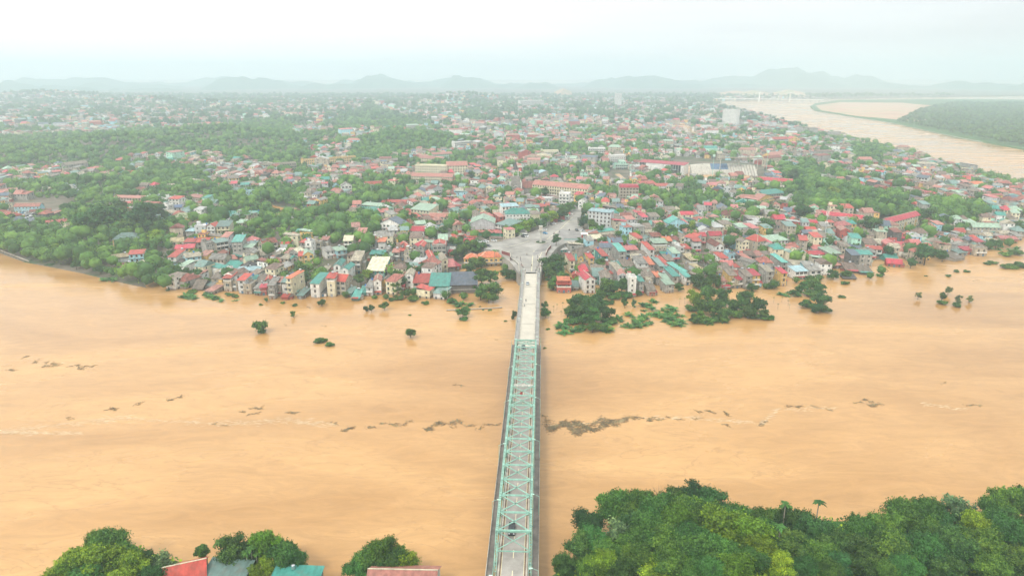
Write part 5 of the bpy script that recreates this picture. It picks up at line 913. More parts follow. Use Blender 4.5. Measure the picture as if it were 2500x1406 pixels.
big(C8, (290, 492, 498, 492, 9, 5, 'm', 'crimson', 'beige'), 'apartment_building', 'tall narrow beige house with crimson mansard roof and arched balconies', 'house')
big(C8, (1575, 610, 1830, 625, 11, 2, 'h', 'salmon', 'yellow'), 'school_building', 'long pale yellow school with pink red hipped roof', 'school')
big(C8, (1840, 640, 1975, 590, 9, 2, 'g', 'salmon', 'yellow'), 'school_building', 'pale yellow school wing with gabled pink red roof', 'school')
big(C8, (1450, 800, 1695, 785, 11, 2.2, 'h', 'brownred', 'cream'), 'school_building', 'cream arcaded school with dark red hipped roof', 'school')
big(C8, (560, 905, 705, 895, 9, 2, 's', 'tealb', 'lb'), 'house', 'low light blue wing with bright turquoise roof among the trees')
big(C8, (830, 890, 1030, 885, 12, 3, 'g', 'tealb', 'lb'), 'villa', 'light blue villa with bright turquoise gabled roof behind the trees', 'villa')
big(C8, (-60, 745, 190, 770, 7, 5, 's', 'lblue', 'lgrey', ), 'apartment_building', 'tall slim white house with pale blue roof and three dark windows by the avenue', 'house')
big(C8, (185, 140, 352, 135, 9, 4.5, 'f', 'white', 'white'), 'hotel', 'white five storey hotel block standing left of the stadium', 'hotel')
big(C8, (240, 240, 380, 238, 8, 2, 'f', 'white', 'mint'), 'house', 'mint green house at the foot of the white hotel')
big(C8, (495, 205, 1000, 245, 16, 4.2, 's', 'crimson', 'white'), 'sports_hall', 'long white stadium hall with crimson roof and a blank panel on its front', 'stadium', rise=.12, detail=0)
_r, _w, _d, _h = LAST
for a, b in ((-.47, -.33), (.22, .44)):
    for k in range(4): g = MB(); x0 = _w * (a + (b - a) * k / 4); x1 = _w * (a + (b - a) * (k + .86) / 4); g.box(x0, x1, -_d / 2 - .1, -_d / 2, .5, _h - .6); g.obj('window', GLASS, _r)
g = MB(); g.box(-_w * .22, _w * .02, -_d / 2 - .15, -_d / 2, 2.5, _h - 2.2, 0); g.box(-_w * .205, _w * .005, -_d / 2 - .2, -_d / 2 - .15, 3.1, _h - 2.8, 1); g.obj('facade_panel', [TRIM, WHITEP], _r)
big(C8, (1895, 570, 2125, 550, 14, 2, 'c', 'teal', 'beige'), 'warehouse', 'beige hall with curved teal roof behind the yellow school', 'warehouse')
big(C8, (1800, 400, 2195, 430, 9, 2, 'x', 'crimson', 'beige'), 'market_hall', 'long crimson roofed hall right of the stadium', 'hall')
big(C8, (510, 450, 690, 445, 11, 2.5, 's', 'red', 'cream'), 'house', 'cream house with red roof right of the mansard house'); big(C8, (700, 475, 860, 470, 10, 2.5, 's', 'red', 'dark'), 'house', 'dark fronted house with wide red roof near the mansard house')
big(A5, (705, 150, 1085, 195, 8, 2, 'x', 'crimson', 'cream'), 'school_building', 'long low school with bright crimson roof among the right hand trees', 'school')
big(A5, (1325, 228, 1598, 160, 9, 3, 'x', 'crimson', 'cream'), 'school_building', 'tall cream school with bright crimson roof and tan stair panels', 'school', detail=1)
_r, _w, _d, _h = LAST
for k in range(12):
    for f in range(3):
        if k % 4 == 2 and f < 2: continue
        x0 = -_w / 2 + _w * (k + .5) / 12; o_ = ob('window', WIN[1][0], _r, loc=(x0, -_d / 2 - .01, 1.7 + f * 3.15)); ob('pane', WIN[1][1], o_)
for k in (2, 6, 10): g = MB(); x0 = -_w / 2 + _w * (k + .5) / 12; g.box(x0 - 1.5, x0 + 1.5, -_d / 2 - .12, -_d / 2, 0, 6.6); g.obj('stair_panel', mat('ochre_panel', (.5, .3, .08)), _r)
big(C3, (1182, 268, 1244, 268, 14, 17, 'f', 'white', 'white'), 'tower_block', 'slim white tower block far back in the haze', 'tower block')
big(C3, (275, 338, 500, 335, 25, 9, 'f', 'white', 'white'), 'office_building', 'long white flat building far back left of the tower block', 'office building')
big(C3, (2208, 420, 2345, 425, 16, 13, 'f', 'white', 'white'), 'tower_block', 'white tower block with rows of dark windows on the far river bank', 'tower block')
big(C2, (545, 905, 1050, 870, 10, 3, 'f', 'dirty', 'yellow'), 'apartment_building', 'long old ochre apartment block with small balconies', 'apartment building')
big(C2, (120, 950, 480, 930, 10, 3, 'f', 'dirty', 'beige'), 'apartment_building', 'long old grey apartment block left of the ochre one', 'apartment building')
big(C2, (910, 1150, 1010, 1145, 9, 3, 'g', 'grey', 'white'), 'house', 'white three storey gabled house in the left town'); big(C2, (1140, 1135, 1300, 1125, 8, 2.5, 'x', 'red', 'lgrey'), 'house', 'pale long house with red ridge roof in the left town')
big(C2, (0, 425, 105, 420, 18, 4, 'f', 'cream', 'yellow'), 'office_building', 'pale yellow office block far back on the left', 'office building')
big(C2, (880, 1060, 1015, 1060, 8, 2, 's', 'gteal', 'lb'), 'house', 'light blue house with arched front in the left town')
big(C4, (590, 565, 705, 560, 12, 4, 'x', 'red', 'white'), 'office_building', 'white four storey block with red trim in the right hand town', 'office building')
big(C4, (570, 690, 665, 680, 14, 3, 'x', 'salmon', 'yellow'), 'school_building', 'pale yellow block right behind the stadium terraces', 'school')
big(C4, (2060, 915, 2250, 925, 18, 2, 'h', 'orange', 'cream'), 'market_hall', 'large orange roofed market hall near the right river bank', 'hall')
big(C4, (1680, 850, 1760, 860, 12, 4, 's', 'slate', 'white'), 'house', 'white four storey house with grey roof near the far river')
# stadium terraces: curved open stand in steps, blue seats in the middle
sx0, sy0, sz0 = PG(1560 + 200, 438); st = ob('stadium_stand', None, loc=(sx0, sy0, sz0))
TER = mat('terrace_concrete', (.6, .57, .5), var=.15); BSEAT = mat('blue_seats', (.16, .25, .38)); g = MB(); bs = MB()
xa = PG(1660, 412)[0] - sx0; xb = PG(1862, 436)[0] - sx0
for i in range(26):
    t0, t1 = i / 26, (i + .86) / 26
    for k in range(9):
        y = 40 - 60 * abs(t0 - .42) ** 2.2 + k * 1.7; X0 = xa + (xb - xa) * t0; X1 = xa + (xb - xa) * t1
        (bs if 9 <= i <= 15 and k > 3 else g).box(X0, X1, y, y + 1.66, -1, 2 + k * 1.3)
g.obj('terrace', TER, st); bs.obj('blue_seat_block', BSEAT, st)
g = MB(); g.slab([(xa + 36, 36, 23), (xa + 36, 46, 21), (xa + 90, 44, 21), (xa + 90, 34, 23)], .5); 
for xx in (xa + 38, xa + 62, xa + 86): g.box(xx - .3, xx + .3, 43, 43.6, 0, 21)
g.obj('canopy', TER, st); tag(st, 'curved open stadium terrace with a block of blue seats', 'stadium', fixed=True)
for px, py in ((1739, 432), (1870, 420), (1546, 395)):
    x, y, z = PG(px, py); r = ob('light_mast', None, loc=(x, y, z)); g = MB(); g.tube((0, 0, 0), (0, 0, 26), .35, .2, 8); g.obj('mast', LAMPM, r); g = MB(); g.box(-1.6, 1.6, -.3, .3, 25, 28); g.obj('lamp_panel', LHEAD, r); tag(r, 'tall thin floodlight mast at the stadium', 'light mast', 'stadium floodlights')
# grey church with belfry tower
x, y, z = PG(1259, 478); ch = ob('church', None, loc=(x, y, z)); CS = mat('church_stone', (.3, .27, .24), var=.2, stain=.3); CT = mat('church_trim', (.62, .58, .52))
g = MB(); g.box(-6, 6, -6, 6, -2, 14); g.box(-4.6, 4.6, -4.6, 4.6, 14, 20); g.box(-3.2, 3.2, -3.2, 3.2, 20, 21); g.obj('tower', CS, ch)
g = MB()
for a in (-2.6, 2.6):
    for b in (-2.6, 2.6): g.box(a - .4, a + .4, b - .4, b + .4, 21, 27)
g.box(-3.3, 3.3, -3.3, 3.3, 27, 27.6); g.obj('belfry', CT, ch)
g = MB(); g.tube((0, 0, 27.6), (0, 0, 33), 3.2, 1.1, 8); g.tube((0, 0, 33), (0, 0, 39), .9, .05, 6); g.obj('spire', mat('roof_dark', ROOF['dark']), ch)
g = MB()
for cx_, cz in ((0, 8.5),):
    for i in range(16):
        a, b = math.pi * 2 * i / 16, math.pi * 2 * (i + 1) / 16; g.bar((cx_ + 3 * math.cos(a), -6.1, cz + 3 * math.sin(a)), (cx_ + 3 * math.cos(b), -6.1, cz + 3 * math.sin(b)), .5)
for xx in (-6, 6): g.box(xx - .7, xx + .7, -6.5, -5.2, 0, 15.5)
g.obj('rose_window', CT, ch)
g = MB(); g.box(6, 34, -2, 12, -2, 9); g.poly([(34, -2, 9), (34, 12, 9), (34, 5, 15)]); g.obj('nave', CS, ch)
g = MB(); g.slab([(5.9, 5, 15.2), (34.5, 5, 15.2), (34.5, -2.8, 8.7), (5.9, -2.8, 8.7)], .25); g.slab([(34.5, 5, 15.2), (5.9, 5, 15.2), (5.9, 12.8, 8.7), (34.5, 12.8, 8.7)], .25); g.obj('nave_roof', mat('roof_brownred', ROOF['brownred']), ch)
tag(ch, 'dark grey stone church with round window and belfry tower', 'church', fixed=True); FOOT.append((x + 14, y + 4, 24, 0, 24, 9))
# corrugated hoarding by the kiosks, red kiosk, telecom mast, poles
x1, y1 = P(1435, 575, 8); x2, y2 = P(1500, 560, 8); hr = ob('hoarding', None, loc=(x1, y1, 6.5), rz=math.atan2(y2 - y1, x2 - x1)); w_ = math.hypot(x2 - x1, y2 - y1); g = MB()
for i in range(18): g.box(w_ * i / 18, w_ * (i + .9) / 18, -.06, .06, .4, 5.2)
g.obj('white_panel', mat('hoarding_white', (.62, .66, .66), corr=2), hr); g = MB()
for i in range(10): g.box(w_ * i / 9 - .08, w_ * i / 9 + .08, .07, .2, 0, 5.4)
g.obj('frame', LAMPM, hr); tag(hr, 'long white corrugated hoarding behind the kiosks at the plaza', 'hoarding', fixed=True)
x, y, z = plz(1426, 579); kk = ob('kiosk', None, loc=(x, y, z)); g = MB(); g.box(-2, 2, -1.5, 1.5, 0, 3); g.obj('booth', mat('red_paint', (.5, .06, .05)), kk); g = MB(); g.slab([(-2.6, -3, 2.8), (2.6, -3, 2.8), (2.6, 1.6, 3.5), (-2.6, 1.6, 3.5)], .1); g.obj('canopy', WHITEP, kk); g = MB(); g.box(-1.2, 1.2, -1.56, -1.5, .9, 2.2); g.obj('counter_opening', GLASS, kk)
tag(kk, 'small red kiosk with white canopy at the right edge of the plaza', 'kiosk', fixed=True)
x, y, z = PG(2011, 595); ms = ob('telecom_mast', None, loc=(x, y, z)); g = MB(); g.tube((0, 0, 0), (0, 0, 26), .45, .2, 8)
g.obj('pole', mat('mast_grey', (.45, .47, .47)), ms); g = MB()
for i in range(6): a = i * 1.047; g.box(math.cos(a) * .9 - .18, math.cos(a) * .9 + .18, math.sin(a) * .9 - .1, math.sin(a) * .9 + .1, 22 + (i % 2) * 2, 24 + (i % 2) * 2)
g.tube((0, 0, 17), (0, 0, 17.3), 1.3, 1.3, 8); g.obj('antenna', WHITEP, ms); tag(ms, 'tall grey telecom mast rising over the right hand houses', 'mast', fixed=True)
for px, py in ((1221, 592), (946, 728), (1093, 738), (1396, 497), (1875, 602), (2125, 668), (1625, 590), (1480, 640), (760, 600), (560, 640), (700, 560), (1010, 640), (1580, 690), (1700, 610), (1930, 640), (2060, 620), (1440, 600), (880, 640)):
    x, y, z = PG(px, py); z = PLZ if py in (592,) else max(z, -.5); r = ob('utility_pole', None, loc=(x, y, z)); g = MB(); g.tube((0, 0, -1), (0, 0, 9.5), .16, .1, 7); g.obj('pole', mat('pole_concrete', (.5, .49, .46)), r); g = MB(); g.box(-.9, .9, -.06, .06, 8.6, 8.75); g.box(-.6, .6, -.06, .06, 7.9, 8.03); g.obj('crossarm', LAMPM, r)
    tag(r, 'slender concrete utility pole with short crossarms', 'utility pole', 'utility poles along the streets')
# foreground roofs on the near bank
def nearP(px, py, h):
    z = 3.0
    for _ in range(8): x, y = P(px, py, z + h); z = float(nb_z((x, y))[0])
    return x, y, z
def nroof(px, py, w, d, rz, H, rf, rc, wc, ph): x, y, z = nearP(px, py, H); house(x, y, z, rz, w, d, H / 3.15, rf, rc, wc, group=None, phrase=ph, cat='house', name='house')
nroof(447, 1398, 11, 9, .35, 5, 'x', 'red', 'beige', 'red ridged roof between the leafy trees in the near left bank'); nroof(550, 1404, 11, 9, -.1, 5, 's', 'gteal', 'grey', 'grey green metal roof beside the red one on the near bank')
nroof(722, 1412, 12, 7, -.05, 5, 's', 'teal', 'grey', 'teal metal roof on the near bank right of the palms'); nroof(985, 1420, 17, 12, -.03, 6, 'x', 'salmon', 'white', 'wide pink red roof on the near bank left of the bridge')
# distant suspension bridge over the far bend
fbz = 14; pa = Vector((*P(1745, 243, 10), 0)); pb = Vector((*P(2010, 246, 10), 0)); fb_ = ob('distant_bridge', None, loc=(pa.x, pa.y, 0), rz=math.atan2(pb.y - pa.y, pb.x - pa.x)); Lb = (pb - pa).length
g = MB(); g.box(0, Lb, -6, 6, 12, 15); g.obj('deck', WHITEP, fb_)
for t in (.42, .70):
    g = MB()
    for sy in (-5, 5): g.box(Lb * t - 3, Lb * t + 3, sy - 1.3, sy + 1.3, -5, 46)
    g.box(Lb * t - 2, Lb * t + 2, -5, 5, 42, 44); g.obj('pylon', WHITEP, fb_)
    for dx in (-180, -90, 90, 180):
        g = MB(); g.bar((Lb * t, 0, 45), (Lb * t + dx, 0, 15), .8); g.obj('cable', WHITEP, fb_)
for i in range(14): 
    g = MB(); g.box(Lb * (i + .5) / 14 - 1.5, Lb * (i + .5) / 14 + 1.5, -4, 4, -5, 12); g.obj('pier', CONC, fb_)
tag(fb_, 'distant pale bridge with two white pylons over the far river bend', 'bridge', fixed=True)

# ------------------------------------------------------------------ masks for the unnamed rest of the town
def pxring(pts): return [P(a, b, 6) for a, b in pts]
WOODS = [pxring(p) for p in [[(-400, 345), (150, 332), (400, 318), (560, 325), (700, 335), (765, 370), (740, 398), (560, 400), (520, 380), (420, 392), (330, 388), (260, 408), (0, 425), (-400, 440)],
  [(835, 405), (870, 352), (960, 335), (1100, 340), (1105, 372), (1000, 376), (940, 398), (870, 405)], [(330, 432), (500, 415), (510, 452), (440, 468), (350, 462)], [(-50, 540), (-50, 640), (210, 665), (420, 712), (425, 610), (385, 560), (180, 500), (150, 545)],
  [(1905, 430), (1985, 395), (2015, 450), (2010, 520), (1950, 530)], [(1995, 445), (2195, 480), (2245, 530), (2240, 545), (1990, 520)], [(2075, 350), (2170, 350), (2155, 412), (2080, 405)], [(535, 480), (745, 470), (745, 525), (620, 548), (540, 522)],
  [(560, 300), (700, 290), (720, 330), (560, 330)], [(1140, 270), (1170, 265), (1180, 300), (1130, 300)], [(2250, 500), (2400, 505), (2400, 540), (2260, 545)], [(800, 300), (900, 260), (1000, 290), (1060, 300), (1000, 320), (820, 325)]]]
NOGO = [pxring(p) for p in [plaza, [(1390, 540), (1360, 440), (1380, 440), (1420, 545)], [(1080, 620), (1270, 600), (1275, 750), (1080, 750)], [(1320, 610), (1400, 610), (1400, 720), (1320, 720)], [(240, 470), (345, 455), (350, 466), (250, 484)], [(20, 488), (180, 488), (180, 530), (20, 530)],
  [(1640, 380), (1880, 405), (1870, 445), (1640, 440)], [(622, 505), (660, 500), (728, 508), (724, 530), (668, 526)], [(1485, 415), (1545, 415), (1545, 452), (1485, 452)], [(1655, 302), (1675, 302), (1708, 330), (1690, 337), (1668, 325)], [(1440, 385), (1460, 405), (1510, 470), (1490, 470)], [(800, 630), (885, 630), (885, 735), (800, 735)]]]
townr = np.array(townring, float)
def masked(pts, rings):
    m = np.zeros(len(pts), bool)
    for r in rings: m |= inside(pts, r)
    return m
FT = np.array([(f[0], f[1], f[2]) for f in FOOT])
def clear_of(pts, pad, arr=None, front=0):
    arr = FT if arr is None else arr; ok = np.ones(len(pts), bool)
    for fx, fy, fr in arr:
        ok &= np.hypot(pts[:, 0] - fx, pts[:, 1] - fy) > fr * .82 + pad
        if front: ok &= np.hypot(pts[:, 0] - fx, pts[:, 1] - fy + fr + front * .5) > fr * .6 + front * .6
    return ok
def clump(pts, s, seed): return np.array([noise.noise(Vector((x / s, y / s, seed))) for x, y in pts])
rng = np.random.default_rng(5)
def scatter(sp, x0, x1, y0, y1, jit=.3):
    X, Y = np.meshgrid(np.arange(x0, x1, sp), np.arange(y0, y1, sp)); p = np.stack([X.ravel(), Y.ravel()], 1); p = p + rng.uniform(-jit, jit, p.shape) * sp
    vis = np.abs(p[:, 0]) < p[:, 1] * .80 + 60; p = p[vis]; p = p[inside(p, townr)]; return p
cand = np.vstack([scatter(10.2, -900, 900, 400, 1000, .18), scatter(13, -1400, 1400, 1000, 1700, .25), scatter(21, -2600, 2600, 1700, 3700, .3)])
far_ = cand[:, 1] > 1000
cand = cand[(dist_poly(cand, shore) > 9) & (dist_poly(cand, fars) > 7) & ~masked(cand, NOGO) & ~masked(cand, WOODS)]
cl = clump(cand, 110, 3.3) + .5 * clump(cand, 30, 1.1); pxs = np.array([proj(x, y, 6) for x, y in cand])
thr = np.interp(pxs[:, 0], [0, 500, 900, 1300, 2500], [.12, .16, .22, .27, .30]); thr = np.where(cand[:, 1] > 1500, thr - .12, thr)
isveg = cl > thr; houses_p = cand[~isveg & clear_of(cand, 2.5)]; veg_p = cand[isveg]
print('stuff houses', len(houses_p), 'veg', len(veg_p), 'named houses', NH[0])
# ---- the rest of the town as one mass of small houses
def town_mass(pts):
    n = len(pts); Z = gz_arr(pts); ROT = clump(pts, 160, 9.9) * 1.1; V = []; Q = []; MI = []; pal_w = ['white', 'cream', 'beige', 'grey', 'lgrey', 'yellow', 'beige', 'grey', 'beige', 'grey', 'white', 'beige', 'lb', 'dark', 'redw', 'grey', 'lgrey', 'beige', 'mint', 'cream']
    pal_r = ['red', 'salmon', 'brownred', 'brownred', 'brick', 'brick', 'grey', 'dirty', 'dirty', 'beige', 'teal', 'gteal', 'gteal', 'palegreen', 'slate', 'pink', 'brown', 'brown', 'dusty', 'dusty', 'lgrey', 'dirty', 'grey', 'salmon', 'crimson']
    mats = [wm(k) for k in dict.fromkeys(pal_w)] + [rm(k) for k in dict.fromkeys(pal_r)] + [GLASS]; wi = {k: i for i, k in enumerate(dict.fromkeys(pal_w))}; ri = {k: len(wi) + i for i, k in enumerate(dict.fromkeys(pal_r))}; gi = len(mats) - 1
    rd = random.Random(3)
    for (x, y), z, ro in zip(pts, Z, ROT):
        fl = rd.choice([1, 1, 2, 2, 2, 3, 3, 1.5]); w = rd.uniform(5, 9); d = rd.uniform(8, 13)
        if y > 1700: w *= 1.7; d *= 1.3; fl = rd.choice([1, 2, 2, 3, 4])
        if rd.random() < .025 and y > 900: w = rd.uniform(16, 28); d = 11; fl = rd.choice([3, 4, 4, 5])
        a = ro + rd.choice([0, 0, 0, math.pi / 2]) + rd.uniform(-.08, .08); ca, sa = math.cos(a), math.sin(a); H = fl * 3.1; hw, hd = w / 2, d / 2; kind = rd.choice('sssxgfh'); b = len(V); W = wi[rd.choice(pal_w)]; Rr = ri[rd.choice(pal_r)]
        T = lambda px, py, pz: (x + px * ca - py * sa, y + px * sa + py * ca, z + pz)
        V += [T(-hw, -hd, -2), T(hw, -hd, -2), T(hw, hd, -2), T(-hw, hd, -2), T(-hw, -hd, H), T(hw, -hd, H), T(hw, hd, H), T(-hw, hd, H)]
        Q += [(b, b + 1, b + 5, b + 4), (b + 1, b + 2, b + 6, b + 5), (b + 2, b + 3, b + 7, b + 6), (b + 3, b, b + 4, b + 7)]; MI += [W] * 4; b = len(V); e = .5; X, Y = hw + e, hd + e
        if kind == 's' or kind == 'f':
            r_ = 1.5 if kind == 's' else 0.1; V += [T(-X, -Y, H), T(X, -Y, H), T(X, Y, H + r_), T(-X, Y, H + r_), T(-hw, hd, H), T(hw, hd, H), T(-hw, hd, H + r_), T(hw, hd, H + r_)]; Q += [(b, b + 1, b + 2, b + 3), (b + 5, b + 4, b + 6, b + 7)]; MI += [Rr, W]
            if kind == 'f' and rd.random() < .6:
                c = len(V); s0 = rd.uniform(-hw, 0); V += [T(s0, 0, H), T(s0 + 2.6, 0, H), T(s0 + 2.6, 3, H), T(s0, 3, H), T(s0, 0, H + 2.5), T(s0 + 2.6, 0, H + 2.5), T(s0 + 2.6, 3, H + 2.5), T(s0, 3, H + 2.5)]
                Q += [(c, c + 1, c + 5, c + 4), (c + 1, c + 2, c + 6, c + 5), (c + 2, c + 3, c + 7, c + 6), (c + 3, c, c + 4, c + 7), (c + 4, c + 5, c + 6, c + 7)]; MI += [W] * 4 + [ri[rd.choice(pal_r)]]
        else:
            g_ = min(3.2, (w if kind == 'g' else d) * .27)
            if kind == 'g': V += [T(-X, -Y, H - .2), T(X, -Y, H - .2), T(X, Y, H - .2), T(-X, Y, H - .2), T(0, -Y, H + g_), T(0, Y, H + g_)]; Q += [(b, b + 4, b + 5, b + 3), (b + 1, b + 2, b + 5, b + 4)]; MI += [Rr, Rr]; Q += [(b, b + 1, b + 4, b + 4), (b + 2, b + 3, b + 5, b + 5)]; MI += [W, W]
            else:
                m_ = 0 if kind == 'x' else min(hw, hd) * .8; V += [T(-X, -Y, H - .2), T(X, -Y, H - .2), T(X, Y, H - .2), T(-X, Y, H - .2), T(-X + m_, 0, H + g_), T(X - m_, 0, H + g_)]; Q += [(b, b + 1, b + 5, b + 4), (b + 2, b + 3, b + 4, b + 5), (b + 3, b, b + 4, b + 4), (b + 1, b + 2, b + 5, b + 5)]; MI += [Rr] * 4
        if y < 1300:
            for f in range(int(fl)):
                for s_ in (-.5, .5):
                    if rd.random() < .25: continue
                    c = len(V); xx = s_ * hw; zz = f * 3.1 + .9; V += [T(xx - .6, -hd - .04, zz), T(xx + .6, -hd - .04, zz), T(xx + .6, -hd - .04, zz + 1.5), T(xx - .6, -hd - .04, zz + 1.5)]; Q.append((c, c + 1, c + 2, c + 3)); MI.append(gi)
                    c = len(V); yy = s_ * hd; V += [T(hw + .04, yy - .6, zz), T(hw + .04, yy + .6, zz), T(hw + .04, yy + .6, zz + 1.4), T(hw + .04, yy - .6, zz + 1.4)]; Q.append((c, c + 1, c + 2, c + 3)); MI.append(gi)
                    c = len(V); V += [T(-hw - .04, yy + .6, zz), T(-hw - .04, yy - .6, zz), T(-hw - .04, yy - .6, zz + 1.4), T(-hw - .04, yy + .6, zz + 1.4)]; Q.append((c, c + 1, c + 2, c + 3)); MI.append(gi)
    # triangles were padded to quads: fix by rebuilding through from_pydata
    me = bpy.data.meshes.new('distant_town'); me.from_pydata(V, [], [q[:3] if q[2] == q[3] else q for q in Q])
    for m in mats: me.materials.append(m)
    me.polygons.foreach_set('material_index', MI); me.update(); return me
dt = ob('distant_town', town_mass(houses_p)); dt['kind'] = 'stuff'
# ---- woods and the small trees between the far houses, as one mass
def woods(name, pts, hs, leafm, zf, nq=34, lsz=1.9, core_on=True):
    n = len(pts); Z = zf(pts); hs = hs * rng.uniform(.5, 1.6, n) * (1 + .6 * clump(pts, 40, 7.7)); Rr = hs * .48; cz = Z + hs * .62
    d = rng.normal(size=(n, nq, 3)); d /= np.linalg.norm(d, axis=2, keepdims=True); d[..., 2] = np.abs(d[..., 2]) * 1.0 - .15
    wob = 1 + .28 * np.sin(d[..., 0] * 5 + np.arange(n)[:, None]) * np.cos(d[..., 1] * 4 + np.arange(n)[:, None] * 1.7)
    pos = np.stack([pts[:, 0], pts[:, 1], cz], 1)[:, None, :] + d * np.stack([Rr, Rr, Rr * .85], 1)[:, None, :] * (rng.uniform(.75, 1.05, (n, nq)) * wob)[..., None]
    nr = d + rng.normal(size=d.shape) * .35; V, Q = leafquads(pos.reshape(-1, 3), nr.reshape(-1, 3), lsz); V = V.astype(np.float32)
    base = rng.uniform(.15, .85, n); tn = np.clip(np.repeat(base, nq) + rng.normal(size=n * nq) * .13, 0, 1)
    v, f = ico((0, 0, 0), (1, 1, 1)); mid = (v[f[:, 1]] + v[f[:, 2]]) / 2; nv = np.vstack([v, mid]); q = np.stack([f[:, 0], f[:, 1], len(v) + np.arange(len(f)), f[:, 2]], 1)
    sc3 = np.stack([Rr * .8, Rr * .8, Rr * .72], 1)[:, None, :] * rng.uniform(.85, 1.1, (n, 1, 1)); CV = (nv[None] * sc3 + np.stack([pts[:, 0], pts[:, 1], cz - Rr * .1], 1)[:, None, :]).reshape(-1, 3)
    CQ = (q[None] + (np.arange(n) * len(nv))[:, None, None]).reshape(-1, 4) + len(V)
    o = ob(name, npmesh(name, np.vstack([V, CV]), np.vstack([Q, CQ]), leafm, tint=np.concatenate([tn, np.repeat(base, len(q))]))); o['kind'] = 'stuff'; return o
def fillrings(rings, sp):
    out = []
    for r in rings:
        a = np.array(r); x0, y0 = a.min(0); x1, y1 = a.max(0); s_ = sp * (1 if y1 < 1500 else 1.6)
        X, Y = np.meshgrid(np.arange(x0, x1, s_), np.arange(y0, y1, s_)); p = np.stack([X.ravel(), Y.ravel()], 1) + rng.uniform(-.4, .4, (X.size, 2)) * s_; out.append(p[inside(p, r)])
    p = np.vstack(out); return p[inside(p, townr)]
wp = fillrings(WOODS, 7.5); wp = wp[clear_of(wp, 1.5, front=9) & ~masked(wp, NOGO[1:])]
ok = clear_of(veg_p, 2.5, front=4); vp = veg_p[ok]; near_v = vp[:, 1] < 1700
# strings of greenery along the far shore and in random street gaps
sh_pts = []
for a, b in zip(fars[:-1], fars[1:]):
    Ls = np.hypot(*(b - a)); k = int(Ls / 9); t = rng.uniform(0, 1, k)[:, None]; sh_pts.append(a + (b - a) * t + rng.normal(size=(k, 2)) * 3)
sh_pts = np.vstack(sh_pts); sh_pts = sh_pts[inside(sh_pts, townr) & (rng.uniform(size=len(sh_pts)) < .6)]
extra = scatter(17, -800, 900, 430, 1500, .5); extra = extra[clear_of(extra, .3) & ~masked(extra, NOGO) & (dist_poly(extra, shore) > 12)]
inl = np.vstack([wp, vp[near_v], sh_pts, extra]); print('wood trees', len(inl), (~near_v).sum())
woods('woodland', inl, 8.5, LEAF, gz_arr, 46, 1.5)
hb = scatter(34, -3400, 2600, 1900, 4300, .5); woods('far_woodland', np.vstack([vp[~near_v], hb]), 13.0, LEAFD, gz_arr, 16, 4.5)
# woods on the far right bank
frw = [P(*p) for p in [(2190, 300), (2250, 270), (2330, 255), (3600, 262), (3600, 420), (3000, 450), (2500, 364), (2420, 350), (2345, 333)]]
a = np.array(frw); X, Y = np.meshgrid(np.arange(a[:, 0].min(), a[:, 0].max(), 13), np.arange(a[:, 1].min(), a[:, 1].max(), 13)); p = np.stack([X.ravel(), Y.ravel()], 1) + rng.uniform(-5, 5, (X.size, 2)); p = p[inside(p, frw)]; p = p[np.abs(p[:, 0]) < p[:, 1] * .85 + 50]
woods('far_bank_woods', p[rng.uniform(size=len(p)) < .8], 9, LEAF, flat(2.5), 22, 3.2)
# mossy scrub on the left river bank
lb_ = [P(*p, 1) for p in [(-60, 600), (0, 606), (60, 622), (150, 645), (230, 655), (330, 690), (420, 705), (420, 690), (300, 660), (170, 620), (60, 590), (-60, 575)]]
a = np.array(lb_); p = rng.uniform(a.min(0), a.max(0), (5000, 2)); p = p[inside(p, lb_)]; V, Q = leafquads(np.stack([p[:, 0], p[:, 1], gz_arr(p) + rng.uniform(0, .8, len(p))], 1), np.stack([rng.normal(size=len(p)) * .5, rng.normal(size=len(p)) * .5 - .3, np.ones(len(p))], 1), 1.3)
o = ob('grass', npmesh('grass', V, Q, LEAFB, tint=rng.uniform(0, 1, len(Q)))); o['kind'] = 'stuff'
# undergrowth carpet over the near bank
p = rng.uniform((-200, 60), (300, 184), (70000, 2)); p = p[inside(p, nbr)]; p = p[(p[:, 0] > 12) | (p[:, 0] < -60)]
V, Q = leafquads(np.stack([p[:, 0], p[:, 1], nb_z(p) + rng.uniform(0, 1.6, len(p))], 1), np.stack([rng.normal(size=len(p)) * .6, rng.normal(size=len(p)) * .6 - .3, np.ones(len(p))], 1), .9)
o = ob('undergrowth', npmesh('undergrowth', V, Q, LEAFB, tint=rng.uniform(0, 1, len(Q)))); o['kind'] = 'stuff'

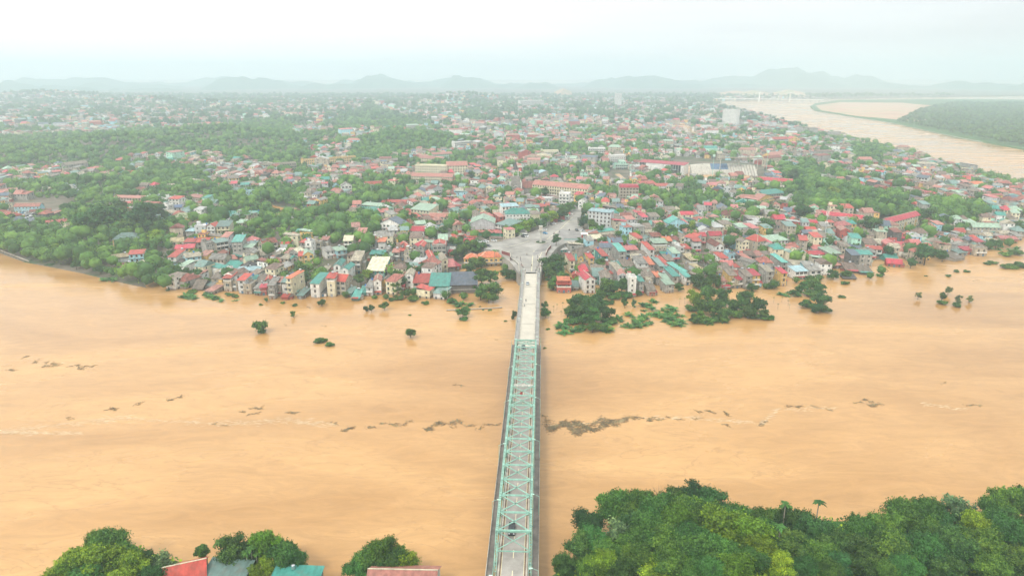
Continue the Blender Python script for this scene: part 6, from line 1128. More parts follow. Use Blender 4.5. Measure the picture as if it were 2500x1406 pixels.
# ------------------------------------------------------------------ single trees
TCQ = [False, []]
def TC(px, py, h, kind='mid', w=1.0, group='trees among the houses', zf=None, phrase=None):
    if (px, py) == (1358, 584): zf = flat(PLZ)
    if not TCQ[0]: TCQ[1].append((px, py, h, kind, w, group, zf, phrase)); return
    z = 3.0
    for _ in range(6):
        x, y = P(px, py, z + .56 * h); z = max(-.4, float(zf((x, y))[0])) if zf else (gz(x, y) if inside(np.array([(x, y)]), townr)[0] else -.16 * h)
    return tree(x, y, z, h, kind, w, group, phrase)
M_, D_, B_, A_ = 'mid', 'middark', 'midbright', 'airy'
g_ = 'trees standing in the flood'
for t in [(1420, 735, 14, D_, 1.1), (1452, 748, 15, D_, 1.1), (1408, 765, 12, D_, 1), (1440, 775, 13, M_, 1.1), (1480, 768, 11, D_, 1), (1398, 742, 10, M_, 1), (1447, 797, 8, M_, 1.1), (1462, 722, 10, M_, 1), (1434, 755, 15, D_, 1.1),
          (1695, 727, 12, B_, 1), (1730, 715, 13, M_, 1.1), (1765, 722, 13, M_, 1.1), (1795, 745, 12, M_, 1), (1745, 750, 14, M_, 1.1), (1705, 772, 8, M_, 1.1), (1822, 735, 14, D_, 1), (1850, 745, 13, D_, 1), (1828, 762, 10, D_, 1), (1868, 768, 7, D_, 1.1), (1715, 745, 12, M_, 1), (1775, 765, 9, M_, 1),
          (1980, 692, 13, M_, 1.1), (2005, 738, 12, D_, 1.05), (1994, 752, 8, D_, 1.1), (1958, 702, 9, M_, 1), (1938, 714, 6, M_, 1.1), (2000, 705, 10, M_, 1), (2242, 721, 6.5, A_, .8), (2301, 725, 6.5, D_, .9), (2317, 708, 8, A_, .7), (2340, 730, 7, A_, .9), (2368, 730, 6, A_, .9),
          (635, 795, 9.5, M_, 1.05), (1130, 760, 9, M_, 1), (1002, 812, 7, M_, 1.1), (938, 746, 7, M_, .9), (907, 752, 6, D_, .8), (893, 753, 5, D_, .8), (715, 766, 5, M_, .8), (784, 738, 6, M_, .9), (843, 718, 6, M_, 1), (650, 732, 4, M_, .8), (1332, 762, 8, M_, .9), (1255, 768, 7, D_, .6), (1330, 745, 6, M_, .8),
          (1480, 699, 15, D_, 1), (1519, 699, 13, D_, 1), (1657, 700, 7, M_, 1.1), (1709, 688, 14, D_, 1), (1743, 686, 12, M_, 1), (1500, 700, 12, D_, .9), (1557, 715, 6, M_, .9), (2066, 668, 8, M_, 1), (1526, 740, 8, D_, .6), (1548, 740, 7, A_, .7)]:
    TC(*t, group=g_)
for t in [(1360, 745), (1374, 745), (1385, 755), (1352, 752), (1339, 775), (1370, 765), (1660, 735), (1672, 732), (1890, 730), (1900, 745), (1925, 738), (1910, 728), (1928, 745), (1480, 790)]:
    x, y = P(t[0], t[1], 2.5); palm(x, y, -.8, random.uniform(4, 5.5), 'thin papaya trees in the flood', 'thin papaya tree in the muddy water')
def BU(px, py, h=2.6, w=1.0, ph=None, kind='bush'):
    x, y = P(px, py, 1.0); tree(x, y, -.5, h, kind, w, 'low bushes drowned in the flood', ph)
for t in [(778, 832, 3.4, 1.2), (804, 840, 3, 1.1), (790, 828, 2.5, 1), (637, 741, 1.8, 1), (720, 743, 2, 1.2), (2315, 672, 2.6, 1), (2337, 661, 2.4, 1.2), (2360, 661, 2.6, 1.2), (2260, 671, 1.4, 1), (2466, 652, 4, 2), (2490, 648, 4, 2), (2478, 618, 5, 1.6), (2455, 622, 4.5, 1.4), (2424, 640, 3, 1.6), (2410, 642, 2.5, 1.5), (2055, 722, 2.2, 1.5), (2068, 690, 2.4, 1), (1000, 766, 1.4, 1), (1172, 745, 1.2, 1), (1196, 754, 1.4, 1.2), (1180, 753, 1.1, 1), (1330, 845, 1, 1.4), (1233, 780, 1.2, 1.4), (1338, 800, 1.2, 1.5), (525, 728, 2, 1.3), (410, 706, 1.8, 1), (120, 645, 2.2, 2), (75, 635, 1.8, 1.6), (505, 717, 3, 1.5), (470, 712, 3, 1.6), (560, 717, 2.6, 1.4), (575, 722, 2.6, 1), (690, 737, 2, 1), (1010, 730, 4, 1.3), (975, 727, 3.5, 1.2), (1100, 735, 4, 1.2), (2150, 672, 3, 1.2), (2060, 690, 3, 1.2), (1490, 738, 3, 1.3), (1880, 775, 3, 1.3), (955, 730, 3, 1), (1040, 738, 2.5, 1.2)]: BU(*t)
for t in [(1400, 785, 5, 1.3), (1460, 800, 5, 1.2), (1490, 785, 4.5, 1.3), (1420, 800, 4, 1.2), (1475, 805, 4, 1.1), (1390, 765, 5, 1.1), (1700, 782, 5, 1.3), (1730, 782, 4.5, 1.3), (1760, 780, 5, 1.3), (1800, 770, 5, 1.4), (1835, 772, 4.5, 1.4), (1865, 774, 4, 1.3), (1690, 755, 5, 1.2), (1970, 745, 5, 1.3), (2010, 757, 5, 1.2), (1985, 720, 5, 1.5), (1500, 725, 5, 1.3), (1530, 722, 5, 1.2), (1715, 700, 5, 1.5), (1770, 698, 5, 1.5), (1830, 700, 4, 1.5), (1880, 700, 4, 1.4), (640, 808, 3, 1), (1132, 778, 3, 1.1), (2300, 738, 3.5, 1.2), (2338, 745, 3.5, 1.1)]: BU(*t)
for ring, n_ in [([(1505, 772), (1530, 762), (1580, 768), (1590, 788), (1560, 794), (1510, 792)], 20), ([(1560, 745), (1600, 728), (1650, 745), (1675, 775), (1660, 792), (1600, 780), (1580, 765)], 40), ([(1362, 790), (1385, 780), (1398, 795), (1390, 810), (1366, 812)], 9), ([(1475, 770), (1500, 780), (1502, 806), (1470, 810)], 8), ([(1395, 800), (1425, 800), (1420, 808), (1400, 808)], 3), ([(1690, 775), (1800, 775), (1795, 785), (1695, 785)], 8),
                 ([(235, 668), (290, 680), (280, 690), (240, 680)], 5), ([(440, 712), (600, 726), (560, 732), (440, 722)], 14), ([(1905, 705), (1955, 710), (1955, 722), (1905, 722)], 8), ([(2400, 590), (2500, 605), (2500, 612), (2420, 606)], 8), ([(1110, 735), (1150, 735), (1150, 742), (1110, 745)], 4)]:
    rr = [P(a, b, 1.5) for a, b in ring]; a = np.array(rr); k = 0
    while k < n_:
        p = rng.uniform(a.min(0), a.max(0))
        if inside(np.array([p]), rr)[0]: banana(p[0], p[1], random.uniform(-1.2, .3), random.uniform(1.2, 1.8)); k += 1
g_ = 'trees along the left river bank'
for t in [(230, 530, 29, M_, 1.35), (268, 516, 25, M_, 1.3), (205, 556, 18, M_, 1.2), (340, 522, 25, D_, 1.4), (372, 514, 20, D_, 1.3), (307, 549, 16, D_, 1.2), (356, 556, 14, D_, 1.1), (376, 577, 13, B_, 1.1), (420, 550, 13, M_, 1), (164, 506, 14, M_, 1.1), (154, 575, 12, M_, 1), (115, 572, 12, M_, 1.1), (84, 560, 12, D_, 1.1), (40, 568, 12, M_, 1.1), (12, 548, 12, D_, 1.1),
          (62, 590, 9, M_, 1.1), (95, 592, 9, M_, 1), (141, 606, 10, B_, 1), (192, 628, 10, M_, 1.1), (218, 610, 10, D_, 1), (232, 628, 9, M_, 1.1), (168, 600, 9, D_, 1), (259, 585, 11, B_, .9), (312, 598, 8, D_, 1), (366, 597, 10, M_, 1.1), (369, 652, 12, D_, .9), (243, 657, 7, M_, 1.3), (262, 660, 7, D_, 1.1), (340, 677, 7, D_, 1.1), (358, 690, 6, M_, 1), (376, 618, 10, M_, .9), (403, 620, 7, B_, .8),
          (407, 650, 9, D_, .9), (437, 686, 9, M_, 1.1), (452, 692, 8, B_, 1), (456, 667, 10, D_, 1), (486, 668, 10, D_, 1.1), (420, 670, 8, D_, 1), (412, 690, 8, D_, 1), (436, 657, 9, M_, 1), (185, 645, 7, M_, 1.3), (150, 632, 6, D_, 1.3), (215, 640, 8, M_, 1.1), (120, 600, 8, D_, 1.2), (35, 545, 11, M_, 1), (255, 545, 14, M_, 1), (290, 575, 9, M_, 1), (240, 600, 9, M_, 1), (275, 640, 8, B_, .9), (325, 665, 6, M_, 1), (500, 690, 6, D_, 1), (393, 560, 13, D_, 1), (395, 590, 10, D_, 1)]:
    TC(*t, group=g_)
g_ = 'trees among the houses left of the bridge'
for t in [(545, 565, 11, M_, 1), (571, 562, 11, D_, 1), (602, 554, 11, M_, 1), (584, 526, 12, M_, 1), (474, 511, 10, D_, 1), (507, 503, 12, M_, 1), (527, 534, 9, D_, 1), (663, 647, 12, B_, 1.15), (650, 660, 9, M_, 1), (739, 658, 13, D_, 1.1), (746, 680, 11, D_, 1.05), (776, 662, 8, B_, 1), (580, 573, 12, M_, 1), (652, 567, 11, M_, 1.1), (616, 563, 9, D_, 1), (630, 547, 9, M_, 1), (698, 541, 8, B_, 1), (668, 533, 10, M_, 1),
          (752, 575, 9, M_, 1), (858, 568, 11, D_, 1), (884, 558, 10, M_, 1), (905, 560, 10, D_, 1), (823, 576, 9, M_, 1), (797, 574, 6, D_, 1), (880, 683, 9, D_, 1.05), (896, 671, 9, B_, 1), (914, 720, 6, M_, .9), (1009, 536, 12, D_, 1), (987, 577, 10, M_, 1), (1050, 553, 13, B_, 1), (1085, 566, 11, D_, 1), (1113, 590, 13, M_, 1), (1126, 543, 11, M_, 1), (1143, 529, 11, D_, 1), (1147, 600, 14, M_, 1.15), (1128, 612, 13, D_, 1), (1170, 602, 13, M_, 1.15),
          (1205, 610, 9, B_, 1), (1113, 620, 10, D_, 1), (1147, 655, 11, D_, 1), (1033, 655, 12, M_, 1.2), (1055, 664, 9, M_, 1), (1015, 664, 9, M_, 1), (1177, 676, 14, M_, 1.15), (1198, 672, 12, M_, 1.05), (1173, 710, 12, M_, 1.05), (1205, 708, 14, D_, 1.1), (1193, 724, 9, M_, 1.1), (1238, 667, 10, M_, 1), (1254, 672, 9, M_, 1.1), (1233, 650, 8, D_, 1), (1257, 648, 6, M_, 1), (972, 675, 12, M_, .9), (962, 700, 10, M_, 1), (985, 692, 9, D_, .9), (990, 716, 7, M_, 1.1), (1009, 712, 7, M_, 1), (942, 718, 7, D_, 1),
          (1088, 722, 6, A_, .9), (1132, 722, 7, D_, 1), (1218, 622, 7, M_, 1), (740, 540, 8, D_, 1), (760, 525, 9, M_, 1), (790, 540, 8, D_, 1), (700, 480, 10, D_, 1.1), (690, 462, 9, M_, 1), (925, 575, 8, D_, 1), (950, 560, 7, M_, 1), (640, 520, 9, D_, 1), (560, 505, 10, M_, 1), (1160, 640, 11, D_, 1.1), (1175, 640, 10, M_, 1)]:
    TC(*t, group=g_)
g_ = 'trees lining the avenue and plaza'
for t in [(1262, 562, 12, B_, 1.1), (1281, 555, 12, B_, 1.1), (1299, 549, 12, B_, 1), (1318, 544, 13, M_, 1), (1334, 535, 13, B_, 1.05), (1351, 528, 13, B_, 1.05), (1372, 520, 15, D_, 1.1), (1394, 503, 12, M_, 1), (1246, 560, 10, M_, 1), (1385, 508, 11, M_, 1), (1340, 520, 11, M_, 1), (1425, 540, 12, D_, 1), (1445, 552, 12, D_, 1.05), (1462, 557, 10, M_, 1), (1430, 520, 11, M_, 1), (1358, 584, 9, M_, .95), (1347, 638, 16, M_, 1.15), (1340, 662, 14, M_, 1.1), (1364, 655, 14, M_, 1.15), (1374, 676, 11, M_, 1),
          (1350, 690, 12, M_, 1.1), (1335, 628, 8, D_, .9), (1388, 683, 6, M_, 1), (1508, 547, 10, M_, 1), (1245, 500, 12, D_, 1.1), (1272, 488, 13, M_, 1.2), (1230, 485, 12, M_, 1), (1330, 470, 12, D_, 1.1), (1345, 462, 10, M_, 1), (1300, 500, 9, M_, 1), (1190, 520, 11, M_, 1), (1205, 500, 10, M_, 1), (1100, 455, 15, M_, 1.1), (1150, 430, 14, D_, 1.1), (1165, 415, 13, M_, 1.1), (980, 450, 13, D_, 1.2), (1185, 600, 6, M_, 1), (1200, 598, 6, D_, 1), (1218, 597, 6, M_, 1), (1165, 590, 8, M_, 1)]:
    TC(*t, group=g_)
g_ = 'trees among the houses right of the bridge'
for t in [(1570, 548, 12, D_, 1), (1618, 563, 15, M_, 1.15), (1642, 563, 13, D_, 1), (1674, 557, 12, M_, 1), (1694, 555, 12, B_, 1), (1720, 558, 11, M_, 1), (1741, 546, 14, D_, 1), (1715, 531, 12, D_, 1), (1789, 572, 12, M_, 1), (1780, 595, 9, D_, 1), (1525, 591, 9, M_, 1), (1547, 598, 9, B_, 1), (1726, 607, 8, D_, 1.1), (1830, 572, 12, D_, 1), (1469, 645, 10, D_, .9), (1595, 588, 8, M_, 1), (1730, 690, 8, M_, .9), (2035, 670, 9, M_, 1.1), (1945, 677, 9, D_, .9), (2125, 670, 7, M_, 1.1), (2152, 665, 6, M_, 1),
          (2225, 643, 9, D_, 1.05), (2262, 617, 18, D_, 1.2), (2303, 622, 11, M_, .9), (2173, 613, 12, D_, 1), (2125, 549, 16, D_, 1.3), (2105, 572, 10, M_, 1.1), (1957, 519, 17, D_, 1.2), (1930, 552, 11, M_, 1), (1872, 546, 15, M_, 1), (1893, 532, 15, B_, 1), (1880, 520, 14, M_, 1), (1840, 560, 11, D_, 1), (2066, 499, 14, B_, 1.1), (2095, 495, 14, M_, 1.1), (2122, 502, 14, M_, 1.1), (2158, 497, 17, D_, 1.15), (2190, 507, 14, D_, 1.05), (2262, 524, 14, D_, 1.2), (2290, 535, 14, M_, 1.2), (2320, 527, 13, M_, 1.1), (2374, 524, 12, M_, 1.2), (2405, 522, 10, D_, 1.1),
          (2433, 594, 10, M_, 1.1), (2463, 594, 8, D_, 1), (2414, 600, 8, M_, 1), (2485, 552, 12, D_, 1.1), (2450, 535, 9, M_, 1), (2052, 570, 7, M_, 1), (1982, 552, 9, M_, 1), (1905, 500, 13, M_, 1.1), (1985, 505, 12, D_, 1), (2010, 500, 10, M_, 1), (1935, 425, 18, D_, 1.1), (1950, 450, 17, M_, 1), (1925, 470, 15, D_, 1), (2035, 470, 15, B_, 1.2), (2060, 460, 14, M_, 1.1), (1730, 460, 10, D_, 1.1), (1550, 425, 14, D_, 1.1), (1535, 445, 12, M_, 1), (1240, 470, 10, M_, 1), (1480, 470, 11, M_, 1), (1470, 490, 10, D_, 1), (1700, 500, 10, D_, 1), (1760, 470, 9, M_, 1), (1680, 520, 11, M_, 1),
          (1850, 680, 6, M_, 1), (1835, 700, 8, M_, 1), (1870, 695, 7, D_, 1), (1890, 695, 7, D_, 1), (2010, 600, 7, M_, 1), (2090, 600, 7, M_, 1.3), (2080, 625, 5, B_, 1.4), (2000, 680, 5, M_, 1), (1655, 660, 5, M_, 1), (1700, 640, 6, M_, .9), (1745, 660, 7, M_, .8)]:
    TC(*t, group=g_)
for px, py, h in [(1207, 655, 15), (1227, 668, 13), (1215, 645, 12), (870, 700, 8), (1505, 560, 9), (2210, 640, 6), (950, 730, 7), (1795, 565, 9)]:
    x, y, z = PG(px, py); palm(x, y, z - .5, h, phrase='tall slender palm tree')
# near bank: big foreground crowns
g_ = 'large trees on the near left bank'
for t in [(190, 1385, 11, 'nearbright', 1.1), (225, 1368, 12, 'nearbright', 1.05), (272, 1338, 13, 'near', .9), (246, 1322, 10, 'near', .8), (305, 1366, 11, 'near', 1), (262, 1382, 12, 'nearbright', 1.05), (330, 1380, 11, 'nearbright', 1), (352, 1374, 9, 'neardark', .9), (398, 1382, 10, 'airy', 1.0), (165, 1412, 9, 'nearbright', 1.1), (215, 1415, 10, 'near', 1.1), (300, 1420, 10, 'nearbright', 1.1), (370, 1410, 9, 'near', 1), (130, 1425, 9, 'nearbright', 1)]:
    TC(*t, group=g_, zf=nb_z)
TC(494, 1350, 8.5, 'column', 1, None, nb_z, 'single column shaped green tree between the red roof and the palms')
g_ = 'large trees by the near bank roofs'
for t in [(572, 1345, 12, 'neardark', .95), (598, 1352, 11, 'neardark', .9), (648, 1335, 13, 'nearbright', .75), (688, 1358, 11, 'near', .95), (715, 1370, 10, 'near', .8), (650, 1385, 8, 'nearbright', .9), (620, 1405, 7, 'nearbright', 1), (875, 1388, 9, 'near', .95), (930, 1352, 12, 'near', .85), (905, 1372, 10, 'near', .95), (965, 1375, 10, 'near', 1), (995, 1382, 9, 'nearbright', .9), (940, 1390, 9, 'neardark', .9), (560, 1370, 9, 'neardark', .8)]:
    TC(*t, group=g_, zf=nb_z)
for px, py, h in [(538, 1325, 11), (612, 1342, 11), (600, 1350, 10), (625, 1355, 9)]:
    x, y, z = nearP(px, py, h * .85); palm(x, y, z, h, 'palms on the near bank', 'slender areca palm on the near bank behind the roofs')
g_ = 'large trees on the wooded mound right of the bridge'
for t in [(1378, 1378, 8, 'neardark', .95), (1440, 1282, 12, 'neardark', 1), (1425, 1335, 11, 'neardark', 1), (1492, 1238, 13, 'near', 1), (1530, 1262, 12, 'near', 1), (1600, 1248, 13, 'near', 1.1), (1560, 1225, 11, 'near', .9), (1503, 1312, 12, 'airy', 1.1), (1590, 1302, 13, 'near', 1.1), (1655, 1290, 13, 'nearbright', 1.05), (1640, 1225, 11, 'neardark', .9), (1700, 1212, 12, 'neardark', 1.1), (1742, 1232, 12, 'neardark', 1.05), (1765, 1295, 14, 'nearbright', 1.2), (1825, 1305, 13, 'nearbright', 1.15), (1700, 1350, 11, 'near', 1.1),
          (1560, 1372, 10, 'near', 1.1), (1640, 1382, 10, 'near', 1.1), (1480, 1380, 10, 'nearbright', 1.1), (1855, 1345, 9, 'nearbright', 1.1), (1905, 1380, 8, 'nearbright', 1.1), (1800, 1385, 9, 'nearbright', 1.1), (1960, 1392, 7, 'near', 1.1), (1942, 1278, 12, 'neardark', 1), (1992, 1302, 12, 'neardark', 1.05), (2035, 1335, 11, 'neardark', 1.05), (1888, 1268, 9, 'near', .9), (1450, 1325, 11, 'near', 1), (1540, 1330, 11, 'near', 1), (1720, 1270, 12, 'near', 1), (1870, 1300, 10, 'near', 1), (2000, 1350, 9, 'near', 1.1), (2050, 1380, 8, 'neardark', 1.1), (1740, 1395, 8, 'near', 1.1)]:
    TC(*t, group=g_, zf=nb_z)
g_ = 'large trees on the near right bank'
for t in [(2100, 1300, 12, 'near', .9), (2085, 1335, 11, 'neardark', 1), (2150, 1298, 12, 'near', 1), (2200, 1265, 13, 'near', 1.05), (2245, 1258, 13, 'near', 1), (2292, 1268, 12, 'neardark', .9), (2340, 1242, 14, 'airy', .95), (2422, 1245, 13, 'near', .7), (2462, 1225, 13, 'near', .9), (2505, 1235, 13, 'near', 1), (2180, 1345, 12, 'near', 1.1), (2260, 1345, 12, 'near', 1.1), (2330, 1335, 12, 'neardark', 1.1), (2400, 1335, 12, 'near', 1.1), (2462, 1300, 12, 'near', 1.1), (2120, 1380, 9, 'neardark', 1.1), (2220, 1395, 9, 'near', 1.1),
          (2320, 1395, 9, 'neardark', 1.1), (2420, 1395, 9, 'near', 1.1), (2490, 1375, 10, 'neardark', 1.1), (2380, 1290, 12, 'nearbright', 1.05), (2440, 1270, 11, 'near', 1), (2500, 1290, 11, 'neardark', 1), (2270, 1300, 11, 'near', 1), (2170, 1400, 8, 'near', 1.1), (2030, 1400, 7, 'near', 1.1)]:
    TC(*t, group=g_, zf=nb_z)
for t in [(1545, 1285, 12, 'neardark', 1.1), (1620, 1330, 11, 'near', 1.1), (1480, 1350, 10, 'near', 1.1), (1680, 1320, 11, 'near', 1.1), (1750, 1345, 10, 'near', 1.1), (1600, 1395, 8, 'nearbright', 1.2), (1520, 1400, 8, 'neardark', 1.2), (1690, 1400, 7, 'near', 1.2), (1830, 1370, 8, 'near', 1.2), (1925, 1330, 10, 'neardark', 1.1), (1965, 1335, 9, 'near', 1), (1440, 1385, 8, 'near', 1), (1850, 1270, 9, 'near', 1), (1600, 1275, 12, 'near', 1), (1670, 1250, 12, 'near', 1), (1800, 1265, 10, 'near', 1)]:
    TC(*t, group='large trees on the wooded mound right of the bridge', zf=nb_z)
for px, py, h in [(1918, 1236, 14), (1999, 1230, 14), (1905, 1290, 12)]:
    x, y, z = nearP(px, py, h * .85); palm(x, y, z, h, 'palms on the wooded mound', 'slender palm rising from the wooded mound')
# bare tree on the mound
x, y, z = nearP(1608, 1205, 9); bt = ob('bare_tree', None, loc=(x, y, z)); rd = random.Random(4); tw = MB(); bw = MB(); tw.tube((0, 0, 0), (0, 0, 7), .15, .08, 6)
for i in range(34):
    a = rd.uniform(0, 6.28); b0 = Vector((0, 0, rd.uniform(4, 8))); e = b0 + Vector((math.cos(a) * rd.uniform(.8, 2), math.sin(a) * rd.uniform(.8, 2), rd.uniform(1.5, 4))); bw.tube(b0, e, .05, .015, 4)
    for k in range(2): bw.tube(b0.lerp(e, .5), e + Vector((rd.uniform(-1, 1), rd.uniform(-1, 1), rd.uniform(-.3, .8))), .025, .01, 3)
tw.obj('trunk', BARK, bt); bw.obj('branches', mat('pale_twig', (.3, .22, .13)), bt); tag(bt, 'leafless tree with pale twigs above the wooded mound', 'tree', fixed=True)

TCQ[0] = True
def _score(t):
    px, py, h, kind, w, gr, zf, ph = t; D_ = P(px, py, 6)[1]; return 9 + h * w / D_ if (not gr or 'flood' in gr or 'near' in gr or 'mound' in gr or 'avenue' in gr) else h * w / D_
_q = sorted(TCQ[1], key=_score, reverse=True)
for t in _q[:300]: TC(t[0], t[1], t[2], t[3], t[4], t[5], t[6], t[7])
rest = np.array([PG(t[0], t[1], .56 * t[2])[:2] for t in _q[300:]]); print('trees', len(_q), 'rest', len(rest))
if len(rest): woods('small_woodland', rest, np.array([t[2] for t in _q[300:]]) * .9, LEAF, gz_arr, 120, 1.0)

# ------------------------------------------------------------------ floating debris
DEB = [mat('wet_wood', (.25, .17, .095), var=.4, randv=.3), mat('drift_weed', (.2, .17, .08), var=.4)]
def raft(px0, py0, px1, py1, n, wid, ph='brown raft of drifting branches and reeds'):
    a = Vector((*P(px0, py0), 0)); b = Vector((*P(px1, py1), 0)); c = (a + b) / 2; L_ = (b - a).length; d = (b - a).normalized(); nn = Vector((-d.y, d.x, 0)); g = MB(); rd = random.Random(int(px0 * 7 + py0)); ph0 = rd.uniform(0, 6)
    cl_ = [(rd.random() - .5, rd.gauss(0, .45) * wid) for _ in range(max(3, n // 16))]
    for i in range(n):
        tc_, sc_ = rd.choice(cl_); t = tc_ + rd.gauss(0, .02 + .6 / L_); s_ = sc_ + rd.gauss(0, .22) * (wid + 1) + min(wid, 1.5) * .5 * math.sin(tc_ * 9 + ph0) + 0 * rd.gauss(0, .55) * wid * (.35 + abs(math.sin(t * 13 + ph0 * 2))) + wid * .7 * math.sin(t * 9 + ph0); p = d * (t * L_) + nn * s_; an = math.atan2(d.y, d.x) + rd.gauss(0, .9); ln = rd.uniform(.3, 1.7); q = Vector((math.cos(an), math.sin(an), rd.gauss(0, .03))) * ln
        if rd.random() < .7: g.bar(p + Vector((0, 0, .05)), p + q + Vector((0, 0, .05)), rd.uniform(.04, .13), .08, 0)
        else: r_ = rd.uniform(.15, .5); g.poly([p + Vector((math.cos(an + k) * r_ * rd.uniform(.5, 1.2), math.sin(an + k) * r_ * rd.uniform(.4, 1), .03 + rd.random() * .12)) for k in (0, 1.2, 2.4, 3.7, 5)], 1)
    o = g.obj('debris_raft', DEB); o.location = c; tag(o, ph, 'debris', 'rafts of floating debris')
for t in [(1335, 1038, 1420, 1046, 900, 2.6), (1390, 1044, 1500, 1036, 900, 2.4), (1440, 1032, 1540, 1020, 420, 1.4), (1540, 1022, 1605, 1022, 120, 1.2), (1395, 1052, 1450, 1056, 110, 2), (815, 1050, 880, 1045, 90, .8), (900, 1040, 1000, 1032, 140, 1.2), (1038, 1045, 1110, 1030, 200, 1.6), (1100, 1030, 1165, 1038, 120, 1.2), (1165, 1045, 1225, 1030, 80, 1), (805, 1028, 820, 1035, 20, .5),
          (590, 1008, 630, 995, 70, 1), (605, 1015, 640, 1008, 30, .6), (412, 975, 440, 968, 50, .8), (248, 1000, 285, 997, 60, .7), (85, 880, 120, 892, 80, 1.6), (110, 888, 165, 890, 90, 1.4), (160, 892, 200, 896, 50, .8), (190, 900, 225, 893, 60, 1), (5, 906, 40, 902, 40, .7), (45, 878, 75, 866, 30, .6), (1112, 935, 1130, 945, 24, .8), (2090, 980, 2150, 990, 110, 1.3), (2100, 975, 2125, 980, 50, .7), (1705, 1003, 1750, 1006, 60, .6), (1762, 1002, 1785, 1018, 40, .5),
          (1765, 1035, 1790, 1045, 24, .4), (1893, 998, 1960, 990, 60, .5), (1980, 992, 2035, 1002, 40, .5), (1840, 1044, 1890, 1022, 50, .5), (1605, 1024, 1700, 1022, 60, .35), (320, 990, 345, 984, 20, .5), (670, 1012, 740, 1004, 50, .4), (1625, 1020, 1640, 1018, 10, .3), (2395, 990, 2330, 985, 30, .3), (2300, 940, 2310, 930, 10, .3), (150, 1020, 175, 1022, 12, .4), (510, 1035, 560, 1040, 24, .4), (780, 795, 800, 798, 10, .3), (690, 792, 700, 794, 6, .3), (1325, 1012, 1345, 1030, 50, 1)]: raft(*t)
# dead branches of drowned trees at the waterline
# foam threads drifting with the current
g = MB(); FM = mat('foam', (.7, .52, .32), rough=.6, var=.1); rd = random.Random(8)
def foam(pts, n, sp):
    for i in range(n):
        k = rd.randrange(len(pts) - 1); t = rd.random(); px = pts[k][0] + (pts[k + 1][0] - pts[k][0]) * t; py = pts[k][1] + (pts[k + 1][1] - pts[k][1]) * t + rd.gauss(0, sp); x, y = P(px, py); l_ = rd.uniform(.5, 2.4); w_ = rd.uniform(.05, .16); a = rd.gauss(.1, .35); z_ = .03 + rd.random() * .02
        ca, sa = math.cos(a), math.sin(a); g.poly([(x - ca * l_ + sa * w_ * .2, y - sa * l_, z_), (x, y - w_, z_), (x + ca * l_, y + sa * l_, z_), (x, y + w_, z_)])
foam([(0, 1052), (130, 1040), (300, 1020), (520, 1035), (700, 1025), (820, 1040)], 420, 4); foam([(0, 1055), (200, 1058)], 120, 2); foam([(1330, 1042), (1600, 1018), (1720, 1022), (1860, 1035), (1900, 1000), (2040, 995)], 260, 3); foam([(2250, 985), (2360, 1000)], 50, 2); foam([(60, 875), (230, 900)], 50, 5)
o = g.obj('foam', FM); o['kind'] = 'stuff'
# twig tangles by the bridge and half-sunk logs near the shore
for t in [(2350, 688, 2400, 684, 10, .2), (1590, 765, 1600, 770, 8, .3), (1205, 1268 - 440, 1215, 830, 6, .2), (745, 745, 760, 755, 12, .5), (640, 728, 665, 735, 14, .5)]: raft(*t, ph='small tangle of dead branches on the muddy water')

# ------------------------------------------------------------------ haze
hz = bpy.data.materials.new('haze'); hz.use_nodes = True; n_ = hz.node_tree.nodes; n_.clear(); out = n_.new('ShaderNodeOutputMaterial'); pv = n_.new('ShaderNodeVolumePrincipled')
pv.inputs['Color'].default_value = (.79, .945, 1.0, 1); pv.inputs['Density'].default_value = HAZE; pv.inputs['Anisotropy'].default_value = .2; hz.node_tree.links.new(pv.outputs[0], out.inputs['Volume'])
g = MB(); g.box(-9500, 9500, -700, 9000, -7.5, 260); hzo = g.obj('haze', hz); hzo['kind'] = 'stuff'

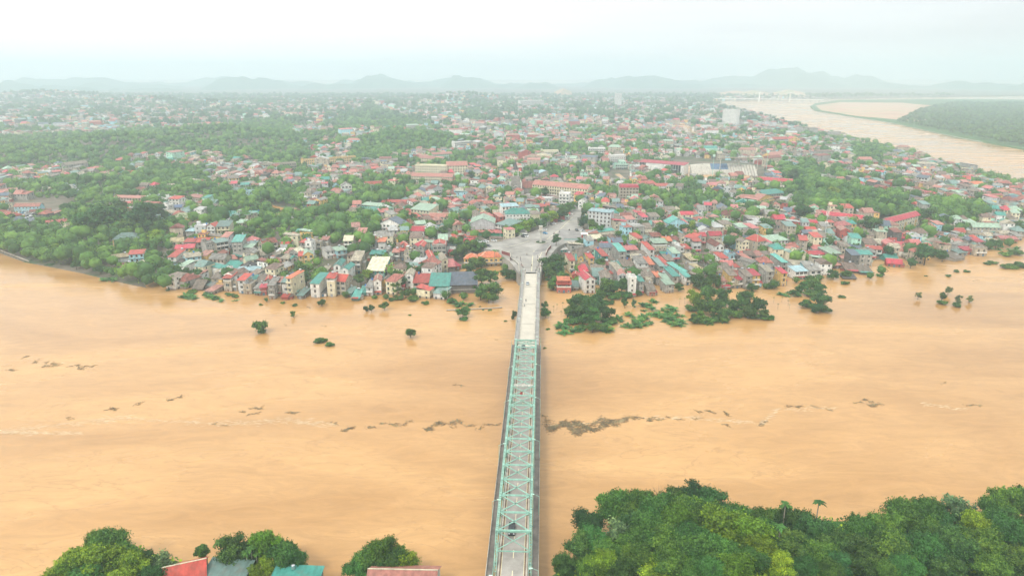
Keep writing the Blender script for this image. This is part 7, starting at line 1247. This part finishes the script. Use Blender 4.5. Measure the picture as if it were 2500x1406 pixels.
# ------------------------------------------------------------------ labels: each names one thing, by look and by what it stands near
LM = [('the clock monument', 1320, 575), ('the near portal of the bridge', 1250, 1320), ('the far portal of the bridge', 1285, 820), ('the bridge head', 1295, 660), ('the orange roofed villa', 1215, 650), ('the teal waterfront warehouse', 1070, 690), ('the white house with crimson gable', 1440, 680),
      ('the yellow three storey waterfront house', 807, 690), ('the light blue waterfront house', 470, 640), ('the blue grey roofed yellow house', 305, 590), ('the grassy left bank', 60, 600), ('the crowded car park', 95, 515), ('the flooded pond', 675, 515), ('the big white slate roofed house', 950, 560), ('the grey market hall', 1190, 550), ('the grey church', 1259, 450), ('the cream institute', 1070, 420), ('the ochre apartment block', 800, 400),
      ('the mansard house', 1535, 480), ('the turquoise roofed villa', 1650, 545), ('the arcaded school', 1790, 535), ('the stadium', 1750, 410), ('the pale yellow school', 1830, 485), ('the tall crimson roofed school', 2205, 535), ('the low crimson roofed school', 2050, 520), ('the telecom mast', 2012, 570), ('the big brown waterside roofs', 2090, 650), ('the round tree by the right shore', 2262, 615), ('the four storey white waterside house', 1545, 695), ('the banana grove', 1600, 765), ('the large wooded islet', 1440, 755), ('the second wooded islet', 1760, 745), ('the small right islet', 1990, 720),
      ('the lone flooded tree', 635, 800), ('the yellow arched house', 2345, 565), ('the wooded mound', 1650, 1290), ('the near right bank', 2300, 1320), ('the near left roofs', 470, 1390), ('the near pink roof', 985, 1400), ('the blue house front', 1788, 630), ('the main debris raft', 1420, 1040), ('the near left bank', 240, 1350), ('the hotel by the stadium', 1510, 390), ('the red kiosk', 1426, 577), ('the orange market hall', 2390, 450), ('the brick plaza wall', 1235, 615)]
ORD = ['', 'second', 'third', 'fourth', 'fifth', 'sixth', 'seventh', 'eighth', 'ninth', 'tenth', 'eleventh', 'twelfth', 'thirteenth', 'fourteenth', 'fifteenth', 'sixteenth', 'seventeenth', 'eighteenth', 'nineteenth', 'twentieth'] + ['%dth' % i for i in range(21, 99)]
from collections import defaultdict
cnt = defaultdict(list)
for t in THINGS: cnt[t[1]].append(t)
for ph, lst in cnt.items():
    if len(lst) == 1: lst[0][0]['label'] = ' '.join(ph.split()[:16]); continue
    sub = defaultdict(list)
    for t in lst:
        _, _, px, py, _ = t; best = None
        for nm, lx, ly in LM:
            dd = math.hypot(px - lx, (py - ly) * 1.6)
            if best is None or dd < best[0]: best = (dd, nm, lx, ly)
        dd, nm, lx, ly = best
        rel = ('left of' if px < lx else 'right of') if abs(px - lx) > abs(py - ly) * 1.3 else ('beyond' if py < ly else 'in front of')
        sub[(rel, nm)].append((dd, t))
    for (rel, nm), q in sub.items():
        q.sort(key=lambda k: k[0]); nw = len((rel + ' ' + nm).split())
        for i, (dd, t) in enumerate(q):
            w_ = ph.split(); room = 16 - nw - (1 if i else 0) - (1 if len(q) > 1 and not i else 0)
            if len(w_) > room:
                w_ = [x for x in w_ if x not in ('the', 'a', 'of', 'storey')] if len([x for x in w_ if x not in ('the', 'a')]) > room else [x for x in w_ if x not in ('the', 'a')]
            o_ = ORD[i] if i else ('first' if len(q) > 1 else '')
            t[0]['label'] = ' '.join(x for x in [o_] + w_[:max(room, 3)] + [rel, nm] if x)
        if len(q) > 1 and len(q) <= 98: pass
print('things', len(THINGS))
